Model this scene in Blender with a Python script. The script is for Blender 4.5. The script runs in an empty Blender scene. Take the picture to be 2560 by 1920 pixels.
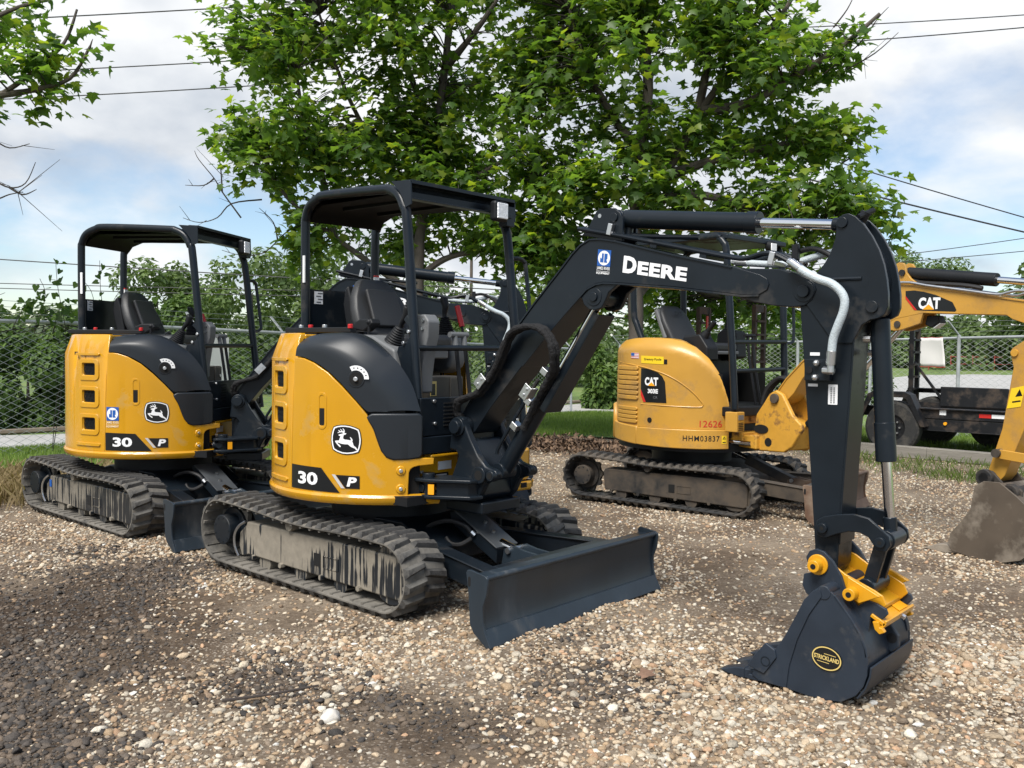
import bpy, bmesh, math, random
import numpy as np
from mathutils import Vector, Matrix, Euler
random.seed(7)
RNG = np.random.default_rng(11)
R = math.radians
scene = bpy.context.scene

# ------------------------------------------------------------------ camera
cam_d = bpy.data.cameras.new('camera'); cam = bpy.data.objects.new('camera', cam_d)
scene.collection.objects.link(cam); scene.camera = cam
YAW, PITCH, ROLL = R(130.862), R(-2.125), R(0.658)
CAM = Vector((4.5233, -4.0515, 1.455))
fw = Vector((math.cos(YAW)*math.cos(PITCH), math.sin(YAW)*math.cos(PITCH), math.sin(PITCH)))
rt = Vector((math.sin(YAW), -math.cos(YAW), 0)); up = rt.cross(fw)
r2 = rt*math.cos(ROLL)+up*math.sin(ROLL); u2 = up*math.cos(ROLL)-rt*math.sin(ROLL)
cam.matrix_world = Matrix(((r2.x, u2.x, -fw.x, CAM.x), (r2.y, u2.y, -fw.y, CAM.y), (r2.z, u2.z, -fw.z, CAM.z), (0, 0, 0, 1)))
cam_d.sensor_width = 36; cam_d.lens = 2302.14/2560*36
cam_d.clip_start = .05; cam_d.clip_end = 3000

# ------------------------------------------------------------------ sky and sun
SUN_EL, SUN_AZ = R(56), R(284)          # azimuth measured in the XY plane from +X
w = bpy.data.worlds.new('World'); scene.world = w; w.use_nodes = True
nt = w.node_tree; nt.nodes.clear()
def N(tree, typ, **kw):
    n = tree.nodes.new(typ)
    for k, v in kw.items(): setattr(n, k, v)
    return n
def L(tree, a, ao, b, bi): tree.links.new(a.outputs[ao], b.inputs[bi])
out = N(nt, 'ShaderNodeOutputWorld'); bg = N(nt, 'ShaderNodeBackground'); bg.inputs[1].default_value = .1
sky = N(nt, 'ShaderNodeTexSky', sky_type='NISHITA'); sky.sun_disc = False
sky.sun_elevation = SUN_EL; sky.sun_rotation = R(90)-SUN_AZ
sky.air_density = 1.0; sky.dust_density = .3; sky.ozone_density = 2.0
tc = N(nt, 'ShaderNodeTexCoord'); sep = N(nt, 'ShaderNodeSeparateXYZ'); L(nt, tc, 'Generated', sep, 0)
# project the view direction on a flat cloud layer
mx = N(nt, 'ShaderNodeMath', operation='MAXIMUM'); mx.inputs[1].default_value = .004; L(nt, sep, 2, mx, 0)
ad = N(nt, 'ShaderNodeMath', operation='ADD'); ad.inputs[1].default_value = .40; L(nt, mx, 0, ad, 0)
dx = N(nt, 'ShaderNodeMath', operation='DIVIDE'); dy = N(nt, 'ShaderNodeMath', operation='DIVIDE')
L(nt, sep, 0, dx, 0); L(nt, ad, 0, dx, 1); L(nt, sep, 1, dy, 0); L(nt, ad, 0, dy, 1)
cmb = N(nt, 'ShaderNodeCombineXYZ'); L(nt, dx, 0, cmb, 0); L(nt, dy, 0, cmb, 1)
mp = N(nt, 'ShaderNodeMapping'); mp.inputs['Location'].default_value = (2.25, 1.22, .4); L(nt, cmb, 0, mp, 0)
n1 = N(nt, 'ShaderNodeTexNoise'); n1.inputs['Scale'].default_value = 1.25; n1.inputs['Detail'].default_value = 10; n1.inputs['Roughness'].default_value = .52; n1.inputs['Distortion'].default_value = .15
L(nt, mp, 0, n1, 'Vector')
rmp = N(nt, 'ShaderNodeValToRGB'); rmp.color_ramp.elements[0].position = .43; rmp.color_ramp.elements[1].position = .53
L(nt, n1, 'Fac', rmp, 0)
n2 = N(nt, 'ShaderNodeTexNoise'); n2.inputs['Scale'].default_value = 2.6; n2.inputs['Detail'].default_value = 7; n2.inputs['Roughness'].default_value = .5
mp2 = N(nt, 'ShaderNodeMapping'); mp2.inputs['Location'].default_value = (7.1, 3.2, 0); L(nt, cmb, 0, mp2, 0); L(nt, mp2, 0, n2, 'Vector')
cr = N(nt, 'ShaderNodeValToRGB'); e = cr.color_ramp.elements
e[0].position = .34; e[0].color = (2.7, 3.05, 3.55, 1); e[1].position = .58; e[1].color = (5.3, 5.4, 5.5, 1)
L(nt, n2, 'Fac', cr, 0)
mix = N(nt, 'ShaderNodeMix', data_type='RGBA'); L(nt, rmp, 0, mix, 0); sk2 = N(nt, 'ShaderNodeVectorMath', operation='SCALE'); sk2.inputs['Scale'].default_value = .80; L(nt, sky, 0, sk2, 0); L(nt, sk2, 0, mix, 6); L(nt, cr, 0, mix, 7)
L(nt, mix, 2, bg, 0); L(nt, bg, 0, out, 0)
sd = bpy.data.lights.new('sun', 'SUN'); sd.energy = 3.0; sd.angle = R(28); sd.color = (1, .96, .9)
sun = bpy.data.objects.new('sun', sd); scene.collection.objects.link(sun)
sdir = Vector((math.cos(SUN_EL)*math.cos(SUN_AZ), math.cos(SUN_EL)*math.sin(SUN_AZ), math.sin(SUN_EL)))
sun.rotation_euler = sdir.to_track_quat('Z', 'Y').to_euler(); sun.location = (0, 0, 30)
vs = scene.view_settings; vs.view_transform = 'Standard'; vs.look = 'None'; vs.exposure = 0.92; vs.gamma = 1; vs.use_curve_mapping = False
scene.cycles.max_bounces = 6; scene.cycles.transparent_max_bounces = 6; scene.cycles.diffuse_bounces = 3; scene.cycles.glossy_bounces = 3

# ------------------------------------------------------------------ materials
MAT = {}
def mat(name, col, rough=.5, metal=0, spec=.5, coat=0, var=0, vscale=8, bump=0, bscale=40, dirt=None, dscale=3, damt=.5, stretch=None, trans=0):
    m = bpy.data.materials.new(name); m.use_nodes = True; t = m.node_tree; b = t.nodes['Principled BSDF']
    b.inputs['Base Color'].default_value = (*col, 1); b.inputs['Roughness'].default_value = rough; b.inputs['Metallic'].default_value = metal
    b.inputs['Specular IOR Level'].default_value = spec; b.inputs['Coat Weight'].default_value = coat; b.inputs['Coat Roughness'].default_value = .12
    tcn = N(t, 'ShaderNodeTexCoord'); mpn = N(t, 'ShaderNodeMapping'); L(t, tcn, 'Object', mpn, 0)
    if stretch: mpn.inputs['Scale'].default_value = stretch
    if var:
        nn = N(t, 'ShaderNodeTexNoise'); nn.inputs['Scale'].default_value = vscale; nn.inputs['Detail'].default_value = 6; L(t, mpn, 0, nn, 'Vector')
        rr = N(t, 'ShaderNodeMapRange'); rr.inputs[3].default_value = 1-var; rr.inputs[4].default_value = 1+var; rr.inputs[1].default_value = .3; rr.inputs[2].default_value = .7; L(t, nn, 'Fac', rr, 0)
        mm = N(t, 'ShaderNodeVectorMath', operation='SCALE'); mm.inputs[0].default_value = col; L(t, rr, 0, mm, 'Scale'); L(t, mm, 0, b, 'Base Color')
        r3 = N(t, 'ShaderNodeMapRange'); r3.inputs[3].default_value = max(.03, rough-.08); r3.inputs[4].default_value = min(1, rough+.12); L(t, nn, 'Fac', r3, 0); L(t, r3, 0, b, 'Roughness')
    if dirt:
        nn = N(t, 'ShaderNodeTexNoise'); nn.inputs['Scale'].default_value = dscale; nn.inputs['Detail'].default_value = 8; nn.inputs['Roughness'].default_value = .65; L(t, mpn, 0, nn, 'Vector')
        rr = N(t, 'ShaderNodeValToRGB'); rr.color_ramp.elements[0].position = .62-damt*.4; rr.color_ramp.elements[1].position = .74-damt*.28; L(t, nn, 'Fac', rr, 0)
        mxn = N(t, 'ShaderNodeMix', data_type='RGBA'); mxn.inputs[7].default_value = (*dirt, 1); L(t, rr, 0, mxn, 0)
        src = b.inputs['Base Color'].links
        if src: t.links.new(src[0].from_socket, mxn.inputs[6])
        else: mxn.inputs[6].default_value = (*col, 1)
        L(t, mxn, 2, b, 'Base Color')
        m2 = N(t, 'ShaderNodeMix'); m2.inputs[2].default_value = rough; m2.inputs[3].default_value = .9; L(t, rr, 0, m2, 0); L(t, m2, 0, b, 'Roughness')
    if bump:
        nb = N(t, 'ShaderNodeTexNoise'); nb.inputs['Scale'].default_value = bscale; nb.inputs['Detail'].default_value = 5; L(t, mpn, 0, nb, 'Vector')
        bp = N(t, 'ShaderNodeBump'); bp.inputs['Strength'].default_value = bump; bp.inputs['Distance'].default_value = .01; L(t, nb, 'Fac', bp, 'Height'); L(t, bp, 0, b, 'Normal')
    MAT[name] = m; return m
mat('steel_paint', (.0085, .0125, .0175), .30, spec=.28, var=.18, vscale=5, dirt=(.05, .047, .043), dscale=2.2, damt=.10)
mat('bucket_paint', (.020, .028, .041), .44, spec=.32, var=.18, vscale=7, dirt=(.06, .06, .06), dscale=5, damt=.22)
mat('blade_paint', (.021, .031, .042), .34, spec=.42, var=.2, vscale=5, dirt=(.07, .077, .083), dscale=5, damt=.20, stretch=(1, 1, .25))
mat('hood_plastic', (.0125, .0160, .0205), .38, spec=.42, var=.08, vscale=3)
mat('black_plastic', (.009, .010, .012), .5, spec=.3, var=.1)
mat('matte_black', (.004, .0045, .005), .6, spec=.12)
mat('seat_vinyl', (.024, .025, .027), .5, bump=.15, bscale=220)
mat('grey_plastic', (.13, .135, .14), .5, var=.06)
mat('brown_panel', (.07, .064, .055), .5, var=.1)
mat('yellow_paint', (.55, .27, .007), .24, coat=.5, var=.05, vscale=4, dirt=(.46, .27, .055), dscale=6, damt=.14, bump=.03, bscale=5)
mat('coupler_yellow', (.58, .275, .007), .34, coat=.2, var=.06)
mat('dealer_yellow', (.50, .265, .040), .36, coat=.12, var=.08, vscale=3, dirt=(.34, .19, .05), dscale=3.5, damt=.25, bump=.12, bscale=7)
mat('worn_yellow', (.56, .29, .035), .5, var=.12, vscale=9, dirt=(.13, .06, .025), dscale=9, damt=.22)
mat('rubber', (.030, .029, .028), .75, var=.2, vscale=20, dirt=(.105, .100, .090), dscale=5, damt=.42, bump=.3, bscale=60)
mat('rubber_old', (.022, .022, .022), .8, var=.2, vscale=20, dirt=(.10, .085, .068), dscale=2.2, damt=.40, bump=.3, bscale=50)
mat('rubber_dusty', (.05, .047, .042), .85, var=.2, vscale=20, dirt=(.15, .138, .118), dscale=4, damt=.66, bump=.3, bscale=50)
def mud_mat(name, mud, lo, hi):
    m = mat(name, mud, .9, var=.12, vscale=30); t = m.node_tree; b = t.nodes['Principled BSDF']; tcn = N(t, 'ShaderNodeTexCoord')
    def nz(sc, det):
        mp_ = N(t, 'ShaderNodeMapping'); mp_.inputs['Scale'].default_value = sc; L(t, tcn, 'Object', mp_, 0); n = N(t, 'ShaderNodeTexNoise'); n.inputs['Scale'].default_value = 1; n.inputs['Detail'].default_value = det; L(t, mp_, 0, n, 'Vector'); return n
    st, lw = nz((46, 3, 2.2), 4), nz((3.6, 1, 2.5), 3)
    th = N(t, 'ShaderNodeMapRange'); th.inputs[1].default_value = .36; th.inputs[2].default_value = .64; th.inputs[3].default_value = lo; th.inputs[4].default_value = hi; L(t, lw, 'Fac', th, 0)
    sb = N(t, 'ShaderNodeMath', operation='SUBTRACT'); L(t, st, 'Fac', sb, 0); L(t, th, 0, sb, 1)
    fc = N(t, 'ShaderNodeMapRange'); fc.inputs[1].default_value = -.03; fc.inputs[2].default_value = .03; L(t, sb, 0, fc, 0)
    src = b.inputs['Base Color'].links[0].from_socket; mx_ = N(t, 'ShaderNodeMix', data_type='RGBA'); mx_.inputs[6].default_value = (.010, .013, .017, 1); t.links.new(src, mx_.inputs[7]); L(t, fc, 0, mx_, 0); L(t, mx_, 2, b, 'Base Color')
    r_ = N(t, 'ShaderNodeMix'); r_.inputs[2].default_value = .4; r_.inputs[3].default_value = .92; L(t, fc, 0, r_, 0); L(t, r_, 0, b, 'Roughness')
mud_mat('mud_frame', (.22, .195, .155), .14, .55); mud_mat('mud_frame_dark', (.17, .152, .122), .36, .60)
mat('old_frame', (.014, .015, .016), .55, dirt=(.075, .058, .042), dscale=3, damt=.6)
mat('rusty_blade', (.10, .055, .033), .6, var=.25, vscale=4, dirt=(.20, .15, .11), dscale=3, damt=.5)
mat('worn_bucket', (.085, .067, .050), .55, var=.2, vscale=4, dirt=(.29, .25, .20), dscale=2.2, damt=.50)
mat('chrome', (.82, .83, .84), .10, metal=1)
mat('zinc', (.62, .63, .64), .34, metal=1, var=.1)
mat('hose_silver', (.44, .50, .53), .45, var=.06, bump=.4, bscale=160)
mat('hose_rubber', (.012, .012, .013), .6)
mat('hose_sleeve', (.006, .006, .007), .85, bump=1.0, bscale=55)
mat('white_decal', (.80, .81, .82), .4)
mat('cream_decal', (.78, .66, .45), .4)
mat('black_decal', (.008, .009, .010), .3)
mat('blue_decal', (.012, .09, .36), .35)
mat('red_decal', (.52, .02, .015), .4)
mat('gold_decal', (.62, .47, .16), .4)
mat('silver_decal', (.5, .5, .5), .35)
mat('orange_decal', (.85, .36, .01), .4)
mat('yellow_decal', (.80, .55, .02), .4)
mat('red_plastic', (.50, .012, .014), .4)
mat('faded_red', (.28, .04, .035), .7)
mat('hollow_black', (.002, .002, .002), .9)
mat('lamp_glass', (.75, .76, .78), .12, spec=.8, bump=.6, bscale=90)
mat('galvanised', (.40, .42, .43), .5, metal=.2, var=.12)
mat('fence_wire', (.46, .48, .48), .55)
mat('tyre', (.022, .022, .022), .8, dirt=(.08, .072, .06), dscale=4, damt=.35, bump=.3, bscale=30)
mat('steel_plate', (.055, .06, .065), .32, var=.15)
mat('trailer_paint', (.008, .009, .011), .5, spec=.3, var=.2, dirt=(.06, .045, .035), dscale=4, damt=.28)
mat('rusty_ramp', (.045, .030, .024), .7, var=.3, dirt=(.10, .055, .04), dscale=6, damt=.45)
mat('concrete', (.34, .33, .31), .85, var=.15, vscale=3, bump=.4, bscale=30)
mat('road_concrete', (.36, .355, .34), .9, var=.10, vscale=1.5, bump=.2, bscale=30)
mat('kerb_old', (.20, .16, .12), .9, var=.3, vscale=2)
mat('timber', (.20, .185, .16), .9, var=.25, vscale=4, bump=.5, bscale=25, stretch=(.3, 4, 4))
mat('pole_concrete', (.42, .41, .38), .85, var=.1)
mat('pole_wood', (.10, .08, .065), .9, var=.2)
mat('cable', (.02, .021, .023), .6)
mat('banner', (.78, .76, .74), .7, var=.05, vscale=2)
mat('dry_leaf', (.17, .10, .065), .8, var=.3, vscale=30)
mat('stick_wood', (.045, .035, .03), .85, var=.2)
mat('pale_stone', (.52, .49, .44), .8, var=.2, bump=.5, bscale=30)

def attr_mat(name, attr, rough=.7, trans=0.0, rnd=.0, typ='GEOMETRY', bump=0, tint=None, spec=.35):
    m = bpy.data.materials.new(name); m.use_nodes = True; t = m.node_tree; b = t.nodes['Principled BSDF']
    a = N(t, 'ShaderNodeAttribute'); a.attribute_name = attr; a.attribute_type = typ
    b.inputs['Roughness'].default_value = rough; b.inputs['Specular IOR Level'].default_value = spec
    L(t, a, 'Color', b, 'Base Color')
    if bump:
        tcn = N(t, 'ShaderNodeTexCoord'); nb = N(t, 'ShaderNodeTexNoise'); nb.inputs['Scale'].default_value = 3; nb.inputs['Detail'].default_value = 6; L(t, tcn, 'Object', nb, 'Vector')
        mr = N(t, 'ShaderNodeMapRange'); mr.inputs[1].default_value = .25; mr.inputs[2].default_value = .75; mr.inputs[3].default_value = .72; mr.inputs[4].default_value = 1.28; L(t, nb, 'Fac', mr, 0)
        sc = N(t, 'ShaderNodeVectorMath', operation='SCALE'); L(t, a, 'Color', sc, 0); L(t, mr, 0, sc, 'Scale'); L(t, sc, 0, b, 'Base Color')
        bp = N(t, 'ShaderNodeBump'); bp.inputs['Strength'].default_value = bump; bp.inputs['Distance'].default_value = .2; L(t, nb, 'Fac', bp, 'Height'); L(t, bp, 0, b, 'Normal')
    if trans:
        o = t.nodes['Material Output']; tr = N(t, 'ShaderNodeBsdfTranslucent'); ms = N(t, 'ShaderNodeMixShader'); ms.inputs[0].default_value = trans
        mul = N(t, 'ShaderNodeVectorMath', operation='MULTIPLY'); mul.inputs[1].default_value = tint or (1.5, 1.6, .7); L(t, a, 'Color', mul, 0); L(t, mul, 0, tr, 'Color')
        L(t, b, 0, ms, 1); L(t, tr, 0, ms, 2); L(t, ms, 0, o, 0)
    MAT[name] = m; return m
attr_mat('leaf', 'col', .42, trans=.55, spec=.4, tint=(1.9, 1.9, .7))
attr_mat('far_leaf', 'col', .6, trans=.3)
attr_mat('grass_blade', 'col', .6, trans=.25)
attr_mat('pebble', 'col', .72, typ='INSTANCER', bump=.25, spec=.25)
attr_mat('debris', 'col', .85)

def bark_mat():
    m = mat('bark', (.085, .072, .060), .9, var=.35, vscale=7, bump=.8, bscale=25, stretch=(1, 1, .3)); return m
bark_mat()
mat('twig', (.05, .042, .036), .9, var=.2)

# ------------------------------------------------------------------ object helpers
COL = scene.collection
def link(name, me, parent=None, m=None):
    o = bpy.data.objects.new(name, me); COL.objects.link(o)
    if m is not None: me.materials.append(MAT[m] if isinstance(m, str) else m)
    if parent is not None: o.parent = parent
    return o
def tag(o, label=None, cat=None, group=None, kind=None):
    if label: o['label'] = label
    if cat: o['category'] = cat
    if group: o['group'] = group
    if kind: o['kind'] = kind
    return o
def empty(name, loc=(0, 0, 0), rz=0):
    o = bpy.data.objects.new(name, None); COL.objects.link(o); o.location = loc; o.rotation_euler = (0, 0, rz); o.empty_display_size = .1; return o
def crom(pts, k=6, closed=False):
    P = [Vector(p) for p in pts]; n = len(P); o = []
    for i in range(n if closed else n-1):
        p1, p2 = P[i], P[(i+1) % n]
        p0 = P[i-1] if (i > 0 or closed) else p1; p3 = P[(i+2) % n] if (i+2 < n or closed) else p2
        for j in range(k):
            t = j/k; o.append(.5*((2*p1)+(p2-p0)*t+(2*p0-5*p1+4*p2-p3)*t*t+(3*p1-p0-3*p2+p3)*t**3))
    if not closed: o.append(P[-1])
    return o
class B:
    """collects shapes into one mesh"""
    def __init__(s): s.bm = bmesh.new()
    def box(s, c, d, rot=None, taper=None):
        g = bmesh.ops.create_cube(s.bm, size=1)['verts']
        for v in g:
            if taper and v.co.z > 0: v.co.x *= taper[0]; v.co.y *= taper[1]
            v.co = Vector((v.co.x*d[0], v.co.y*d[1], v.co.z*d[2]))
            if rot: v.co = Euler(rot).to_matrix() @ v.co
            v.co += Vector(c)
        return s
    def beam(s, p0, p1, wy, h, upv=(0, 0, 1)):
        p0, p1 = Vector(p0), Vector(p1); d = p1-p0; z = d.normalized(); x = Vector(upv).cross(z)
        if x.length < 1e-3: x = Vector((1, 0, 0)).cross(z)
        x.normalize(); y = z.cross(x)
        M = Matrix((x, y, z)).transposed()
        for v in bmesh.ops.create_cube(s.bm, size=1)['verts']: v.co = M @ Vector((v.co.x*wy, v.co.y*h, v.co.z*d.length))+(p0+p1)/2
        return s
    def cyl(s, p0, p1, r, n=20, r2=None):
        p0, p1 = Vector(p0), Vector(p1); d = p1-p0; q = d.to_track_quat('Z', 'Y').to_matrix()
        g = bmesh.ops.create_cone(s.bm, cap_ends=True, segments=n, radius1=r, radius2=r if r2 is None else r2, depth=d.length)['verts']
        for v in g: v.co = q @ v.co+(p0+p1)/2
        return s
    def sph(s, c, r, n=10, sc=(1, 1, 1)):
        g = bmesh.ops.create_uvsphere(s.bm, u_segments=n*2, v_segments=n, radius=r)['verts']
        for v in g: v.co = Vector((v.co.x*sc[0], v.co.y*sc[1], v.co.z*sc[2]))+Vector(c)
        return s
    def tube(s, pts, r, n=8, smooth=0, r2=None, rs=None):
        P = crom(pts, smooth) if smooth else [Vector(p) for p in pts]
        rings = []; ref = None; m = len(P)
        for i, p in enumerate(P):
            d = (P[min(i+1, m-1)]-P[max(i-1, 0)]).normalized()
            if ref is None:
                ref = d.orthogonal().normalized()
            ref = (ref-d*ref.dot(d)).normalized(); b = d.cross(ref)
            rr = rs[i] if rs else (r if r2 is None else r+(r2-r)*i/(m-1))
            rings.append([s.bm.verts.new(p+(ref*math.cos(a)+b*math.sin(a))*rr) for a in [2*math.pi*k/n for k in range(n)]])
        for a, b in zip(rings, rings[1:]):
            for k in range(n): s.bm.faces.new((a[k], a[(k+1) % n], b[(k+1) % n], b[k]))
        s.bm.faces.new(rings[0][::-1]); s.bm.faces.new(rings[-1]); return s
    def prism(s, pts, y0, y1):
        a = [s.bm.verts.new((p[0], y0, p[1])) for p in pts]; b = [s.bm.verts.new((p[0], y1, p[1])) for p in pts]
        s.bm.faces.new(a); s.bm.faces.new(b[::-1]); n = len(pts)
        for i in range(n): s.bm.faces.new((a[i], b[i], b[(i+1) % n], a[(i+1) % n]))
        return s
    def prismz(s, pts, z0, z1):
        a = [s.bm.verts.new((p[0], p[1], z0)) for p in pts]; b = [s.bm.verts.new((p[0], p[1], z1)) for p in pts]
        s.bm.faces.new(a); s.bm.faces.new(b[::-1]); n = len(pts)
        for i in range(n): s.bm.faces.new((a[i], b[i], b[(i+1) % n], a[(i+1) % n]))
        return s
    def loft(s, rows, closed=False):
        V = [[s.bm.verts.new(p) for p in r] for r in rows]
        for a, b in zip(V, V[1:]):
            n = len(a)
            for k in range(n if closed else n-1): s.bm.faces.new((a[k], a[(k+1) % n], b[(k+1) % n], b[k]))
        return s
    def obj(s, name, m, parent=None, bevel=0, seg=2, ang=35, flat=False, xf=None):
        bmesh.ops.recalc_face_normals(s.bm, faces=s.bm.faces)
        if xf is not None: bmesh.ops.transform(s.bm, matrix=xf, verts=s.bm.verts)
        me = bpy.data.meshes.new(name); s.bm.to_mesh(me); s.bm.free()
        if not flat:
            me.shade_smooth()
            if not bevel: me.set_sharp_from_angle(angle=R(ang))
        o = link(name, me, parent, m)
        if bevel:
            md = o.modifiers.new('bevel', 'BEVEL'); md.width = bevel; md.segments = seg; md.limit_method = 'ANGLE'; md.angle_limit = R(ang); md.harden_normals = True; md.use_clamp_overlap = True
        return o
def arc(cx, cz, r, a0, a1, n): return [(cx+r*math.cos(R(a0+(a1-a0)*i/n)), cz+r*math.sin(R(a0+(a1-a0)*i/n))) for i in range(n+1)]
def rrect(u0, v0, u1, v1, r, n=4, ru=None):
    ru = ru or r; o = []
    for cx, cy, a in ((u1-ru, v1-r, 0), (u0+ru, v1-r, 90), (u0+ru, v0+r, 180), (u1-ru, v0+r, 270)):
        for i in range(n+1): t = R(a+90*i/n); o.append((cx+ru*math.cos(t), cy+r*math.sin(t)))
    return o

# 2D shapes that are laid on curved or flat surfaces --------------------------------
def fill2d(loops):
    bm = bmesh.new(); ed = []
    for lp in loops:
        vs_ = [bm.verts.new((p[0], p[1], 0)) for p in lp]
        for i in range(len(vs_)): ed.append(bm.edges.new((vs_[i], vs_[(i+1) % len(vs_)])))
    bmesh.ops.triangle_fill(bm, use_beauty=True, edges=ed)
    return bm
def text2d(s, size=1, bold=0, xs=1, shear=0, align='CENTER', spacing=1.0):
    cu = bpy.data.curves.new('txt', 'FONT'); cu.body = s; cu.size = size; cu.offset = bold; cu.shear = shear; cu.align_x = align; cu.align_y = 'CENTER'; cu.resolution_u = 3; cu.space_character = spacing
    o = bpy.data.objects.new('txt', cu); COL.objects.link(o); dg = bpy.context.evaluated_depsgraph_get(); me = bpy.data.meshes.new_from_object(o.evaluated_get(dg))
    bm = bmesh.new(); bm.from_mesh(me); bmesh.ops.remove_doubles(bm, verts=bm.verts, dist=1e-5)
    for v in bm.verts: v.co.x *= xs
    bpy.data.objects.remove(o); bpy.data.curves.remove(cu); bpy.data.meshes.remove(me); return bm
def fit2d(bm, x0, y0, x1, y1):
    xs = [v.co.x for v in bm.verts]; ys = [v.co.y for v in bm.verts]; a, b, c, d = min(xs), max(xs), min(ys), max(ys)
    for v in bm.verts: v.co.x = x0+(v.co.x-a)/(b-a)*(x1-x0); v.co.y = y0+(v.co.y-c)/(d-c)*(y1-y0)
    return bm
def wrap(bm, name, m, parent, rad, depth=0, step=4.0, bevel=0, xf=None):
    """(theta degrees, z) -> cylinder of radius rad round the z axis; the edge is rounded (bevel) and turned inwards (depth)"""
    xs = [v.co.x for v in bm.verts]; lo, hi = min(xs), max(xs)
    k = math.ceil(lo/step)*step
    while k < hi:
        bmesh.ops.bisect_plane(bm, geom=bm.verts[:]+bm.edges[:]+bm.faces[:], plane_co=(k, 0, 0), plane_no=(1, 0, 0)); k += step
    for f in bm.faces:
        f.normal_update()
        if f.normal.z < 0: f.normal_flip()
    rf = rad if callable(rad) else (lambda t, z: rad)
    r0 = rf((lo+hi)/2, bm.verts[:][0].co.y); KU = R(1)*r0
    bm.verts.index_update()
    V2 = [(v.co.x, v.co.y) for v in bm.verts]; faces = [[v.index for v in f.verts] for f in bm.faces]
    def base(t, z):
        e = .004; sl = (rf(t, z+e)-rf(t, z-e))/(2*e); er = Vector((math.cos(R(t)), math.sin(R(t)), 0)); n = (er-Vector((0, 0, sl))).normalized(); return er, n
    pos, nor = [], []
    for t, z in V2:
        er, n = base(t, z); pos.append(er*rf(t, z)+Vector((0, 0, z))); nor.append(n)
    if depth:
        lat = {}; bed = []
        for e in bm.edges:
            if e.is_boundary:
                l = e.link_loops[0]; a_, c_ = l.vert, l.link_loop_next.vert; d = Vector(((c_.co.x-a_.co.x)*KU, c_.co.y-a_.co.y)); bed.append((a_.index, c_.index))
                if d.length > 1e-9:
                    o = Vector((d.y, -d.x)).normalized()
                    for q in (a_.index, c_.index): lat[q] = lat.get(q, Vector((0, 0)))+o
        bw = bevel or .0004; rings = [(bw*math.sin(R(q)), bw*(1-math.cos(R(q))), R(q)) for q in ((30, 60, 90) if bevel else (90,))]+[(bw, depth, R(90))]
        if not bevel: rings = [(0, 0, R(90)), (0, depth, R(90))]
        prev = {q: q for q in lat}
        for off, dp, an in rings:
            cur = {}
            for q, o in lat.items():
                o = o.normalized() if o.length > 1e-6 else Vector((0, 1)); t = V2[q][0]+o.x*off/KU; z = V2[q][1]+o.y*off
                er, n = base(*V2[q]); et = Vector((-math.sin(R(t)), math.cos(R(t)), 0)); l3 = et*o.x+Vector((0, 0, o.y))
                er2 = Vector((math.cos(R(t)), math.sin(R(t)), 0)); cur[q] = len(pos)
                pos.append(er2*(rf(*V2[q])-dp)+Vector((0, 0, z))); nor.append((n*math.cos(an)+l3*math.sin(an)).normalized())
            for a_, c_ in bed: faces.append([prev[c_], prev[a_], cur[a_], cur[c_]])
            prev = cur
    bm.free()
    if xf is not None: pos = [xf @ p for p in pos]
    me = bpy.data.meshes.new(name); me.from_pydata(pos, [], faces); me.shade_smooth(); me.normals_split_custom_set_from_vertices(nor)
    return link(name, me, parent, m)
def lay(bm, name, m, parent, org, ux, uy, xf=None):
    """flat decal: (u, v) -> org + u*ux + v*uy"""
    org, ux, uy = Vector(org), Vector(ux), Vector(uy)
    for v in bm.verts: v.co = org+ux*v.co.x+uy*v.co.y
    n = ux.cross(uy)
    for f in bm.faces:
        f.normal_update()
        if f.normal.dot(n) < 0: f.normal_flip()
    if xf is not None: bmesh.ops.transform(bm, matrix=xf, verts=bm.verts)
    me = bpy.data.meshes.new(name); bm.to_mesh(me); bm.free(); return link(name, me, parent, m)

# ------------------------------------------------------------------ ground shape
def sstep(a, b, x):
    t = np.clip((x-a)/(b-a), 0, 1); return t*t*(3-2*t)
def vnoise(x, y, s, seed=0):
    r = np.zeros_like(x, dtype=float); rg = np.random.default_rng(seed)
    for i in range(5):
        a = rg.uniform(0, 6.28); f = s*rg.uniform(.6, 1.6); p = rg.uniform(0, 6.28); q = rg.uniform(0, 6.28); b = rg.uniform(0, 6.28); g = s*rg.uniform(.5, 1.4)
        r += np.sin((x*math.cos(a)+y*math.sin(a))*f+p+1.3*np.sin((x*math.cos(b)+y*math.sin(b))*g+q))
    return r/5
def gz(x, y):
    x = np.asarray(x, float); y = np.asarray(y, float)
    z = -.05*sstep(1.8, 3.6, y)*(1-sstep(9, 12, y)*.0)
    z = z-.20*sstep(0, 1, (-x-8.4)/2.0)
    z = z-.15*sstep(12.5, 18, y)*(1-sstep(0, 1, (-x-8.4)/2.0))
    return z+.02*(np.clip(y, 18, 60)-18)
def gz1(x, y): return float(gz(np.array([x]), np.array([y]))[0])

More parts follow.
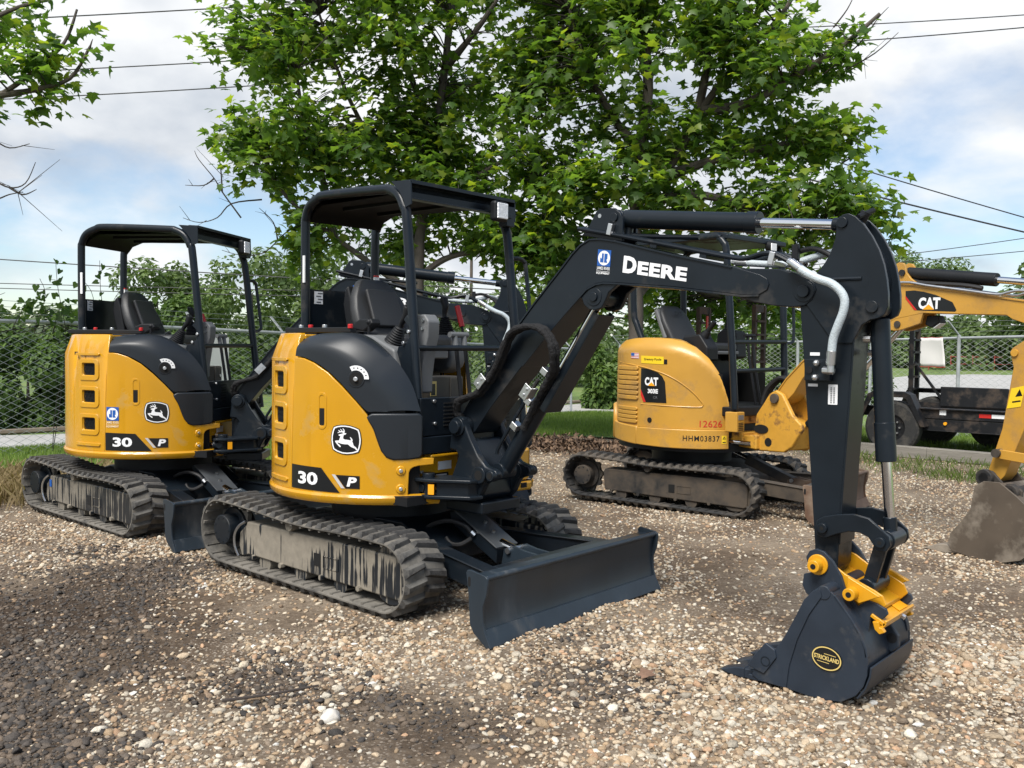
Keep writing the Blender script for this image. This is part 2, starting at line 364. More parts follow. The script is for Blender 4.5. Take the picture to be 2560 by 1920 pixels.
# ------------------------------------------------------------------ crawler track, shared by all machines
REG = []
def add(o, grp): REG.append((o, grp)); return o
def track_path(rc, rr, fc, fr, sag=.015, n=150):
    """outer belt line as (x, z): sprocket circle rc/rr at the rear, idler fc/fr in front"""
    P = []
    P += arc(rc[0], rc[1], rr, 90, 270, 26); P += [(rc[0]+(fc[0]-rc[0])*t, (rc[1]-rr)+((fc[1]-fr)-(rc[1]-rr))*t) for t in np.linspace(0, 1, 24)[1:-1]]
    P += arc(fc[0], fc[1], fr, -90, 90, 26)
    P += [(fc[0]+(rc[0]-fc[0])*t, (fc[1]+fr)+((rc[1]+rr)-(fc[1]+fr))*t-sag*math.sin(math.pi*t)+.006*math.sin(3*math.pi*t)) for t in np.linspace(0, 1, 24)[1:-1]]
    A = np.array(P); d = np.r_[0, np.cumsum(np.hypot(*np.diff(np.vstack([A, A[:1]]), axis=0).T))]; tot = d[-1]
    s = np.linspace(0, tot, n, endpoint=False); Q = np.vstack([A, A[:1]])
    return np.c_[np.interp(s, d, Q[:, 0]), np.interp(s, d, Q[:, 1])], tot
LUG = {}
def make_track(root, side, grp, y_out, width, rc, rr, fc, fr, belt_mat, lug_mat, lug_key, rows=50, lug_h=.023):
    pth, tot = track_path(rc, rr, fc, fr); n = len(pth); th = .022
    tang = np.roll(pth, -1, 0)-np.roll(pth, 1, 0); tang /= np.hypot(tang[:, 0], tang[:, 1])[:, None]
    nrm = np.c_[tang[:, 1], -tang[:, 0]]                     # points outwards
    if (nrm[0] @ (pth[0]-pth.mean(0))) < 0: nrm = -nrm
    yo = y_out*side; yi = (y_out-width)*side
    b = B(); rows_ = []
    prof = [(0, yo), (th*.35, yo), (th*.6, yo-.012*side), (th*.6, yi+.012*side), (th*.35, yi), (0, yi), (-th*.4, yi+.02*side), (-th*.4, yo-.02*side)]
    for i in range(n+1):
        p = pth[i % n]; q = nrm[i % n]; rows_.append([Vector((p[0]+q[0]*(d-th), yy, p[1]+q[1]*(d-th))) for d, yy in prof])
    b.loft(rows_, closed=True)
    # inner guide ribs
    for k in range(rows):
        f = (k+.5)/rows*n; i = int(f) % n; p = pth[i]; q = nrm[i]; t = tang[i]
        for y0, y1 in ((y_out-.008, y_out-.105), (y_out-width+.105, y_out-width+.008)):
            V = []
            for dt, dn in ((-.013, -th*1.0), (.013, -th*1.0), (.008, -th*1.75), (-.008, -th*1.75)):
                for yy in (y0, y1): V.append(b.bm.verts.new((p[0]+t[0]*dt+q[0]*dn, yy*side, p[1]+t[1]*dt+q[1]*dn)))
            for a in range(4): b.bm.faces.new((V[2*a], V[2*a+1], V[(2*a+3) % 8], V[(2*a+2) % 8]))
            b.bm.faces.new([V[2*a] for a in range(4)]); b.bm.faces.new([V[2*a+1] for a in (3, 2, 1, 0)])
    belt = add(b.obj('track_belt', belt_mat, root), grp)
    # tread lugs: one shared mesh per half
    for half in (0, 1):
        key = (lug_key, half, side)
        if key not in LUG:
            hw = width*.53; B0 = [(-.030, 0), (.030, 0), (.020, hw), (-.024, hw)]; T0 = [(-.016, .014), (.014, .014), (.010, hw-.02), (-.010, hw-.02)]
            sk = .030; V = []
            for (x, y) in B0: V.append((x+(sk*y/hw-sk/2), (y-width/2)*side*(1 if half == 0 else -1), -.004))
            for (x, y) in T0: V.append((x+(sk*y/hw-sk/2), (y-width/2)*side*(1 if half == 0 else -1), lug_h))
            F = [(0, 1, 2, 3), (4, 5, 6, 7), (0, 1, 5, 4), (1, 2, 6, 5), (2, 3, 7, 6), (3, 0, 4, 7)]
            me = bpy.data.meshes.new('tread_lug'); me.from_pydata(V, [], F); bm = bmesh.new(); bm.from_mesh(me); bmesh.ops.recalc_face_normals(bm, faces=bm.faces); bm.to_mesh(me); bm.free(); me.materials.append(MAT[lug_mat]); LUG[key] = me
        for k in range(rows):
            f = ((k+half*.5)/rows*n) % n; i = int(f); u = f-i; p = pth[i]*(1-u)+pth[(i+1) % n]*u; t = tang[i]; q = nrm[i]
            o = bpy.data.objects.new('tread_lug', LUG[key]); COL.objects.link(o); o.parent = belt
            yc = (y_out-width/2)*side
            o.matrix_local = Matrix(((t[0], 0, q[0], p[0]-q[0]*th*.4), (0, 1, 0, yc), (t[1], 0, q[1], p[1]-q[1]*th*.4), (0, 0, 0, 1)))
    return belt

def undercarriage(root, grp, frame_mat, frame_mat2, belt_mats, lug_key, paint, rc=(-.845, .252), rr=.216, fc=(.765, .212), fr=.180+.026):
    for side in (-1, 1):
        make_track(root, side, grp, .775, .30, rc, rr, fc, fr, belt_mats[0], belt_mats[1], lug_key)
        fm = frame_mat if side < 0 else frame_mat2
        b = B(); b.prism([(-.60, .335), (-.62, .30), (-.60, .123), (.85, .088), (.885, .10), (.89, .28), (.855, .325), (.5, .335)], -.72*side if False else side*.715, side*.50)
        fr_ = add(b.obj('track_frame', fm, root, bevel=.012), grp)
        b = B(); b.box((.134, side*.716, .204), (.062, .006, .075)); b.obj('frame_slot', 'hollow_black', fr_)
        b = B()
        for x0, x1, z0, z1 in ((.19, .33, .164, .168), (.19, .33, .232, .236), (.19, .194, .164, .236), (.326, .33, .164, .236)): b.box(((x0+x1)/2, side*.7165, (z0+z1)/2), (x1-x0, .005, z1-z0))
        b.obj('weld_plate', fm, fr_)
        for i, x in enumerate((-.52, -.22, .18, .52)):
            b = B(); zz = .118-.02*(x+.6)/1.5; b.cyl((x, side*.70, zz), (x, side*.733, zz), .017, 6); b.obj('frame_bolt', fm, fr_)
        b = B(); b.cyl((rc[0], side*.745, rc[1]), (rc[0], side*.60, rc[1]), .098, 28); b.cyl((rc[0], side*.66, rc[1]), (rc[0], side*.57, rc[1]), .14, 28)
        hub = add(b.obj('drive_hub', frame_mat2 if frame_mat2 == 'old_frame' else 'steel_paint', root, bevel=.006), grp)
        for a in range(9):
            t = R(40*a); b = B(); b.cyl((rc[0]+.078*math.cos(t), side*.74, rc[1]+.078*math.sin(t)), (rc[0]+.078*math.cos(t), side*.748, rc[1]+.078*math.sin(t)), .007, 6); b.obj('hub_bolt', 'steel_paint', hub)
        b = B(); rt_ = []
        for k in range(40): rr_ = (rr-.036) if k % 4 in (0, 1) else (rr-.062); rt_.append((rc[0]+rr_*math.cos(R(9*k)), rc[1]+rr_*math.sin(R(9*k))))
        b.prism(rt_, side*.64, side*.61); add(b.obj('sprocket', belt_mats[0], root), grp)
        b = B(); b.cyl((fc[0], side*.70, fc[1]), (fc[0], side*.55, fc[1]), fr-.04, 36); b.cyl((fc[0], side*.71, fc[1]), (fc[0], side*.54, fc[1]), .05, 20); add(b.obj('idler_wheel', frame_mat2, root, bevel=.01), grp)
        for x in (-.42, -.05, .33):
            b = B(); b.cyl((x, side*.70, .095), (x, side*.55, .095), .06, 20); add(b.obj('track_roller', frame_mat2, root), grp)
        b = B(); b.cyl((-.12, side*.74, .375), (-.12, side*.55, .375), .036, 18); b.cyl((-.12, side*.742, .375), (-.12, side*.735, .375), .022, 14); add(b.obj('carrier_roller', frame_mat2, root, bevel=.004), grp)
        if paint == 'steel_paint':
            b = B(); b.tube([(-.60, side*.725, .335), (-.66, side*.735, .30), (-.71, side*.735, .24), (-.715, side*.73, .16), (-.69, side*.72, .10)], .008, 6, smooth=4); add(b.obj('hose_guard', 'zinc', root), grp)
            b = B(); b.prism([(-.60, .33), (-.70, .25), (-.71, .16), (-.68, .10), (-.60, .12)], side*.70, side*.55); add(b.obj('frame_gusset', frame_mat2, root, bevel=.006), grp)
    b = B(); b.box((-.05, 0, .31), (.9, .92, .14)); b.prism([(-.62, .2), (-.55, .36), (-.3, .42), (.45, .42), (.72, .30), (.72, .2)], -.34, .34)
    add(b.obj('centre_frame', 'steel_paint' if paint == 'steel_paint' else 'old_frame', root, bevel=.012), grp)
    b = B(); b.cyl((0, 0, .40), (0, 0, .56), .40, 40); add(b.obj('swing_ring', 'black_plastic', root), grp)

def blade(root, grp, m, edge_m, arm_m=None):
    arm_m = arm_m or m
    yo = .763
    fr_ = crom([(1.523, 0, .337), (1.516, 0, .275), (1.505, 0, .20), (1.508, 0, .13), (1.522, 0, .07), (1.548, 0, .012)], 4)
    prof = [(p.x, p.z) for p in fr_]+[(1.525, .012), (1.503, .06), (1.488, .13), (1.485, .20), (1.494, .275), (1.503, .337)]
    b = B(); b.prism(prof, -yo, yo)
    bl = add(b.obj('blade', m, root, bevel=.003, ang=50), grp)
    b = B(); b.cyl((1.524, -yo, .338), (1.524, yo, .338), .0155, 14); b.box((1.470, 0, .333), (.10, 2*yo, .012)); b.obj('blade_top_rail', m, bl, bevel=.003)
    e = [(1.519, .085), (1.530, .088), (1.568, .004), (1.556, 0), (1.548, .010), (1.524, .070)]
    b = B(); b.prism(e, -yo, yo); b.obj('cutting_edge', edge_m, bl, bevel=.003)
    ep = [(1.404, .352), (1.412, .366), (1.432, .369), (1.530, .354), (1.546, .343), (1.549, .325), (1.540, .26), (1.517, .20), (1.520, .12), (1.536, .07), (1.572, .004), (1.545, .0), (1.455, .062), (1.432, .10), (1.420, .25)]
    for s in (-1, 1):
        b = B(); b.prism(ep, s*.763, s*.777); p = b.obj('end_plate', m, bl, bevel=.003)
        b = B(); b.prism(rrect(1.418, .285, 1.436, .335, .009), s*.7775, s*.770); b.obj('end_plate_hole', 'hollow_black', p)
    for s in (-1, 1):
        b = B(); b.beam((.50, s*.27, .26), (1.44, s*.545, .235), .075, .125); b.beam((.50, s*.27, .325), (1.40, s*.53, .30), .10, .012); b.obj('push_arm', arm_m, bl, bevel=.006)
    b = B(); b.box((1.40, 0, .215), (.16, 1.0, .17)); b.box((1.36, 0, .305), (.14, .92, .012)); b.obj('cross_beam', arm_m, bl, bevel=.006)
    b = B()
    for s in (-.05, .05): b.prism([(1.0, .20), (1.02, .30), (1.10, .325), (1.18, .31), (1.32, .30), (1.32, .20)], s-.008, s+.008)
    b.obj('cylinder_lug', m, bl, bevel=.004)
    b = B(); b.cyl((1.06, -.075, .295), (1.06, .075, .295), .018, 14); b.obj('cylinder_pin', 'zinc', bl)
    return bl

def blade_cylinder(root, grp, m, top_m):
    b = B(); b.prism([(.60, .47), (.66, .476), (.992, .30), (.985, .21), (.62, .40)], -.085, .085); c = add(b.obj('blade_cylinder_guard', m, root, bevel=.006), grp)
    b = B(); b.beam((.655, 0, .480), (.995, 0, .304), .19, .008); b.obj('guard_plate', top_m, c, bevel=.002)
    for x, y in ((.80, .02), (.885, .0)):
        z = .480-(x-.655)*.5176+.006; b = B(); b.cyl((x, y, z), (x+.004, y, z+.012), .012, 6); b.obj('plate_bolt', 'zinc', c)
    b = B(); b.cyl((.95, 0, .315), (1.06, 0, .290), .028, 16); add(b.obj('blade_cylinder_rod', 'chrome', root), grp)
    for pts in ([(.42, -.2, .30), (.55, -.20, .39), (.66, -.16, .43), (.76, -.12, .41), (.80, -.10, .37)], [(.80, -.10, .335), (.76, -.15, .30), (.70, -.17, .30), (.66, -.17, .33)]):
        b = B(); b.tube(pts, .014, 8, smooth=6); add(b.obj('hydraulic_hose', 'hose_silver' if False else 'hose_rubber', root), grp)
    b = B(); b.cyl((.80, -.10, .375), (.82, -.09, .355), .017, 8); add(b.obj('hose_fitting', 'zinc', root), grp)

# ------------------------------------------------------------------ black and yellow excavator (built once, copied for the second)
def polar(th, r, z): return Vector((r*math.cos(R(th)), r*math.sin(R(th)), z))
def pr(pts): return pts
def build_house(root):
    G = 'house'
    # lower rim, swept round the tail
    prof = [(.60, .552), (.735, .548), (.772, .556), (.787, .574), (.790, .598), (.782, .612), (.755, .616)]
    b = B(); b.loft([[polar(t, r, z) for r, z in prof] for t in np.arange(-22, -322, -4)]); add(b.obj('base_rim', 'yellow_paint', root), G)
    b = B(); b.cyl((0, 0, .553), (0, 0, .60), .74, 56); b.box((.42, .03, .585), (.55, 1.1, .05)); add(b.obj('base_plate', 'black_plastic', root), G)
    # inner dark shell behind the panels
    b = B(); b.loft([[polar(t, .735, z) for z in (.60, .93)] for t in np.arange(-30, -322, -5)]); b.loft([[polar(t, .735, z) for z in (.93, 1.08)] for t in np.arange(-32, -245, -5)]); b.loft([[polar(t, .735, z) for z in (1.08, 1.4)] for t in np.arange(-56, -245, -5)]); add(b.obj('inner_shell', 'hollow_black', root), G)
    # front left corner
    b = B(); b.prismz([(.40, .42), (.70, .40), (.705, .53), (.66, .60), (.56, .66), (.40, .69)], .61, .815); add(b.obj('front_corner', 'yellow_paint', root, bevel=.02, seg=3), G)
    b = B(); b.prismz([(.40, .42), (.715, .37), (.725, .54), (.675, .62), (.57, .68), (.40, .71)], .548, .606); fc = add(b.obj('front_corner_bumper', 'yellow_paint', root, bevel=.016, seg=3), G)
    b = B(); b.box((.721, .47, .585), (.012, .05, .03)); b.obj('bumper_slot', 'hollow_black', fc)
    # side door with latch slot
    door = [(-90.6, 1.389), (-87, 1.389), (-84.5, 1.385), (-78.7, 1.36), (-71.4, 1.306), (-64.8, 1.229), (-58.5, 1.144), (-53.9, 1.074), (-50.4, .973), (-48.4, .894), (-46.6, .852), (-44.4, .828), (-42, .818), (-36.2, .817), (-24.9, .819), (-24.9, .791), (-31.5, .786), (-33.8, .778), (-35.1, .765), (-35.8, .745), (-36, .69), (-36.1, .612), (-47.7, .612), (-65, .612), (-80, .615), (-92.6, .618)]
    slot = rrect(-75.1, 1.010, -73.0, 1.100, .014, 4, ru=1.03)
    d = add(wrap(fill2d([door, slot]), 'side_door', 'yellow_paint', root, .777, depth=.03, bevel=.007), G)
    b = B(); b.box(tuple(polar(-74.05, .752, 1.055)), (.05, .05, .10), rot=(0, 0, R(-74))); b.obj('latch_recess', 'hollow_black', d)
    ring = [rrect(-76.3, .985, -71.8, 1.196, .03, 5, ru=2.2), rrect(-75.5, .998, -72.6, 1.183, .02, 5, ru=1.4)]
    wrap(fill2d(ring), 'latch_surround', 'yellow_paint', d, .780, depth=.006, bevel=.002)
    for z in (.755, .650):
        b = B(); p = polar(-38.9, .777, z); q = polar(-38.9, .785, z); b.cyl(p, q, .030, 20, r2=.024); b.obj('bolt_boss', 'yellow_paint', d, bevel=.003)
        b = B(); b.cyl(polar(-38.9, .78, z), polar(-38.9, .794, z), .012, 8); b.obj('door_bolt', 'zinc', d, bevel=.003)
    # rear panel, around the tail, three vents each side of it
    outer = [(-92.9, 1.535), (-91.0, 1.50), (-93.2, .618), (-267, .618), (-267, 1.50), (-267, 1.535)]
    o2 = [(-93.2, .618)]+[(-93.2-1.0*i, .618) for i in range(10, 170, 10)]+[(-267, .618), (-267, 1.535)]+[(-267+1.0*i, 1.535) for i in range(10, 170, 10)]+[(-92.2, 1.535), (-91.4, 1.50)]
    holes = []; VENT = []
    for zc in (1.262, 1.046, .828):
        for a0, a1 in ((-99.2, -110.2), (-250, -239)):
            lo, hi = min(a0, a1), max(a0, a1); holes.append(rrect(lo, zc-.053, hi, zc+.053, .018, 4, ru=1.35)); VENT.append((lo, hi, zc))
    def rtop(t, z): return .776-max(0, z-1.38)**2*2.2
    rp = add(wrap(fill2d([o2]+holes), 'rear_panel', 'yellow_paint', root, rtop, depth=.03, bevel=.007), G)
    for lo, hi, zc in VENT:
        fl = [rrect(lo-2.9, zc-.085, hi+2.4, zc+.078, .035, 5, ru=2.6), rrect(lo-.1, zc-.054, hi+.1, zc+.054, .018, 5, ru=1.4)]
        wrap(fill2d(fl), 'vent_surround', 'yellow_paint', rp, .783, depth=.010, bevel=.004)
        g = fill2d([rrect(lo-.4, zc-.058, hi+.4, zc+.058, .01, 2, ru=.8)]); gr = wrap(g, 'vent_backing', 'hollow_black', rp, .752)
        b = B()
        for k in range(9):
            tt = lo+(hi-lo)*(k+.5)/9
            b.tube([polar(tt-1.1, .7640, zc-.055), polar(tt+1.1, .7640, zc+.055)], .0022, 4); b.tube([polar(tt+1.1, .7645, zc-.055), polar(tt-1.1, .7645, zc+.055)], .0022, 4)
        b.obj('vent_grille', 'black_plastic', gr)
    for z0, z1 in ((.655, .675), (1.375, 1.39)): wrap(fill2d([rrect(-116, z0, -96, z1, .009, 3, ru=1)]), 'panel_rib', 'yellow_paint', rp, .786, depth=.01, bevel=.003)
    # top deck behind the seat
    b = B(); b.prismz([(.775*.86*math.cos(R(t)), .775*.86*math.sin(R(t))) for t in range(-95, -270, -8)], 1.50, 1.535); add(b.obj('rear_deck', 'yellow_paint', root, bevel=.01), G)
    b = B(); b.box((-.60, .0, 1.567), (.08, .80, .034)); b.box((-.28, -.385, 1.567), (.66, .05, .034)); b.box((-.45, -.25, 1.55), (.3, .3, .03)); add(b.obj('deck_rail', 'black_plastic', root, bevel=.006), G)
    for x, y, m in ((-.40, -.37, 'red_plastic'), (.04, -.40, 'red_plastic'), (-.24, -.38, 'zinc'), (-.50, -.37, 'zinc')):
        b = B(); b.cyl((x, y, 1.575), (x, y, 1.603), .017, 10); add(b.obj('deck_knob', m, root, bevel=.004), G)
    # black hood
    L0 = [(-90, 1.404), (-83.6, 1.397), (-76, 1.36), (-70, 1.312), (-64.2, 1.245), (-58, 1.158), (-53.2, 1.096), (-50, 1.094), (-47, 1.093), (-44.8, 1.092)]
    L1 = [(-89.4, 1.45), (-82, 1.461), (-75, 1.458), (-69, 1.44), (-63, 1.405), (-57, 1.35), (-52, 1.28), (-49, 1.23), (-46.4, 1.162), (-44.4, 1.096)]
    L2 = [(-91, 1.522), (-83, 1.537), (-70.5, 1.545), (-62, 1.54), (-55, 1.51), (-48.5, 1.462), (-43, 1.41), (-38.5, 1.345), (-33.8, 1.24), (-30.5, 1.095)]
    rad2 = [.665, .665, .668, .672, .678, .688, .70, .72, .748, .772]
    def res(Ls, rs): return crom([polar(t, r, z) for (t, z), r in zip(Ls, rs)], 4)
    a0 = res(L0, [.778]*10); a1 = res(L1, [.777]*10); a2 = res(L2, rad2)
    a3 = [Vector((p.x*.80, p.y*.80, p.z-.004)) for p in a2]
    rows = []
    for i in range(len(a0)):
        p, q, s, t = a0[i], a1[i], a2[i], a3[i]
        col = [p*.97+Vector((0, 0, p.z*.03)), p]+[p.lerp(q, k) for k in (.3, .6, .85)]
        col += [q*(1-k)**2+2*(q*.55+s*.45+Vector((q.x, q.y, 0)).normalized()*.020+Vector((0, 0, .012)))*k*(1-k)+s*k*k for k in (.08, .2, .4, .6, .8)]
        col += [s, s.lerp(t, .12), s.lerp(t, .5), t]; rows.append(col)
    b = B(); b.loft(rows); hd = add(b.obj('upper_hood', 'hood_plastic', root, ang=60), G)
    lower = [(-52.6, 1.058), (-51.0, 1.071), (-45, 1.072), (-31.5, 1.072), (-30.6, 1.06), (-30.5, .989), (-30.5, .85), (-31.3, .836), (-36, .828), (-42, .826), (-44.6, .840), (-46.6, .875), (-48.4, .94), (-49.9, 1.0)]
    add(wrap(fill2d([lower]), 'lower_hood', 'hood_plastic', root, .786, depth=.05, bevel=.012), G)
    # fuel filler with its pale arc label
    c = polar(-58.0, .777, 1.278); nrm = polar(-58.0, 1, 0); b = B(); b.cyl(c-nrm*.01, c+nrm*.004, .050, 28); cp = add(b.obj('filler_dish', 'hood_plastic', root, bevel=.003), G)
    b = B(); b.cyl(c, c+nrm*.0055, .040, 24); b.obj('filler_recess', 'hollow_black', cp)
    b = B(); b.cyl(c, c+nrm*.018, .014, 10); b.obj('filler_lock', 'zinc', cp, bevel=.003)
    def arcpoly(r0, r1, a0_, a1_, n=10): return [(r1*math.cos(R(a0_+(a1_-a0_)*i/n)), r1*math.sin(R(a0_+(a1_-a0_)*i/n))) for i in range(n+1)]+[(r0*math.cos(R(a1_+(a0_-a1_)*i/n)), r0*math.sin(R(a1_+(a0_-a1_)*i/n))) for i in range(n+1)]
    ux = Vector((-math.sin(R(-58)), math.cos(R(-58)), 0))
    lay(fill2d([arcpoly(.050, .078, 0, 118)]), 'filler_label', 'white_decal', cp, c+nrm*.0085, ux, (0, 0, 1))
    for k in range(5):
        t = R(20+k*20); o = c+nrm*.0095+ux*.064*math.cos(t)+Vector((0, 0, .064*math.sin(t))); lay(fill2d([rrect(-.004, -.003, .004, .003, .001)]), 'filler_mark', 'black_decal', cp, o, ux, (0, 0, 1))
    # decals on the door -------------------------------------------------
    lay30 = [(-92.2, .765), (-74.2, .759), (-65.1, .621), (-92.2, .625)]
    a = add(wrap(fill2d([lay30]), 'model_plate', 'black_decal', root, .7800), G)
    wrap(fit2d(text2d('30', 1, .035), -87.5, .655, -76.0, .729), 'model_number', 'white_decal', a, .7822)
    a = add(wrap(fill2d([[(-67.0, .724), (-56.2, .722), (-56.2, .648), (-62.5, .648)]]), 'letter_plate', 'black_decal', root, .7800), G)
    wrap(fit2d(text2d('P', 1, .04, shear=.18), -61.9, .660, -57.4, .714), 'model_letter', 'white_decal', a, .7822)
    wrap(fill2d([[(-68.9, .7255), (-67.3, .7255), (-62.8, .648), (-64.4, .648)]]), 'slash_mark', 'silver_decal', a, .7806)
    # leaping deer badge
    Z0 = (820, 1055, 95/1751)
    def zt(x, y): return (-69.4+(x-105)/(1570-105)*14.0, 1.015-(y-110)/(1530-110)*.172)
    out_ = [(230, 220), (400, 150), (600, 115), (800, 110), (1050, 140), (1300, 220), (1470, 300), (1530, 500), (1570, 800), (1560, 1000), (1510, 1250), (1440, 1410), (1200, 1490), (900, 1530), (650, 1510), (400, 1430), (200, 1320), (140, 1100), (105, 850), (120, 600), (170, 380)]
    def shr(pts, f): return [(838+(x-838)*f, 820+(y-820)*f) for x, y in pts]
    bd = add(wrap(fill2d([[zt(*p) for p in out_]]), 'badge', 'black_decal', root, .7800), G)
    wrap(fill2d([[zt(*p) for p in shr(out_, .945)], [zt(*p) for p in shr(out_, .865)]]), 'badge_border', 'white_decal', bd, .7815)
    deer = [(490, 595), (560, 565), (640, 545), (700, 530), (715, 500), (660, 470), (560, 478), (455, 520), (450, 490), (530, 455), (515, 425), (470, 385), (500, 375), (560, 405), (590, 425), (640, 420), (610, 370), (560, 320), (590, 315), (650, 360), (690, 420), (720, 430), (735, 380), (685, 290), (710, 282), (765, 340), (790, 400), (785, 460), (770, 510), (860, 510), (865, 540), (810, 580), (750, 592), (725, 660), (715, 740), (740, 790), (800, 812), (900, 818), (1000, 832), (1065, 850), (1085, 800), (1030, 690), (1060, 690), (1130, 760), (1165, 840), (1140, 890), (1170, 960), (1200, 1060), (1235, 1110), (1320, 1170), (1390, 1290), (1330, 1310), (1270, 1225), (1080, 1150), (1000, 1085), (950, 1035), (800, 1035), (640, 1020), (530, 985), (440, 955), (480, 1025), (560, 1080), (605, 1150), (590, 1180), (540, 1165), (430, 1060), (330, 930), (335, 880), (520, 865), (560, 740), (590, 650), (530, 650), (500, 625)]
    wrap(fill2d([[zt(*p) for p in deer]]), 'deer_emblem', 'white_decal', bd, .7818)
    # front of the platform
    b = B(); b.prism([(.471, 1.625), (.523, 1.577), (.537, 1.537), (.471, 1.473), (.425, 1.466), (.414, 1.435), (.47, 1.30), (.50, 1.20), (.47, .84), (.60, .84), (.578, 1.20), (.556, 1.45), (.535, 1.60), (.50, 1.655)], -.352, -.335); sp = add(b.obj('side_screen', 'steel_paint', root, bevel=.003), G)
    for x, z in ((.522, 1.555), (.478, 1.488)):
        b = B(); b.cyl((x, -.35, z), (x, -.366, z), .012, 8); b.obj('screen_bolt', 'zinc', sp, bevel=.003)
    b = B(); b.box((.615, .09, 1.055), (.03, .90, .225)); fp = add(b.obj('front_panel', 'steel_paint', root, bevel=.006), G)
    for y0, n in ((-.17, 7), (.34, 7)):
        for k in range(n):
            b = B(); b.box((.632, y0+.04, 1.0+.022*k), (.006, .085, .008)); b.obj('louvre', 'hollow_black', fp)
    for y, z in ((-.255, 1.147), (-.247, 1.015), (.5, 1.14), (.5, 1.0)):
        b = B(); b.cyl((.628, y, z), (.642, y, z), .012, 8); b.obj('panel_bolt', 'zinc', fp, bevel=.003)
    b = B(); b.box((.60, .08, .89), (.10, .90, .10)); add(b.obj('step', 'steel_paint', root, bevel=.006), G)
    b = B(); b.box((.05, .12, .97), (1.1, .86, .03)); add(b.obj('floor_plate', 'black_plastic', root), G)
    b = B(); b.box((.42, .02, .70), (.34, .80, .24)); b.box((.60, -.03, .825), (.10, .52, .02)); fb = add(b.obj('front_frame', 'yellow_paint', root, bevel=.008), G)
    b = B(); b.box((.592, -.12, .755), (.004, .11, .05)); b.obj('data_plate', 'white_decal', fb)
    b = B(); b.box((.592, -.17, .675), (.004, .16, .075)); b.obj('warning_plate', 'black_decal', fb)
    for k in range(3):
        b = B(); b.box((.5945, -.15, .655+.022*k), (.002, .09, .009)); b.obj('plate_stripe', 'silver_decal', fb)
    # engine cover below the seat, with storage boxes
    b = B(); b.box((-.33, .10, 1.28), (.52, .80, .56)); add(b.obj('engine_cover', 'black_plastic', root, bevel=.02), G)
    b = B(); b.box((.36, .04, 1.14), (.16, .30, .29)); bx = add(b.obj('storage_box', 'brown_panel', root, bevel=.008), G)
    b = B(); b.box((.444, .125, 1.14), (.012, .11, .27)); b.obj('box_door', 'brown_panel', bx, bevel=.003)
    b = B(); b.cyl((.445, .15, 1.20), (.456, .15, 1.20), .013, 10); b.obj('box_latch', 'zinc', bx)
    b = B(); b.box((.442, -.075, 1.21), (.006, .05, .09)); b.obj('box_label', 'gold_decal', bx)
    b = B(); b.box((.4455, -.08, 1.205), (.003, .034, .07)); b.obj('box_label_face', 'black_decal', bx)
    return hd

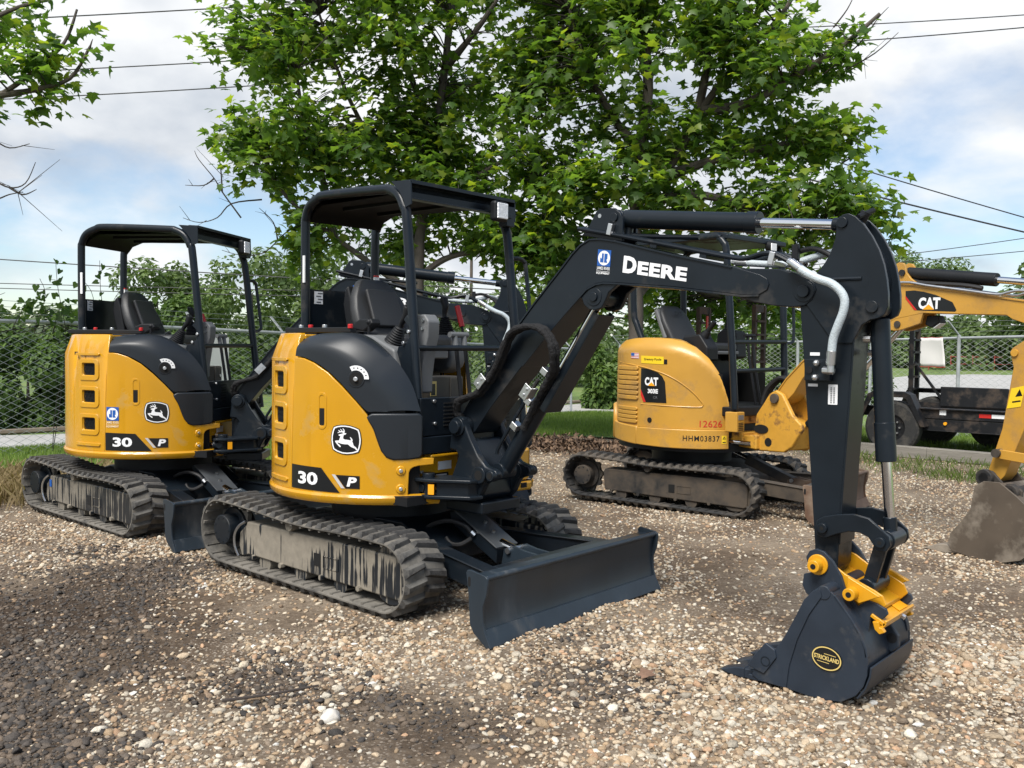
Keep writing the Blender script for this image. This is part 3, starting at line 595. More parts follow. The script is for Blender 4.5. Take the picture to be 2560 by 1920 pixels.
def build_cab(root):
    G = 'house'; y0 = .12
    # seat
    rows = []
    for z, w_, x, d in ((1.50, .20, -.20, .09), (1.56, .235, -.235, .10), (1.64, .245, -.27, .10), (1.72, .235, -.30, .095), (1.80, .205, -.335, .085), (1.86, .165, -.36, .075), (1.905, .125, -.378, .06), (1.925, .085, -.386, .035)):
        r = []
        for k in range(24):
            t = 2*math.pi*k/24; cx = math.copysign(abs(math.cos(t))**.55, math.cos(t)); sy = math.copysign(abs(math.sin(t))**.55, math.sin(t))
            bol = .022*abs(sy)**3 if cx > 0 else 0
            r.append(Vector((x+d*.5*cx+bol, y0+w_*sy, z)))
        rows.append(r)
    b = B(); b.loft(rows, closed=True); b.bm.faces.new([v for v in b.bm.verts][-24:]); seat = add(b.obj('seat_backrest', 'seat_vinyl', root, ang=75), G)
    b = B(); b.box((-.232, y0, 1.725), (.03, .27, .27), rot=(0, R(-21), 0)); b.obj('backrest_insert', 'seat_vinyl', seat, bevel=.014, seg=3)
    b = B(); b.tube([(-.16, y0+.22, 1.46), (-.10, y0+.12, 1.56), (.0, y0-.05, 1.565), (.02, y0-.2, 1.52)], .018, 6, smooth=4); add(b.obj('seat_belt', 'black_plastic', root), G)
    b = B(); b.box((-.02, y0, 1.50), (.44, .46, .10)); add(b.obj('seat_cushion', 'seat_vinyl', root, bevel=.04, seg=4), G)
    b = B(); b.prism([(-.40, 1.53), (-.45, 1.75), (-.43, 1.86), (-.40, 1.88), (-.37, 1.80), (-.32, 1.53)], y0-.19, y0+.19); add(b.obj('seat_shell', 'black_plastic', root, bevel=.02), G)
    b = B(); b.box((.0, y0, 1.43), (.36, .40, .08)); add(b.obj('seat_base', 'grey_plastic', root, bevel=.012), G)
    # arm rests and consoles
    b = B(); b.prism([(-.13, 1.575), (-.12, 1.615), (-.06, 1.640), (.05, 1.642), (.07, 1.61), (.03, 1.585), (-.02, 1.56)], -.25, -.17); add(b.obj('armrest', 'black_plastic', root, bevel=.012), G)
    b = B(); b.prism([(-.15, 1.40), (-.15, 1.52), (.03, 1.54), (.16, 1.533), (.36, 1.45), (.40, 1.30), (.30, 1.25)], -.33, -.14); add(b.obj('right_console', 'grey_plastic', root, bevel=.02, seg=3), G)
    b = B(); b.prism([(-.14, 1.30), (-.11, 1.50), (-.02, 1.56), (.09, 1.545), (.125, 1.40), (.10, 1.33), (.02, 1.29)], .40, .56); add(b.obj('left_console', 'grey_plastic', root, bevel=.03, seg=3), G)
    b = B(); b.prism([(.455, 1.62), (.48, 1.66), (.55, 1.66), (.585, 1.62), (.58, 1.53), (.555, 1.45), (.53, 1.30), (.525, 1.19), (.47, 1.19), (.49, 1.40)], -.26, -.16); mc = add(b.obj('monitor_column', 'grey_plastic', root, bevel=.012, seg=3), G)
    for x, z in ((.545, 1.625), (.54, 1.575)):
        b = B(); b.cyl((x, -.262, z), (x, -.27, z), .010, 8); b.obj('column_screw', 'zinc', mc)
    def joystick(base, top, nm):
        bs, tp = Vector(base), Vector(top); d = (tp-bs); L_ = d.length; d.normalize(); q = d.to_track_quat('Z', 'Y').to_matrix(); rows = []
        for k in range(19):
            f = k/18; rr = .066-.040*f+(.005 if k % 2 else -.003); rows.append([bs+q @ Vector((rr*math.cos(t), rr*math.sin(t), f*L_*.50)) for t in np.linspace(0, 2*math.pi, 16, endpoint=False)])
        b = B(); b.loft(rows, closed=True); b.bm.faces.new(b.bm.verts[-16:]); j = add(b.obj('joystick', 'black_plastic', root, ang=20), G)
        b = B(); b.tube([bs+d*L_*.45, bs+d*L_*.62, bs+d*L_*.80+Vector((.012, 0, 0)), tp+Vector((.0, 0, 0)), tp+d*.012], .0, 12, smooth=3, rs=[.016, .016, .016, .018, .020, .022, .024, .026, .027, .028, .027, .024, .018]); b.obj('joystick_grip', 'black_plastic', j)
        return j
    joystick((.255, -.24, 1.475), (.385, -.24, 1.70), 'r'); joystick((0, .47, 1.555), (-.02, .47, 1.80), 'l')
    b = B(); b.tube([(.15, .50, 1.50), (.125, .50, 1.62)], .009, 8); rl = add(b.obj('blade_lever', 'black_plastic', root), G)
    b = B(); b.tube([(.128, .50, 1.61), (.085, .50, 1.735), (.08, .50, 1.75)], .019, 12); b.obj('lever_grip', 'red_plastic', rl)
    b = B(); b.tube([(.02, -.24, 1.52), (.03, -.24, 1.61)], .009, 8); b.sph((.03, -.24, 1.62), .02); add(b.obj('throttle_lever', 'black_plastic', root), G)
    for y in (.06, .14):
        b = B(); b.tube([(.57, y, 1.0), (.545, y, 1.20), (.505, y, 1.46), (.50, y, 1.50)], .013, 8); tl = add(b.obj('travel_lever', 'black_plastic', root), G)
        b = B(); b.tube([(.50, y, 1.47), (.49, y, 1.535)], .018, 10); b.tube([(.49, y-.045, 1.545), (.49, y+.035, 1.545)], .018, 10); b.obj('lever_grip', 'grey_plastic', tl)
    b = B(); b.box((.35, .06, 1.02), (.16, .10, .02), rot=(0, R(-20), 0)); b.box((.35, .18, 1.02), (.16, .10, .02), rot=(0, R(-20), 0)); add(b.obj('foot_pedal', 'black_plastic', root), G)
    # canopy
    near = [(-.61, -.255, 1.52), (-.61, -.258, 2.22), (-.60, -.26, 2.32), (-.555, -.265, 2.395), (-.46, -.27, 2.437), (-.36, -.275, 2.450), (.20, -.298, 2.424), (.30, -.303, 2.410), (.385, -.31, 2.365), (.435, -.315, 2.28), (.462, -.318, 2.18), (.565, -.326, 1.20), (.60, -.33, .86)]
    far = [(-.63, .367, 1.50), (-.63, .37, 2.22), (-.62, .375, 2.31), (-.575, .38, 2.385), (-.48, .39, 2.425), (-.38, .40, 2.44), (.20, .54, 2.43), (.33, .565, 2.405), (.41, .57, 2.35), (.45, .572, 2.26), (.475, .573, 2.15), (.54, .573, 1.60), (.625, .573, .90)]
    for pth in (near, far):
        b = B(); b.tube(pth, .0305, 14, smooth=4); add(b.obj('canopy_hoop', 'steel_paint', root), G)
    b = B(); b.loft([[Vector((-.60, -.24, 2.30)), Vector((-.60, .37, 2.305))], [Vector((-.56, -.245, 2.375)), Vector((-.56, .375, 2.38))], [Vector((-.46, -.25, 2.425)), Vector((-.46, .385, 2.425))], [Vector((.36, -.29, 2.425)), Vector((.36, .555, 2.43))], [Vector((.46, -.29, 2.415)), Vector((.46, .555, 2.425))], [Vector((.46, -.29, 2.385)), Vector((.46, .555, 2.395))], [Vector((-.44, -.25, 2.395)), Vector((-.44, .385, 2.395))], [Vector((-.54, -.245, 2.35)), Vector((-.54, .375, 2.355))], [Vector((-.575, -.24, 2.30)), Vector((-.575, .37, 2.305))]])
    rf = add(b.obj('canopy_roof', 'matte_black', root), G)
    for y in (-.08, .22):
        b = B(); b.box((-.02, y, 2.39), (.8, .03, .03)); b.obj('roof_rib', 'matte_black', rf)
    hp = [(.345, 2.452), (.50, 2.442), (.516, 2.43), (.520, 2.30), (.470, 2.285), (.455, 2.33), (.415, 2.385)]
    b = B(); b.prism(hp, -.345, -.335); b.prism(hp, .585, .595); vis_ = add(b.obj('visor_gusset', 'steel_paint', root, bevel=.002), G)
    b = B(); b.box((.475, .125, 2.444), (.09, .92, .008), rot=(0, R(4), 0)); b.box((.517, .125, 2.434), (.008, .92, .022)); b.box((.455, .125, 2.39), (.010, .92, .10)); b.box((.485, .125, 2.338), (.06, .92, .008)); add(b.obj('canopy_visor', 'steel_paint', root, bevel=.002), G)
    b = B(); b.box((.545, .40, 2.345), (.06, .13, .13)); wl = add(b.obj('work_light', 'black_plastic', root, bevel=.022, seg=3), G)
    b = B(); b.box((.577, .40, 2.345), (.012, .098, .10)); b.obj('lamp_lens', 'lamp_glass', wl, bevel=.012, seg=3)
    b = B(); b.box((.51, .48, 2.33), (.05, .12, .03)); b.box((.485, .545, 2.33), (.07, .08, .13)); b.obj('lamp_bracket', 'steel_paint', wl, bevel=.004)
    b = B(); b.tube([(.55, -.32, 1.46), (.55, .573, 1.465)], .0185, 12); add(b.obj('front_cross_bar', 'steel_paint', root), G)
    b = B(); b.tube([(.49, .58, 2.06), (.50, .66, 2.065), (.51, .70, 2.045), (.515, .71, 2.0), (.56, .71, 1.66), (.56, .695, 1.62), (.545, .66, 1.60), (.54, .58, 1.60)], .0145, 10, smooth=3); add(b.obj('grab_handle', 'steel_paint', root), G)
    b = B(); b.box((-.615, .06, 1.69), (.012, .64, .32)); bp_ = add(b.obj('back_panel', 'steel_paint', root), G)
    b = B(); b.box((-.6075, -.15, 1.795), (.003, .07, .085)); b.obj('safety_label', 'white_decal', bp_)
    for k in range(4):
        b = B(); b.box((-.6055, -.15+.012*(k % 2), 1.765+.02*k), (.0015, .04, .008)); b.obj('label_mark', 'grey_plastic', bp_)
    b = B(); b.box((-.592, -.283, 1.98), (.02, .008, .18)); add(b.obj('post_label', 'white_decal', root), G)
    for z, m, h in ((1.975, 'red_decal', .012), (1.945, 'white_decal', .045), (1.88, 'black_decal', .075), (1.82, 'white_decal', .04)):
        b = B(); b.box((-.604, .362, z), (.010, .045, h)); add(b.obj('warning_label', m, root), G)

def strip(b, pts, y, t, side=1):
    """thin plate that follows a polyline of (x, z), full width +-y"""
    P = [Vector((p[0], 0, p[1])) for p in pts]; lo = []; n = len(P)
    for i, p in enumerate(P):
        d = (P[min(i+1, n-1)]-P[max(i-1, 0)]).normalized(); nn = Vector((-d.z, 0, d.x))*side; lo.append((p, p+nn*t))
    rows = [[Vector((a.x, -y, a.z)), Vector((a.x, y, a.z)), Vector((c.x, y, c.z)), Vector((c.x, -y, c.z))] for a, c in lo]
    b.loft(rows, closed=True); b.bm.verts.ensure_lookup_table(); V = b.bm.verts[-4*n:]
    b.bm.faces.new(V[:4][::-1]); b.bm.faces.new(V[-4:])
def pin(name, x, z, y0, y1, r, m, parent, grp=None, cap=True):
    b = B(); b.cyl((x, y0, z), (x, y1, z), r, 22); o = b.obj(name, m, parent, bevel=.003)
    if grp: add(o, grp)
    return o
def build_boom(root):
    G = 'boom'; SP = 'steel_paint'
    # swing bracket
    nearp = [(.700, 1.012), (.712, 1.045), (.745, 1.062), (.79, 1.052), (.815, 1.004), (.856, .93), (.916, .84), (.974, .785), (1.05, .770), (1.066, .745), (1.045, .709), (.975, .688), (.925, .60), (.885, .565), (.815, .575), (.795, .62), (.70, .66), (.70, .70), (.735, .776), (.756, .826), (.735, .855), (.68, .862), (.69, .93)]
    b = B(); b.prism(nearp, -.175, -.125); b.prism(nearp, .125, .175); b.prism([(.70, .57), (.70, .84), (.80, .93), (.83, .925), (.905, .80), (.915, .60), (.88, .57)], -.13, .13)
    sw = add(b.obj('swing_bracket', SP, root, bevel=.014, seg=3), G)
    b = B(); b.box((.80, 0, .535), (.30, .34, .07)); b.box((.74, 0, .80), (.12, .2, .42)); b.obj('kingpin_housing', SP, sw, bevel=.012)
    b = B(); b.cyl((.755, -.215, 1.0), (.755, .215, 1.0), .040, 24); b.cyl((.755, -.19, 1.0), (.755, -.10, 1.0), .056, 24); b.cyl((.755, .10, 1.0), (.755, .19, 1.0), .056, 24); b.obj('boom_foot_pin', SP, sw, bevel=.005)
    for x, z, r in ((.943, .733, .050), (1.029, .737, .030)):
        b = B(); b.cyl((x, -.20, z), (x, -.12, z), r, 24); b.cyl((x, .12, z), (x, .20, z), r, 24); bs = b.obj('bracket_boss', SP, sw, bevel=.006)
        b = B(); b.cyl((x, -.2015, z), (x, -.19, z), r*.58, 20); b.obj('boss_bore', 'hollow_black', bs)
    b = B(); b.prismz([(.60, -.385), (.63, -.40), (.72, -.385), (.93, -.25), (.95, -.16), (.70, -.16), (.60, -.27)], .685, .708); b.prismz([(.60, -.385), (.63, -.40), (.72, -.385), (.93, -.25), (.95, -.16), (.70, -.16), (.60, -.27)], .590, .614); b.prismz([(.74, -.34), (.90, -.24), (.92, -.16), (.74, -.16)], .60, .70); b.obj('swing_clevis', SP, sw, bevel=.008)
    b = B(); b.cyl((.665, -.325, .575), (.665, -.325, .735), .038, 20); b.obj('clevis_pin', SP, sw, bevel=.005)
    b = B(); b.cyl((.62, -.34, .728), (.62, -.34, .742), .013, 6); b.obj('clevis_bolt', 'zinc', sw)
    b = B(); b.box((.735, -.372, .648), (.035, .008, .058), rot=(0, 0, R(30))); b.obj('reflector', 'orange_decal', sw)
    b = B(); b.cyl((.66, -.325, .648), (.42, -.36, .655), .022, 14); add(b.obj('swing_cylinder_rod', 'chrome', root), 'house')
    b = B(); b.cyl((.655, -.325, .648), (.59, -.333, .65), .032, 14); b.cyl((.648, -.372, .648), (.648, -.28, .648), .026, 14); add(b.obj('swing_rod_eye', SP, root, bevel=.005), G)
    # boom
    bot = [(.825, .975), (.93, 1.105), (1.063, 1.247), (1.18, 1.367), (1.301, 1.487), (1.375, 1.562), (1.463, 1.645), (1.556, 1.728), (1.617, 1.782), (1.677, 1.806), (1.726, 1.812), (1.805, 1.807), (2.146, 1.774), (2.40, 1.738), (2.52, 1.722), (2.60, 1.722)]
    nose = [(2.64, 1.742), (2.648, 1.768), (2.635, 1.795), (2.60, 1.815)]
    top = [(2.463, 1.858), (2.315, 1.894), (2.143, 1.934), (1.915, 1.994), (1.801, 2.024), (1.702, 2.042), (1.632, 2.044), (1.572, 2.017), (1.52, 1.975), (1.448, 1.902), (1.363, 1.819), (1.255, 1.712), (1.148, 1.60), (1.024, 1.462), (.861, 1.262), (.745, 1.103), (.697, 1.03)]
    foot = [(.695, .985), (.72, .945), (.77, .935)]
    b = B(); b.prism(bot+nose+top+foot, -.10, .10); boom = add(b.obj('boom', SP, root, bevel=.004, ang=50), G)
    b = B(); strip(b, top, .107, .010); b.obj('boom_top_plate', SP, boom, bevel=.002, ang=50)
    b = B(); strip(b, bot[3:], .107, .010, -1); b.obj('boom_bottom_plate', SP, boom, bevel=.002, ang=50)
    tip = [(2.40, 1.745), (2.574, 1.688), (2.667, 1.670), (2.763, 1.661), (2.815, 1.666), (2.85, 1.692), (2.868, 1.735), (2.858, 1.765), (2.835, 1.785), (2.767, 1.813), (2.691, 1.836), (2.55, 1.845), (2.42, 1.85)]
    b = B(); b.prism(tip, -.094, .094); b.obj('boom_tip', SP, boom, bevel=.005, ang=50)
    pin('arm_pin', 2.812, 1.730, -.112, .112, .028, SP, boom); pin('arm_pin_boss', 2.812, 1.730, -.098, .098, .048, SP, boom)
    lug = [(1.56, 2.07), (1.605, 2.11), (1.651, 2.187), (1.676, 2.203), (1.77, 2.197), (1.805, 2.17), (1.822, 2.132), (1.822, 2.02), (1.70, 2.04)]
    for s in (-1, 1):
        b = B(); b.prism(lug, s*.052, s*.072); lg = b.obj('cylinder_lug', SP, boom, bevel=.004)
        b = B(); b.cyl((1.677, s*.073, 2.164), (1.677, s*.05, 2.164), .011, 14); b.obj('lug_hole', 'zinc', lg)
    pin('arm_cylinder_pin', 1.769, 2.148, -.082, .082, .024, SP, boom)
    eye = [(1.54, 1.72), (1.585, 1.735), (1.60, 1.70), (1.63, 1.675), (1.67, 1.667), (1.715, 1.68), (1.74, 1.72), (1.76, 1.76), (1.82, 1.80), (1.70, 1.815), (1.6, 1.78)]
    for s in (-1, 1):
        b = B(); b.prism(eye, s*.068, s*.098); b.obj('boom_cylinder_lug', SP, boom, bevel=.005)
    pin('boom_cylinder_pin', 1.668, 1.738, -.112, .112, .024, SP, boom); pin('pin_boss', 1.668, 1.738, -.102, .102, .048, SP, boom)
    # boom cylinder
    p0, p1 = Vector((.965, 0, .745)), Vector((1.645, 0, 1.735)); d = (p1-p0).normalized(); nn = Vector((d.z, 0, -d.x))
    b = B(); b.cyl(p0, p0+d*.70, .048, 24); b.cyl(p0+d*.67, p0+d*.715, .054, 24); b.cyl(p0+Vector((0, -.06, 0)), p0+Vector((0, .06, 0)), .05, 20)
    cy = add(b.obj('boom_cylinder', SP, root, bevel=.005), G)
    b = B(); b.cyl(p0+d*.70, p1, .024, 18); b.cyl(p1+Vector((0, -.05, 0)), p1+Vector((0, .05, 0)), .042, 18); b.obj('boom_cylinder_rod', 'chrome', cy)
    g0, g1 = p0+d*.50+nn*.085, p1-d*.055+nn*.080
    b = B(); b.beam(g0, g1, .15, .010, upv=nn); b.beam(g0-nn*.018+Vector((0, -.072, 0)), g1-nn*.018+Vector((0, -.072, 0)), .006, .04, upv=nn); b.beam(g0-nn*.018+Vector((0, .072, 0)), g1-nn*.018+Vector((0, .072, 0)), .006, .04, upv=nn); b.obj('rod_guard', SP, cy, bevel=.002)
    b = B(); b.tube([p0+d*.08-nn*.06+Vector((0, -.06, 0)), p0+d*.16-nn*.075+Vector((0, -.06, 0)), p0+d*.62-nn*.062+Vector((0, -.06, 0))], .011, 8, smooth=3); b.tube([p0+d*.1-nn*.05+Vector((0, .04, 0)), p0+d*.6-nn*.05+Vector((0, .04, 0))], .011, 8); b.obj('cylinder_pipe', SP, cy)
    for f in (.30, .48, .685):
        q = p0+d*f-nn*.045+Vector((0, -.05, 0)); b = B(); b.beam(q-d*.02, q+d*.02, .06, .05, upv=nn); b.obj('pipe_clamp', 'zinc', cy, bevel=.004)
    # arm cylinder on top of the boom
    a0, a1 = Vector((1.790, 0, 2.146)), Vector((2.535, 0, 2.066)); e_ = Vector((2.970, 0, 2.022)); ax = (e_-a0).normalized(); nz = Vector((-ax.z, 0, ax.x))
    b = B(); b.cyl(a0, a1, .048, 28); b.cyl(a1-ax*.05, a1+ax*.012, .053, 28); b.cyl(Vector((1.769, -.05, 2.148)), Vector((1.769, .05, 2.148)), .044, 20); ac = add(b.obj('arm_cylinder', SP, root, bevel=.004), G)
    b = B(); b.cyl(a1, e_, .0235, 20); b.obj('arm_cylinder_rod', 'chrome', ac)
    b = B(); b.cyl(e_-ax*.07, e_-ax*.02, .03, 18); b.cyl(e_+Vector((0, -.05, 0)), e_+Vector((0, .05, 0)), .04, 20); b.obj('rod_eye', SP, ac, bevel=.004)
    b = B(); b.cyl(a0+ax*.03-nz*.04, a0+ax*.03-nz*.085, .022, 12); b.tube([a0+ax*.03-nz*.07, a0+ax*.10-nz*.085, a0+ax*.45-nz*.08], .012, 8, smooth=3); b.obj('cylinder_port', SP, ac)
    # pipes on the boom
    for y, dz in ((-.085, 0), (-.05, .004), (.05, .004), (.085, 0)):
        b = B(); b.tube([(1.548, y, 2.105+dz), (1.76, y, 2.060+dz), (1.942, y, 2.019+dz), (2.212, y, 1.956+dz), (2.463, y, 1.899+dz), (2.534, y, 1.895+dz), (2.60, y, 1.91+dz), (2.66, y, 1.905+dz), (2.745, y, 1.862+dz)], .0115, 8, smooth=4); add(b.obj('boom_pipe', SP, root), G)
    for x, z in ((1.759, 2.085), (2.655, 1.885)):
        b = B(); b.box((x, -.088, z), (.028, .03, .06), rot=(0, R(14), 0)); b.box((x, 0, z-.02), (.03, .19, .02), rot=(0, R(14), 0)); add(b.obj('pipe_clamp', 'zinc', root, bevel=.003), G)
    for x, z in ((2.02, 1.985), (2.30, 1.918)):
        b = B(); b.box((x, 0, z), (.04, .18, .024), rot=(0, R(14), 0)); add(b.obj('pipe_saddle', SP, root, bevel=.003), G)
    b = B(); b.box((2.715, .03, 1.92), (.03, .03, .07)); add(b.obj('pipe_stop', 'black_plastic', root, bevel=.003), G)
    def hose(pts, r, m, fit=True):
        b = B(); b.tube(pts, r, 12, smooth=5); h = add(b.obj('hydraulic_hose', m, root), G)
        if fit:
            for i, j in ((0, 1), (-1, -2)):
                p = Vector(pts[i]); q = Vector(pts[j]); dd = (p-q).normalized(); b = B(); b.cyl(p-dd*.05, p+dd*.012, r*1.12, 12); b.cyl(p+dd*.01, p+dd*.03, r*.85, 6); b.obj('hose_fitting', 'zinc', h, bevel=.002)
        return h
    hose([(2.775, -.13, 1.852), (2.843, -.15, 1.808), (2.901, -.155, 1.778), (2.958, -.155, 1.756), (3.0, -.155, 1.721), (3.019, -.155, 1.682), (3.014, -.155, 1.632), (2.994, -.155, 1.578), (2.973, -.152, 1.519), (2.966, -.150, 1.455), (2.963, -.148, 1.418)], .0185, 'hose_silver')
    hose([(2.43, .02, 1.888), (2.53, .02, 1.876), (2.63, .03, 1.868), (2.70, .05, 1.872), (2.78, .07, 1.895), (2.87, .10, 1.915), (2.95, .13, 1.87), (2.98, .14, 1.77)], .0165, 'hose_silver')
    hose([(2.70, .06, 1.92), (2.78, .06, 1.935), (2.86, .05, 1.905), (2.92, .04, 1.85)], .012, 'hose_rubber', False)
    # sleeved hose bundle looping over the boom side
    for dy, k in ((0, 0), (.035, .02)):
        lp = [(.71+k, -.10, 1.03), (.695+k, -.13, 1.085), (.722+k, -.155, 1.140), (.79, -.165+dy, 1.17), (.887, -.165+dy, 1.20), (.954, -.16+dy, 1.262), (.985, -.155+dy, 1.305), (1.041, -.16+dy, 1.375), (1.098, -.17+dy, 1.475), (1.16, -.18+dy, 1.551), (1.259, -.185+dy, 1.583), (1.361, -.185+dy, 1.575), (1.422, -.18+dy, 1.525), (1.447, -.17+dy, 1.46), (1.436, -.15+dy, 1.39), (1.406, -.12+dy, 1.335), (1.359, -.10+dy, 1.285), (1.318, -.09+dy, 1.235), (1.27, -.08+dy, 1.17), (1.215, -.07+dy, 1.09), (1.16, -.06+dy, 1.01)]
        P = crom(lp, 5); rs = [.0185+.0022*math.sin(i*1.9+k*50)+.002*math.sin(i*.7) for i in range(len(P))]
        b = B(); b.tube(P, .022, 10, rs=rs); add(b.obj('hose_sleeve', 'hose_sleeve', root), G)
    for x, z, a in ((.948, 1.262, 46), (1.29, 1.215, 54)):
        b = B(); b.box((x, -.155, z), (.07, .075, .012), rot=(0, R(-a), 0)); b.box((x-.01, -.19, z+.01), (.085, .008, .055), rot=(0, R(-a), 0)); hc = add(b.obj('hose_clamp', 'zinc', root, bevel=.002), G)
        for q in (-.02, .02):
            b = B(); b.cyl((x-.01+q*math.cos(R(a)), -.193, z+.01+q*math.sin(R(a))), (x-.01+q*math.cos(R(a)), -.203, z+.01+q*math.sin(R(a))), .008, 6); b.obj('clamp_bolt', 'zinc', hc)
    # boom lettering: "DEERE" and the dealer sticker
    org = Vector((1.846, -.1015, 1.858)); ux = Vector((.986, 0, -.166)); uy = Vector((.10, 0, .995))
    bmD = text2d('D', 1, .05); fit2d(bmD, 0, 0, .082, .086)
    t2 = text2d('EERE', 1, .045, spacing=1.06); fit2d(t2, .090, .001, .378, .068)
    o1 = add(lay(bmD, 'boom_lettering', 'white_decal', root, org, ux, uy), G); lay(t2, 'lettering_tail', 'white_decal', o1, org, ux, uy)
    add(dealer_sticker(root, None, Vector((1.682, -.1015, 1.858)), Vector((.991, 0, -.13)), Vector((.075, 0, .997)), .084, .128, 'white_decal'), G)
    # arm
    arm = [(2.785, 1.70), (2.793, 1.62), (2.808, 1.464), (2.84, 1.104), (2.871, .742), (2.883, .60), (2.884, .53), (2.905, .49), (2.937, .475), (2.97, .485), (2.988, .52), (2.990, .60), (2.996, .80), (3.004, .96), (3.017, 1.2), (3.030, 1.5), (3.045, 1.62), (3.03, 1.74), (2.9, 1.79)]
    b = B(); b.prism(arm, -.08, .08); ar = add(b.obj('arm', SP, root, bevel=.005, ang=50), G)
    b = B(); strip(b, [(3.033, 1.55), (3.017, 1.2), (3.004, .96), (2.996, .80), (2.991, .62)], .085, .008, 1); b.obj('arm_back_plate', SP, ar, bevel=.002)
    head = [(2.80, 1.70), (2.867, 1.812), (2.898, 1.848), (2.923, 1.890), (2.945, 1.955), (2.950, 2.011), (2.958, 2.040), (2.973, 2.056), (2.998, 2.060), (3.03, 2.045), (3.064, 2.011), (3.102, 1.956), (3.134, 1.893), (3.155, 1.832), (3.168, 1.771), (3.176, 1.71), (3.177, 1.655), (3.165, 1.622), (3.136, 1.606), (3.105, 1.600), (3.069, 1.578), (3.03, 1.50), (2.95, 1.50)]
    for s in (-1, 1):
        b = B(); b.prism(head, s*.062, s*.088); b.obj('arm_head_plate', SP, ar, bevel=.003, ang=50)
    b = B(); strip(b, [(2.90, 1.82), (2.95, 1.93), (3.0, 1.97), (3.06, 1.94), (3.11, 1.86), (3.13, 1.77), (3.12, 1.68), (3.06, 1.60)], .063, .012); b.obj('arm_head_web', SP, ar)
    pin('rod_pin', 2.975, 2.022, -.098, .098, .024, SP, ar); pin('bucket_cylinder_pin', 3.112, 1.655, -.098, .098, .026, SP, ar)
    b = B(); b.cyl((3.03, -.055, 2.045), (3.055, .055, 2.085), .012, 8); b.cyl((3.02, 0, 2.03), (3.045, 0, 2.072), .022, 12); b.obj('grease_hose', 'black_plastic', ar)
    b = B(); b.cyl((2.93, -.086, 1.778), (3.065, -.086, 1.778), .010, 8); b.cyl((3.075, -.0885, 1.765), (3.075, -.08, 1.765), .022, 16); b.obj('arm_bar', SP, ar)
    b = B(); b.box((2.890, -.100, 1.382), (.115, .04, .095)); vb = add(b.obj('valve_block', SP, root, bevel=.004), G)
    for x, z in ((2.893, 1.413), (2.888, 1.350)):
        b = B(); b.cyl((x, -.12, z), (x, -.140, z), .013, 12); b.sph((x, -.140, z), .012, 6); b.obj('block_bolt', 'zinc', vb)
    b = B(); b.cyl((2.857, -.12, 1.382), (2.857, -.126, 1.382), .016, 16); b.obj('block_plug', 'black_plastic', vb)
    b = B(); b.cyl((2.925, -.135, 1.382), (2.975, -.145, 1.380), .017, 6); b.cyl((2.963, -.148, 1.372), (2.963, -.148, 1.425), .016, 8); b.obj('elbow_fitting', 'zinc', vb, bevel=.003)
    for x0, x1, z0, z1 in ((2.842, 2.886, 1.445, 1.459), (2.836, 2.880, 1.308, 1.320)):
        b = B(); b.box(((x0+x1)/2, -.0812, (z0+z1)/2), (x1-x0, .002, z1-z0)); b.obj('block_label', 'white_decal', vb)
    lb = add(lay(fill2d([rrect(0, 0, .042, .088, .003)]), 'arm_label', 'white_decal', root, (2.928, -.0815, 1.231), (1, 0, 0), (0, 0, 1)), G)
    lay(fit2d(text2d('USE ISO 6743-4', 1, .0), .008, .006, .082, .016), 'label_text', 'black_decal', lb, (2.930, -.0822, 1.232), (0, 0, 1), (-1, 0, 0)) if False else None
    for k in range(2):
        b = B()
        for j in range(9): b.box((2.942+.013*k, -.0824, 1.240+.008*j), (.006, .0008, .0045))
        b.obj('label_print', 'grey_plastic', lb)
    # bucket cylinder and links
    c0, c1, c2 = Vector((3.112, 0, 1.655)), Vector((3.158, 0, .992)), Vector((3.186, 0, .664)); cx = (c2-c0).normalized()
    b = B(); b.cyl(c0+cx*.05, c1, .041, 28); b.cyl(c1-cx*.17, c1, .0435, 28); b.cyl(c0+Vector((0, -.045, 0)), c0+Vector((0, .045, 0)), .04, 20); bc = add(b.obj('bucket_cylinder', SP, root, bevel=.004), G)
    b = B(); b.cyl(c1, c2-cx*.05, .022, 20); b.obj('bucket_cylinder_rod', 'chrome', bc)
    b = B(); b.cyl(c2-cx*.09, c2-cx*.02, .028, 18); b.cyl(c2+Vector((0, -.075, 0)), c2+Vector((0, .075, 0)), .042, 22); b.obj('rod_eye', SP, bc, bevel=.004)
    b = B(); b.cyl((3.06, -.03, 1.52), (3.09, -.03, 1.52), .016, 8); b.cyl((3.06, .03, 1.46), (3.09, .03, 1.46), .014, 8); b.obj('cylinder_fitting', 'zinc', bc)
    lk = [(2.898, .682), (2.909, .722), (2.936, .741), (2.997, .758), (3.064, .768), (3.131, .758), (3.182, .721), (3.219, .690), (3.225, .654), (3.208, .626), (3.17, .622), (3.152, .651), (3.133, .677), (3.096, .692), (3.051, .690), (2.999, .673), (2.946, .648), (2.914, .655)]
    for s in (-1, 1):
        b = B(); b.prism(lk, s*.105, s*.125); add(b.obj('guide_link', SP, root, bevel=.004, ang=50), G)
    for x, z in ((2.937, .691), (3.186, .664)):
        p = pin('link_pin', x, z, -.142, .142, .022, SP, root, G); b = B(); b.cyl((x, -.1425, z), (x, -.13, z), .009, 12); b.obj('pin_bore', 'hollow_black', p)
    b = B(); b.beam((3.172, -.055, .66), (3.118, -.055, .455), .030, .055, upv=(1, 0, .3)); b.beam((3.172, .055, .66), (3.118, .055, .455), .030, .055, upv=(1, 0, .3)); b.cyl((3.118, -.10, .455), (3.118, .10, .455), .038, 22); b.cyl((3.186, -.10, .664), (3.186, .10, .664), .036, 22); add(b.obj('bucket_link', SP, root, bevel=.005), G)
    # quick coupler
    CY = 'coupler_yellow'
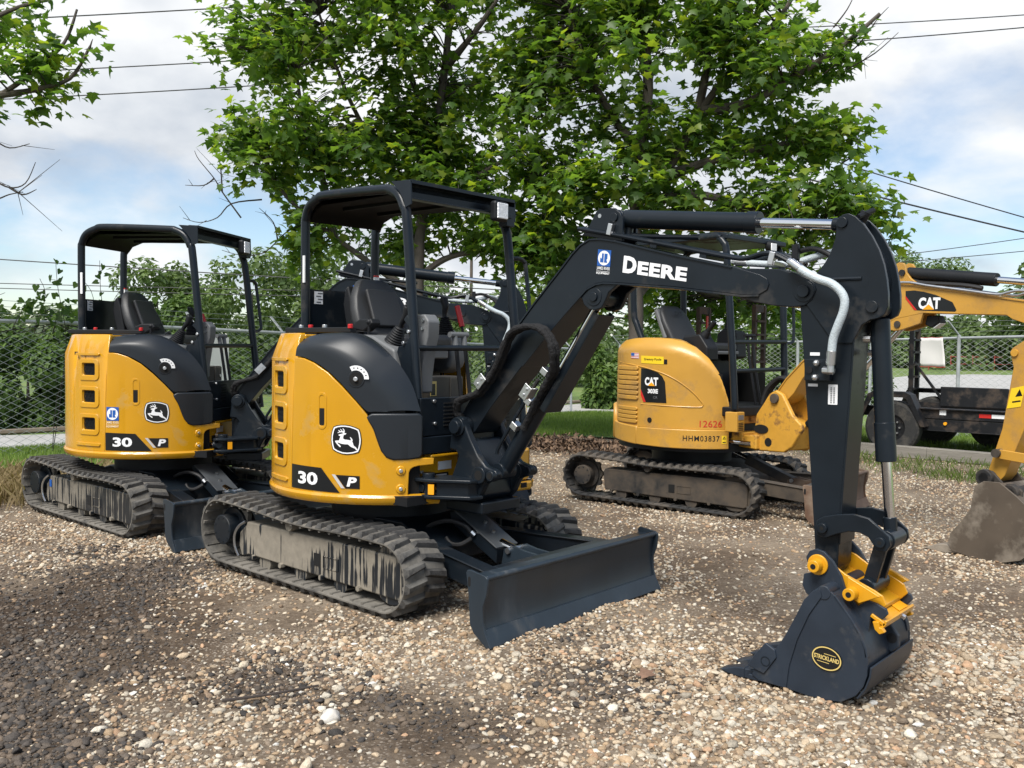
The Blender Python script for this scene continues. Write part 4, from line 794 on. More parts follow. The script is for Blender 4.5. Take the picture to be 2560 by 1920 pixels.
    pl = [(2.915, .535), (2.945, .556), (2.99, .542), (3.045, .508), (3.17, .460), (3.205, .442), (3.222, .405), (3.19, .372), (3.10, .38), (2.95, .48), (2.905, .52)]
    b = B(); b.prism(pl, -.140, -.128); b.prism(pl, .128, .140); b.prism([(2.95, .47), (2.96, .485), (3.19, .385), (3.19, .368)], -.13, .13); cp = add(b.obj('quick_coupler', CY, root, bevel=.004), G)
    blk = [(3.075, .512), (3.182, .464), (3.212, .450), (3.125, .406), (3.07, .438)]
    for s in (-1, 1):
        b = B(); b.prism(blk, s*.17, s*.192); b.obj('coupler_cheek', CY, cp, bevel=.004)
        for x, z, y0, y1, r in ((2.937, .537, .165, .178, .045), (2.937, .537, .165, .225, .027), (3.098, .447, .185, .240, .027)):
            b = B(); b.cyl((x, s*y0, z), (x, s*y1, z), r, 24); q = b.obj('coupler_boss', CY, cp, bevel=.004)
            if r < .03:
                b = B(); b.cyl((x, s*(y1+.001), z), (x, s*(y1-.01), z), .012, 14); b.obj('boss_bore', 'hollow_black', q)
    b = B(); b.cyl((2.937, -.17, .537), (2.937, .17, .537), .032, 20); b.obj('coupler_pin', SP, cp)
    b = B(); b.box((3.215, 0, .362), (.07, .35, .016), rot=(0, R(28), 0)); b.box((3.238, 0, .348), (.012, .35, .040), rot=(0, R(28), 0)); b.prism([(3.196, .357), (3.206, .325), (3.226, .308), (3.248, .320), (3.236, .336), (3.226, .338), (3.222, .36)], -.190, -.165); b.prism([(3.196, .357), (3.206, .325), (3.226, .308), (3.248, .320), (3.236, .336), (3.226, .338), (3.222, .36)], .165, .190); lkc = b.obj('coupler_lock', CY, cp, bevel=.003, xf=Matrix.Translation((-.014, 0, -.016)))
    b = B(); b.cyl((3.229, .03, .329), (3.244, .03, .322), .012, 6); b.obj('lock_bolt', 'zinc', lkc)
    b = B(); b.box((3.204, .08, .3575), (.04, .10, .002), rot=(0, R(28), 0)); b.obj('lock_label', 'orange_decal', lkc)
    # bucket
    BP = 'bucket_paint'; W_ = .268
    side = [(2.959, .445), (2.985, .466), (3.012, .468), (3.045, .447), (3.072, .414), (3.117, .358), (3.154, .308), (3.184, .242), (3.196, .195), (3.194, .135), (3.180, .085), (3.150, .040), (3.09, -.002), (3.016, -.012), (2.94, -.012), (2.846, -.004), (2.72, .0), (2.69, .02), (2.698, .047), (2.763, .101), (2.798, .156), (2.84, .226), (2.885, .319), (2.922, .401)]
    b = B(); b.prism(side, -W_, -W_+.016); b.prism(side, W_-.016, W_)
    sh = [(2.67, .004), (2.846, -.004), (2.94, -.010), (3.016, -.010), (3.088, .0), (3.148, .042), (3.178, .087), (3.191, .136), (3.193, .195), (3.181, .240), (3.151, .305), (3.114, .355), (3.070, .410), (3.042, .443), (3.0, .462)]
    strip(b, sh, W_-.002, .014, 1)
    bk = add(b.obj('bucket', BP, root, bevel=.003, ang=50), G)
    for s in (-1, 1):
        b = B(); b.prism([(2.69, .02), (2.70, .052), (2.763, .103), (2.798, .158), (2.84, .228), (2.885, .321), (2.922, .402), (2.959, .444), (2.99, .462), (3.0, .43), (2.945, .34), (2.895, .22), (2.862, .10), (2.85, -.002), (2.72, .002)], s*(W_-.001), s*(W_+.007)); b.obj('side_reinforcement', BP, bk, bevel=.003, ang=50)
    b = B(); b.cyl((3.005, -W_-.004, .445), (3.005, W_+.004, .445), .030, 20); b.obj('bucket_top_tube', BP, bk, bevel=.004)
    for s in (-1, 1):
        b = B(); strip(b, [(3.045, .436), (3.075, .400), (3.12, .345), (3.156, .292), (3.18, .235), (3.186, .20)], .018, .012, -1)
        ob = b.obj('side_weld_bar', BP, bk, bevel=.003, xf=Matrix.Translation((.008, s*(W_-.018), .008)))
    ear = [(2.880, .560), (2.895, .590), (2.925, .603), (2.96, .596), (3.0, .560), (3.039, .500), (3.062, .432), (3.11, .386), (3.151, .419), (3.19, .412), (3.228, .396), (3.236, .375), (3.215, .350), (3.165, .358), (3.16, .30), (3.16, .24), (3.05, .30), (2.958, .366), (2.884, .400), (2.866, .436), (2.872, .485), (2.915, .500), (2.89, .53)]
    for s in (-1, 1):
        b = B(); b.prism(ear, s*.148, s*.166); b.obj('bucket_ear', BP, bk, bevel=.003)
    b = B(); b.prism([(3.13, .31), (3.19, .30), (3.235, .25), (3.235, .20), (3.20, .17), (3.17, .2)], -.012, .012); le = b.obj('lifting_eye', BP, bk, bevel=.006)
    b = B(); b.cyl((3.205, -.013, .235), (3.205, .013, .235), .022, 16); b.obj('eye_hole', 'black_plastic', le)
    for z0 in (.16, .09):
        pass
    b = B(); strip(b, [(3.150, .030), (3.182, .078), (3.200, .132), (3.203, .17)], W_-.006, .008, -1); b.obj('wear_strip', BP, bk, bevel=.002)
    b = B(); b.prism([(2.66, -.006), (2.67, .016), (2.80, .020), (2.82, -.002)], -W_, W_); b.obj('lip', BP, bk, bevel=.003)
    for y in np.linspace(-.225, .225, 4):
        b = B(); b.prism([(2.52, .002), (2.60, .026), (2.66, .034), (2.72, .030), (2.80, .016), (2.80, -.006), (2.66, -.012), (2.56, -.006)], y-.030, y+.030); t_ = b.obj('bucket_tooth', BP, bk, bevel=.006)
        b = B(); b.prism([(2.52, .003), (2.60, .030), (2.645, .036), (2.645, -.014), (2.56, -.008)], y-.034, y+.034); b.obj('tooth_cap', BP, t_, bevel=.005)
    for s in (-1, 1):
        b = B(); b.prism([(2.67, .060), (2.70, .11), (2.754, .180), (2.799, .157), (2.806, .124), (2.75, .040)], s*(W_-.001), s*(W_+.016)); cu_ = b.obj('side_cutter', BP, bk, bevel=.004)
        bm = fill2d([[(.022*math.cos(t), .022*math.sin(t)) for t in np.linspace(0, 6.283, 24, endpoint=False)], [(.018*math.cos(t), .018*math.sin(t)) for t in np.linspace(0, 6.283, 24, endpoint=False)]])
        lay(bm, 'cutter_ring', 'steel_paint', cu_, (2.757, s*(W_+.0175), .098), (-s, 0, 0), (0, 0, 1))
    bo = Vector((3.026, -W_-.001, .170)); ux, uy = Vector((.985, 0, -.08)), Vector((.04, 0, 1))
    def ell(a, c_, n=36): return [(a*math.cos(2*math.pi*i/n), c_*math.sin(2*math.pi*i/n)) for i in range(n)]
    b = B(); b.prism([(bo.x+ux.x*u+uy.x*v, bo.z+ux.z*u+uy.z*v) for u, v in ell(.066, .051)], -W_-.006, -W_+.004); bdg = b.obj('maker_badge', 'black_decal', bk)
    bo.y = -W_-.0072
    lay(fill2d([ell(.064, .049), ell(.059, .044)]), 'badge_ring', 'gold_decal', bdg, bo, ux, uy)
    lay(fit2d(text2d('STRICKLAND', 1, .03), -.055, -.009, .055, .010), 'badge_text', 'gold_decal', bdg, bo, ux, uy)
    lay(fill2d([[(-.012, .017), (.04, .017), (.04, .0195), (-.012, .0195)]]), 'badge_line', 'gold_decal', bdg, bo, ux, uy); lay(fill2d([[(-.04, -.0195), (.012, -.0195), (.012, -.017), (-.04, -.017)]]), 'badge_line', 'gold_decal', bdg, bo, ux, uy)

def dealer_sticker(root, radius, org, ux, uy, w_, h_, textmat, xf=None, th0=0, z0=0):
    """blue square with a white disc and blue initials, two lines of lettering below; flat (org, ux, uy) or wrapped (radius)"""
    def put(bm, name, m, par, lift):
        if radius:
            for v in bm.verts: v.co.x = th0+math.degrees(v.co.x/radius); v.co.y += z0
            return wrap(bm, name, m, par, radius+lift)
        return lay(bm, name, m, par, org+Vector((0, -lift, 0)), ux, uy)
    sq = h_*.34
    base = put(fill2d([[(0, sq), (w_, sq), (w_, h_), (0, h_)]]), 'dealer_sticker', 'blue_decal', root, 0)
    cx, cy, r = w_/2, (sq+h_)/2, min(w_, h_-sq)*.45
    put(fill2d([[(cx+r*math.cos(t), cy+r*math.sin(t)) for t in np.linspace(0, 6.283, 32, endpoint=False)]]), 'sticker_disc', 'white_decal', base, .0006)
    J = [(-.62, -.62), (-.05, -.62), (-.05, .62), (-.38, .62), (-.38, -.12), (-.62, .06)]; R_ = [(.05, -.62), (.05, .62), (.58, .62), (.58, -.12), (.42, -.16), (.62, -.62)]
    for q in (J, R_): put(fill2d([[(cx+r*x, cy+r*y) for x, y in q]]), 'sticker_initial', 'blue_decal', base, .0012)
    put(fit2d(text2d('JAMES RIVER', 1, .01), .0, sq*.45, w_, sq*.93), 'sticker_text', textmat, base, .0004)
    put(fill2d([[(0, sq*.36), (w_, sq*.36), (w_, sq*.40), (0, sq*.40)]]), 'sticker_line', textmat, base, .0004)
    put(fit2d(text2d('EQUIPMENT', 1, .03), .0, 0, w_, sq*.28), 'sticker_text', textmat, base, .0004)
    return base

def copy_tree(o, parent):
    c = o.copy(); COL.objects.link(c); c.parent = parent
    for ch in o.children: copy_tree(ch, c)
    return c
GX = 'black and yellow mini excavators parked side by side'
m1 = tag(empty('mini_excavator'), 'nearest black and yellow mini excavator with big white lettering on its raised boom', 'excavator', GX)
undercarriage(m1, 'track', 'mud_frame', 'mud_frame_dark', ('rubber_dusty', 'rubber'), 'a', 'steel_paint')
blade(m1, 'track', 'blade_paint', 'blade_paint', 'steel_paint'); blade_cylinder(m1, 'track', 'steel_paint', 'steel_plate')
build_house(m1); build_cab(m1); build_boom(m1)
m2 = tag(empty('mini_excavator', (-3.017, .028, 0), R(.25)), 'farther black and yellow mini excavator with blue dealer sticker on its side door', 'excavator', GX)
hm = Matrix.Rotation(R(29.8), 4, 'Z'); pv = Vector((.85, 0, 0))
bmx = hm @ Matrix.Translation(pv) @ Matrix.Rotation(R(14.0), 4, 'Z') @ Matrix.Translation(-pv)
for o, g in list(REG):
    c = copy_tree(o, m2)
    if g == 'house': c.matrix_local = hm
    elif g == 'boom': c.matrix_local = bmx
    if c.name.startswith('track_frame'):
        c.data = c.data.copy(); c.data.materials[0] = MAT['mud_frame_dark']
st = dealer_sticker(m2, .7800, None, None, None, .105, .163, 'cream_decal', th0=-91.5, z0=.805); st.matrix_local = hm
b = B(); b.box((-.58, -.7185, .27), (.035, .004, .06)); b.obj('frame_sticker', 'blue_decal', m2)

# ------------------------------------------------------------------ weathered yellow excavator
REG.clear()
m3 = tag(empty('mini_excavator', (-.219, 4.246, -.05), R(4.82)), 'weathered all-yellow mini excavator with ribbed rear panels behind the front arm', 'excavator')
undercarriage(m3, 'track', 'old_frame', 'old_frame', ('rubber_old', 'rubber_old'), 'b', 'old_frame')
blade(m3, 'track', 'rusty_blade', 'rusty_blade', 'old_frame')
b = B(); b.beam((.60, -.0, .46), (1.10, .0, .26), .11, .09); add(b.obj('blade_cylinder', 'old_frame', m3, bevel=.01), 'track')
b = B(); b.cyl((.45, 0, .52), (.62, 0, .452), .026, 14); add(b.obj('blade_cylinder_rod', 'chrome', m3), 'track')
def cat_house(root):
    G = 'house'; DY = 'dealer_yellow'
    top = [(-21.5, .954), (-22.5, .993), (-26, 1.162), (-31.5, 1.316), (-39.7, 1.444), (-49.5, 1.545), (-61, 1.603), (-71, 1.627), (-85, 1.634), (-104, 1.636), (-125, 1.62), (-150, 1.62), (-175, 1.62), (-200, 1.62)]
    ta = np.array(top)[::-1]
    def zt(t): return np.interp(t, ta[:, 0], ta[:, 1])
    def rad(t, z):
        d_ = max(0, z-(zt(t)-.13)); e_ = max(0, (t+38)/16)
        return .764-5.2*d_*d_-.030*e_*e_
    loop = [(-23.7, .778)]+top+[(-200, .778), (-150, .778), (-120, .778), (-95, .778), (-60, .778)]
    bm = fill2d([loop])
    for z in np.arange(.85, 1.65, .03): bmesh.ops.bisect_plane(bm, geom=bm.verts[:]+bm.edges[:]+bm.faces[:], plane_co=(0, z, 0), plane_no=(0, 1, 0))
    body = add(wrap(bm, 'engine_housing', DY, root, rad, depth=.0), G)
    b = B(); b.loft([[polar(t, rad(t, zt(t))+.002, zt(t)-.002), polar(t, .60, zt(t)+.006), polar(t, .40, zt(t)+.0)] for t in np.arange(-22, -200, -4)]); b.obj('housing_top', DY, body)
    low = [(-27.2, .612), (-26.9, .762), (-95, .768), (-95, .612), (-60, .604)]
    l1 = add(wrap(fill2d([[(-26.9, .766), (-94.4, .766), (-94.4, .615), (-70, .605), (-45, .602), (-26.9, .604)]]), 'side_skirt', DY, root, .786, depth=.05, bevel=.010), G)
    l2 = add(wrap(fill2d([[(-95.2, .770), (-134.0, .790), (-134.0, .64), (-110, .625), (-95.2, .615)]]), 'corner_skirt', DY, root, .788, depth=.05, bevel=.012), G)
    add(wrap(fill2d([[(-134.6, .955), (-205, .955), (-205, .64), (-134.6, .635)]]), 'counterweight', DY, root, .80, depth=.08, bevel=.02), G)
    b = B(); b.cyl((0, 0, .56), (0, 0, .64), .74, 48); add(b.obj('base_plate', 'black_plastic', root), G)
    b = B(); b.loft([[polar(t, .72, z) for z in (.60, 1.3)] for t in np.arange(-30, -322, -6)]); add(b.obj('inner_shell', 'hollow_black', root), G)
    for k in range(7): wrap(fill2d([rrect(-125, 1.040+.048*k, -95, 1.068+.048*k, .012, 3, ru=1.5)]), 'cooling_rib', DY, body, .780, depth=.022, bevel=.006)
    for k in range(4): wrap(fill2d([rrect(-124.5, .812+.041*k, -95.5, .836+.041*k, .010, 3, ru=1.5)]), 'cooling_rib', DY, body, .780, depth=.022, bevel=.006)
    # swage line round the door
    ln = [(-122, 1.396), (-105, 1.378), (-91, 1.355), (-82, 1.33), (-72.5, 1.292), (-65, 1.246), (-58.5, 1.192), (-53, 1.135), (-48.8, 1.080), (-45.2, 1.022), (-45.4, .998), (-47.5, .988), (-58, .988), (-75, .992), (-92, .996)]
    b = B(); b.tube([polar(t, .765, z) for t, z in ln], .006, 6, smooth=4); b.obj('door_swage', DY, body)
    lg = wrap(fill2d([[(-92.2, 1.344), (-83.6, 1.332), (-77.5, 1.303), (-74.2, 1.27), (-72.0, 1.22), (-70.6, 1.018), (-87.2, 1.018), (-92.2, 1.142)]]), 'logo_plate', 'black_decal', body, .7672)
    wrap(fill2d([[(-92.2, 1.142), (-87.2, 1.018), (-89.6, 1.018), (-92.2, 1.085)]]), 'logo_stripe', 'red_decal', lg, .7680)
    wrap(fit2d(text2d('CAT', 1, .05), -88.4, 1.178, -77.2, 1.258), 'logo_text', 'white_decal', lg, .7682)
    wrap(fill2d([[(-85.6, 1.176), (-79.6, 1.176), (-82.6, 1.212)]]), 'logo_triangle', 'orange_decal', lg, .7692)
    wrap(fit2d(text2d('303E', 1, .04), -85.7, 1.104, -77.2, 1.147), 'model_text', 'white_decal', lg, .7682)
    wrap(fit2d(text2d('CR', 1, .0), -81.0, 1.055, -77.4, 1.078), 'model_suffix', 'grey_plastic', lg, .7682)
    wrap(fit2d(text2d('12626', 1, .0), -47.0, .800, -31.0, .862), 'fleet_number', 'red_decal', body, lambda t, z: rad(t, z)+.002)
    wrap(fit2d(text2d('HHM03837', 1, .006, spacing=1.12), -58.3, .669, -33.3, .721), 'serial_stencil', 'black_decal', l1, .788)
    wrap(fill2d([[(-31.8, .724), (-28.2, .724), (-28.2, .646), (-31.8, .646)]]), 'warning_sticker', 'yellow_decal', l1, .788)
    wrap(fill2d([[(-31.2, .690), (-28.8, .690), (-30.0, .716)], [(-30.6, .695), (-29.4, .695), (-30.0, .708)]]), 'warning_triangle', 'black_decal', l1, .7888); wrap(fill2d([[(-31.2, .656), (-28.8, .656), (-28.8, .664), (-31.2, .664)]]), 'warning_bar', 'black_decal', l1, .7888)
    rr_ = lambda t, z: rad(t, z)+.003
    fl = wrap(fill2d([[(-103.4, 1.490), (-94.8, 1.488), (-94.7, 1.434), (-103.3, 1.436)]]), 'flag_sticker', 'white_decal', body, rr_)
    for k in range(4): wrap(fill2d([rrect(-103.3, 1.437+.014*k, -94.8, 1.443+.014*k, .001, 1)]), 'flag_stripe', 'red_decal', fl, lambda t, z: rad(t, z)+.0038)
    wrap(fill2d([rrect(-103.3, 1.461, -99.4, 1.489, .001, 1)]), 'flag_canton', 'blue_decal', fl, lambda t, z: rad(t, z)+.0045)
    dl = wrap(fill2d([[(-92.3, 1.464), (-73.3, 1.456), (-73.2, 1.384), (-92.2, 1.392)]]), 'dealer_plate', 'yellow_decal', body, rr_)
    wrap(fit2d(text2d('Gregory Poole', 1, .02), -89.5, 1.412, -75.0, 1.442), 'dealer_text', 'black_decal', dl, lambda t, z: rad(t, z)+.0038)
    wrap(fill2d([[(-73.0, 1.432), (-70.6, 1.430), (-70.6, 1.386), (-73.0, 1.386)]]), 'dealer_mark', 'black_decal', dl, rr_)
    b = B(); c = polar(-83.8, .766, .849); n_ = polar(-83.8, 1, 0); b.cyl(c-n_*.01, c+n_*.004, .024, 18); b.obj('door_lock', 'black_plastic', body)
    b = B(); b.prismz([(.74, -.47), (.86, -.45), (.86, -.33), (.74, -.33)], .770, .955); bx = add(b.obj('lamp_box', DY, root, bevel=.008), G)
    for k in range(5):
        b = B(); b.box((.8625, -.39, .79+.016*k), (.004, .075, .006)); b.obj('box_slot', 'hollow_black', bx)
    b = B(); b.box((.8625, -.39, .905), (.004, .08, .045)); b.obj('box_lamp', 'grey_plastic', bx)
    # platform, canopy, seat
    b = B(); b.box((.45, .10, .95), (.70, .98, .09)); b.box((.40, .05, .80), (.5, .9, .22)); add(b.obj('platform', 'black_plastic', root, bevel=.012), G)
    b = B(); b.box((-.20, .16, 1.30), (.62, .80, .62)); add(b.obj('seat_plinth', 'black_plastic', root, bevel=.02), G)
    near = [(-.42, -.30, 1.62), (-.50, -.30, 1.78), (-.545, -.30, 1.92), (-.55, -.31, 2.42), (-.53, -.32, 2.52), (-.45, -.34, 2.585), (-.34, -.36, 2.60), (.52, -.42, 2.59), (.60, -.42, 2.57), (.655, -.42, 2.52), (.685, -.42, 2.43), (.74, -.42, 1.85), (.80, -.42, 1.15), (.81, -.42, .98)]
    far = [(-.42, .37, 1.60), (-.44, .37, 2.42), (-.42, .38, 2.53), (-.34, .39, 2.59), (-.2, .40, 2.60), (.5, .50, 2.60), (.60, .51, 2.56), (.66, .51, 2.47), (.69, .51, 2.2), (.73, .51, 1.40), (.74, .51, .98)]
    for pth in (near, far):
        b = B(); b.tube(pth, .034, 14, smooth=4); add(b.obj('canopy_hoop', 'steel_paint', root), G)
    b = B(); b.prism([(-.50, 2.56), (-.40, 2.62), (.60, 2.635), (.70, 2.60), (.70, 2.555), (.55, 2.565), (-.40, 2.57)], -.43, .55); add(b.obj('canopy_roof', 'steel_paint', root, bevel=.012), G)
    b = B(); b.cyl((.68, .26, 2.545), (.74, .26, 2.53), .055, 18); wl = add(b.obj('work_light', 'black_plastic', root, bevel=.01), G)
    b = B(); b.box((.745, .26, 2.53), (.012, .09, .075)); b.obj('lamp_lens', 'white_decal', wl, bevel=.008)
    for z in (1.60, 1.33):
        b = B(); b.tube([(.76, -.42, z), (.74, .51, z+.015)], .021, 10); add(b.obj('front_bar', 'steel_paint', root), G)
    b = B(); b.tube([(.70, .52, 2.05), (.71, .62, 2.05), (.72, .66, 2.0), (.735, .66, 1.66), (.735, .62, 1.61), (.735, .53, 1.60)], .016, 8, smooth=3); add(b.obj('grab_handle', 'steel_paint', root), G)
    rows = []
    for z, w__, x, d_ in ((1.62, .21, -.22, .11), (1.72, .225, -.27, .11), (1.82, .22, -.33, .105), (1.90, .20, -.375, .10), (1.955, .165, -.405, .08), (1.985, .11, -.42, .05)):
        rows.append([Vector((x+d_*.5*math.copysign(abs(math.cos(t))**.6, math.cos(t)), .12+w__*math.copysign(abs(math.sin(t))**.6, math.sin(t)), z)) for t in np.linspace(0, 2*math.pi, 22, endpoint=False)])
    b = B(); b.loft(rows, closed=True); b.bm.faces.new(b.bm.verts[-22:]); se = add(b.obj('seat_backrest', 'seat_vinyl', root, ang=75), G)
    b = B(); b.box((-.36, .12, 1.79), (.05, .45, .34), rot=(0, R(-24), 0)); b.obj('seat_shell', 'grey_plastic', se, bevel=.02)
    lay(fit2d(text2d('CAT', 1, .04), -.06, -.025, .06, .025), 'seat_emboss', 'black_plastic', se, (-.298, .12, 1.905), (0, 1, 0), (-.42, 0, .9))
    b = B(); b.box((.10, .12, 1.555), (.40, .44, .09)); add(b.obj('seat_cushion', 'seat_vinyl', root, bevel=.035, seg=3), G)
    b = B(); b.box((.12, .12, 1.50), (.40, .42, .035)); add(b.obj('seat_pan', 'grey_plastic', root, bevel=.01), G)
    b = B(); b.prism([(.05, 1.50), (.10, 1.66), (.30, 1.68), (.40, 1.55), (.40, 1.42), (.2, 1.42)], -.30, -.12); add(b.obj('right_console', 'black_plastic', root, bevel=.02), G)
    b = B(); b.prism([(.02, 1.40), (.05, 1.70), (.12, 1.75), (.28, 1.72), (.30, 1.45)], .32, .50); add(b.obj('left_console', 'black_plastic', root, bevel=.02), G)
    for bs, tp in (((.27, -.22, 1.62), (.42, -.22, 1.80)), ((.14, .41, 1.72), (.12, .41, 1.95))):
        b = B(); b.cyl(bs, Vector(bs).lerp(Vector(tp), .5), .06, 14, r2=.03); j = add(b.obj('joystick', 'black_plastic', root), G)
        b = B(); b.tube([Vector(bs).lerp(Vector(tp), .45), tp], .024, 10); b.obj('joystick_grip', 'black_plastic', j)
    for y in (.14, .22):
        b = B(); b.tube([(.66, y, 1.0), (.58, y, 1.40), (.55, y, 1.66)], .014, 8); tl = add(b.obj('travel_lever', 'black_plastic', root), G)
        b = B(); b.tube([(.55, y-.05, 1.67), (.55, y+.04, 1.67)], .018, 8); b.obj('lever_grip', 'black_plastic', tl)
    for k in range(3):
        b = B(); b.tube([(.70, .18+.04*k, 1.0), (.74, .2+.04*k, 1.15), (.86, .22+.03*k, 1.26), (1.0, .2+.03*k, 1.22), (1.06, .16+.02*k, 1.06)], .024, 8, smooth=5); add(b.obj('boom_hose', 'hose_rubber', root), G)
    b = B(); b.box((.62, .02, .88), (.24, .62, .10)); b.box((.62, .02, .70), (.3, .5, .10)); add(b.obj('front_frame', 'worn_yellow', root, bevel=.01), G)
    b = B(); b.cyl((.55, -.30, .66), (.86, -.22, .655), .022, 12); add(b.obj('swing_cylinder_rod', 'chrome', root), G)
cat_house(m3)
def cat_boom(root):
    G = 'boom'; CY = 'worn_yellow'; DY = 'dealer_yellow'
    br = [(.02, .72), (.05, .93), (.12, 1.02), (.20, 1.13), (.27, 1.165), (.345, 1.13), (.40, 1.05), (.47, .94), (.56, .87), (.575, .82), (.47, .66), (.38, .60), (.02, .585)]
    b = B(); b.prism(br, -.17, -.12); b.prism(br, .12, .17); b.prism([(.02, .585), (.02, .80), (.30, .92), (.50, .84), (.42, .62)], -.125, .125); b.prism([(-.22, .62), (-.22, .71), (.1, .74), (.1, .60)], -.22, .12); sw = add(b.obj('swing_bracket', CY, root, bevel=.016, seg=3), G)
    b = B(); b.cyl((.27, -.195, 1.087), (.27, .195, 1.087), .045, 20); b.obj('boom_foot_pin', 'old_frame', sw, bevel=.005)
    b = B(); b.cyl((.20, -.173, .68), (.20, -.15, .68), .04, 18); b.obj('bracket_bore', 'hollow_black', sw)
    b = B(); b.prism([(.115+.085*math.cos(R(20*k)), .795+.042*math.sin(R(20*k))) for k in range(18)], -.1765, -.16); b.obj('bracket_opening', 'hollow_black', sw)
    bot = [(.335, 1.06), (.42, 1.14), (.52, 1.285), (.75, 1.47), (1.1, 1.66), (1.42, 1.79), (1.66, 1.832), (2.317, 1.800), (2.36, 1.770), (2.60, 1.685), (2.74, 1.655)]
    tip = [(2.80, 1.68), (2.82, 1.735), (2.78, 1.79)]
    top = [(2.45, 1.905), (2.201, 1.948), (1.95, 1.995), (1.692, 2.038), (1.568, 2.062), (1.44, 2.075), (1.36, 2.05), (1.15, 1.92), (.85, 1.70), (.502, 1.431), (.33, 1.27), (.215, 1.13)]
    b = B(); b.prism(bot+tip+top+[(.20, 1.07), (.25, 1.02)], -.10, .10); bo = add(b.obj('boom', DY, root, bevel=.006, ang=50), G)
    b = B(); strip(b, top, .108, .012); b.obj('boom_top_plate', DY, bo, bevel=.002, ang=50)
    for y in (-.115, .115):
        b = B(); b.tube([(1.40, y, 2.085), (1.55, y, 2.080), (1.70, y, 2.048), (2.0, y, 1.998), (2.25, y, 1.955), (2.33, y, 1.965), (2.42, y, 1.975), (2.6, y, 1.95)], .011, 8, smooth=3); b.obj('boom_pipe', 'zinc', bo)
    lug = [(1.39, 2.06), (1.385, 2.235), (1.42, 2.252), (1.46, 2.245), (1.478, 2.22), (1.485, 2.17), (1.53, 2.115), (1.60, 2.065)]
    for s in (-1, 1):
        b = B(); b.prism(lug, s*.05, s*.075); b.obj('cylinder_lug', DY, bo, bevel=.004)
    b = B(); b.cyl((1.455, -.09, 2.165), (1.455, .09, 2.165), .026, 18); b.obj('cylinder_pin', 'old_frame', bo)
    ey = [(1.30, 1.735), (1.38, 1.70), (1.42, 1.695), (1.48, 1.705), (1.55, 1.725), (1.633, 1.751), (1.66, 1.84), (1.42, 1.80)]
    for s in (-1, 1):
        b = B(); b.prism(ey, s*.065, s*.098); b.obj('boom_cylinder_lug', DY, bo, bevel=.005)
    b = B(); b.cyl((1.438, -.108, 1.748), (1.438, .108, 1.748), .028, 18); b.obj('boom_cylinder_pin', 'old_frame', bo)
    b = B(); b.prism([(1.645, 1.745), (1.70, 1.715), (1.77, 1.76), (1.75, 1.815), (1.66, 1.815)], -.05, .05); wl = b.obj('boom_lamp', 'black_plastic', bo, bevel=.01)
    b = B(); b.beam((1.715, 0, 1.716), (1.768, 0, 1.752), .08, .006, upv=(.5, 0, -.8)); b.obj('lamp_lens', 'lamp_glass', wl)
    b = B(); b.cyl((.52, 0, .85), (1.05, 0, 1.36), .048, 20); bc = add(b.obj('boom_cylinder', 'steel_paint', root, bevel=.006), G)
    b = B(); b.cyl((1.05, 0, 1.36), (1.438, 0, 1.748), .026, 16); b.obj('boom_cylinder_rod', 'chrome', bc)
    b = B(); b.cyl((1.46, 0, 2.164), (2.19, 0, 2.071), .051, 24); ac = add(b.obj('arm_cylinder', 'black_plastic', root, bevel=.006), G)
    b = B(); b.cyl((2.19, 0, 2.071), (2.70, 0, 2.003), .026, 16); b.obj('arm_cylinder_rod', 'chrome', ac)
    b = B(); b.tube([(1.52, -.03, 2.10), (1.62, -.04, 2.075), (1.95, -.05, 2.04), (2.10, -.04, 2.01)], .018, 8, smooth=4); b.obj('cylinder_hose', 'hose_rubber', ac)
    # logo on the boom
    lp = [(1.504, 2.015), (1.58, 2.016), (1.66, 2.002), (1.764, 1.972), (1.902, 1.911), (1.936, 1.849), (1.924, 1.837), (1.585, 1.858), (1.506, 1.951)]
    o0 = Vector((0, -.1015, 0)); X_, Z_ = Vector((1, 0, 0)), Vector((0, 0, 1))
    lg = add(lay(fill2d([lp]), 'boom_logo', 'black_decal', root, o0, X_, Z_), G)
    lay(fill2d([[(1.504, 1.976), (1.506, 1.951), (1.585, 1.858), (1.608, 1.857)]]), 'logo_stripe', 'red_decal', lg, o0+Vector((0, -.0008, 0)), X_, Z_)
    tx = text2d('CAT', 1, .05); fit2d(tx, 0, 0, .185, .092); lay(tx, 'logo_text', 'white_decal', lg, Vector((1.618, -.1025, 1.866)), Vector((.998, 0, -.03)), Vector((.02, 0, 1)))
    lay(fill2d([[(1.655, 1.861), (1.755, 1.858), (1.706, 1.902)]]), 'logo_triangle', 'orange_decal', lg, o0+Vector((0, -.0016, 0)), X_, Z_)
    # stick and bucket
    stk = [(2.344, 1.53), (2.36, 1.560), (2.45, 1.62), (2.64, 1.83), (2.70, 2.03), (2.76, 2.02), (2.86, 1.80), (2.80, 1.62), (2.55, 1.30), (2.462, .967), (2.335, .62), (2.30, .575), (2.245, .565), (2.205, .595), (2.215, .66), (2.304, .964), (2.372, 1.42)]
    b = B(); b.prism(stk, -.085, .085); sk = add(b.obj('arm', DY, root, bevel=.006, ang=50), G)
    b = B(); b.cyl((2.382, -.10, 1.525), (2.382, .10, 1.525), .026, 16); b.obj('arm_pin', CY, sk)
    b = B(); b.prism([(2.30, 1.22), (2.40, 1.245), (2.37, 1.09), (2.27, 1.07)], -.0880, -.0865); stc = b.obj('warning_sticker', 'yellow_decal', sk, xf=Matrix.Translation((.065, 0, .045)))
    b = B(); b.prism([(2.395, 1.205), (2.445, 1.215), (2.425, 1.262)], -.0892, -.0882); b.obj('warning_triangle', 'black_decal', stc)
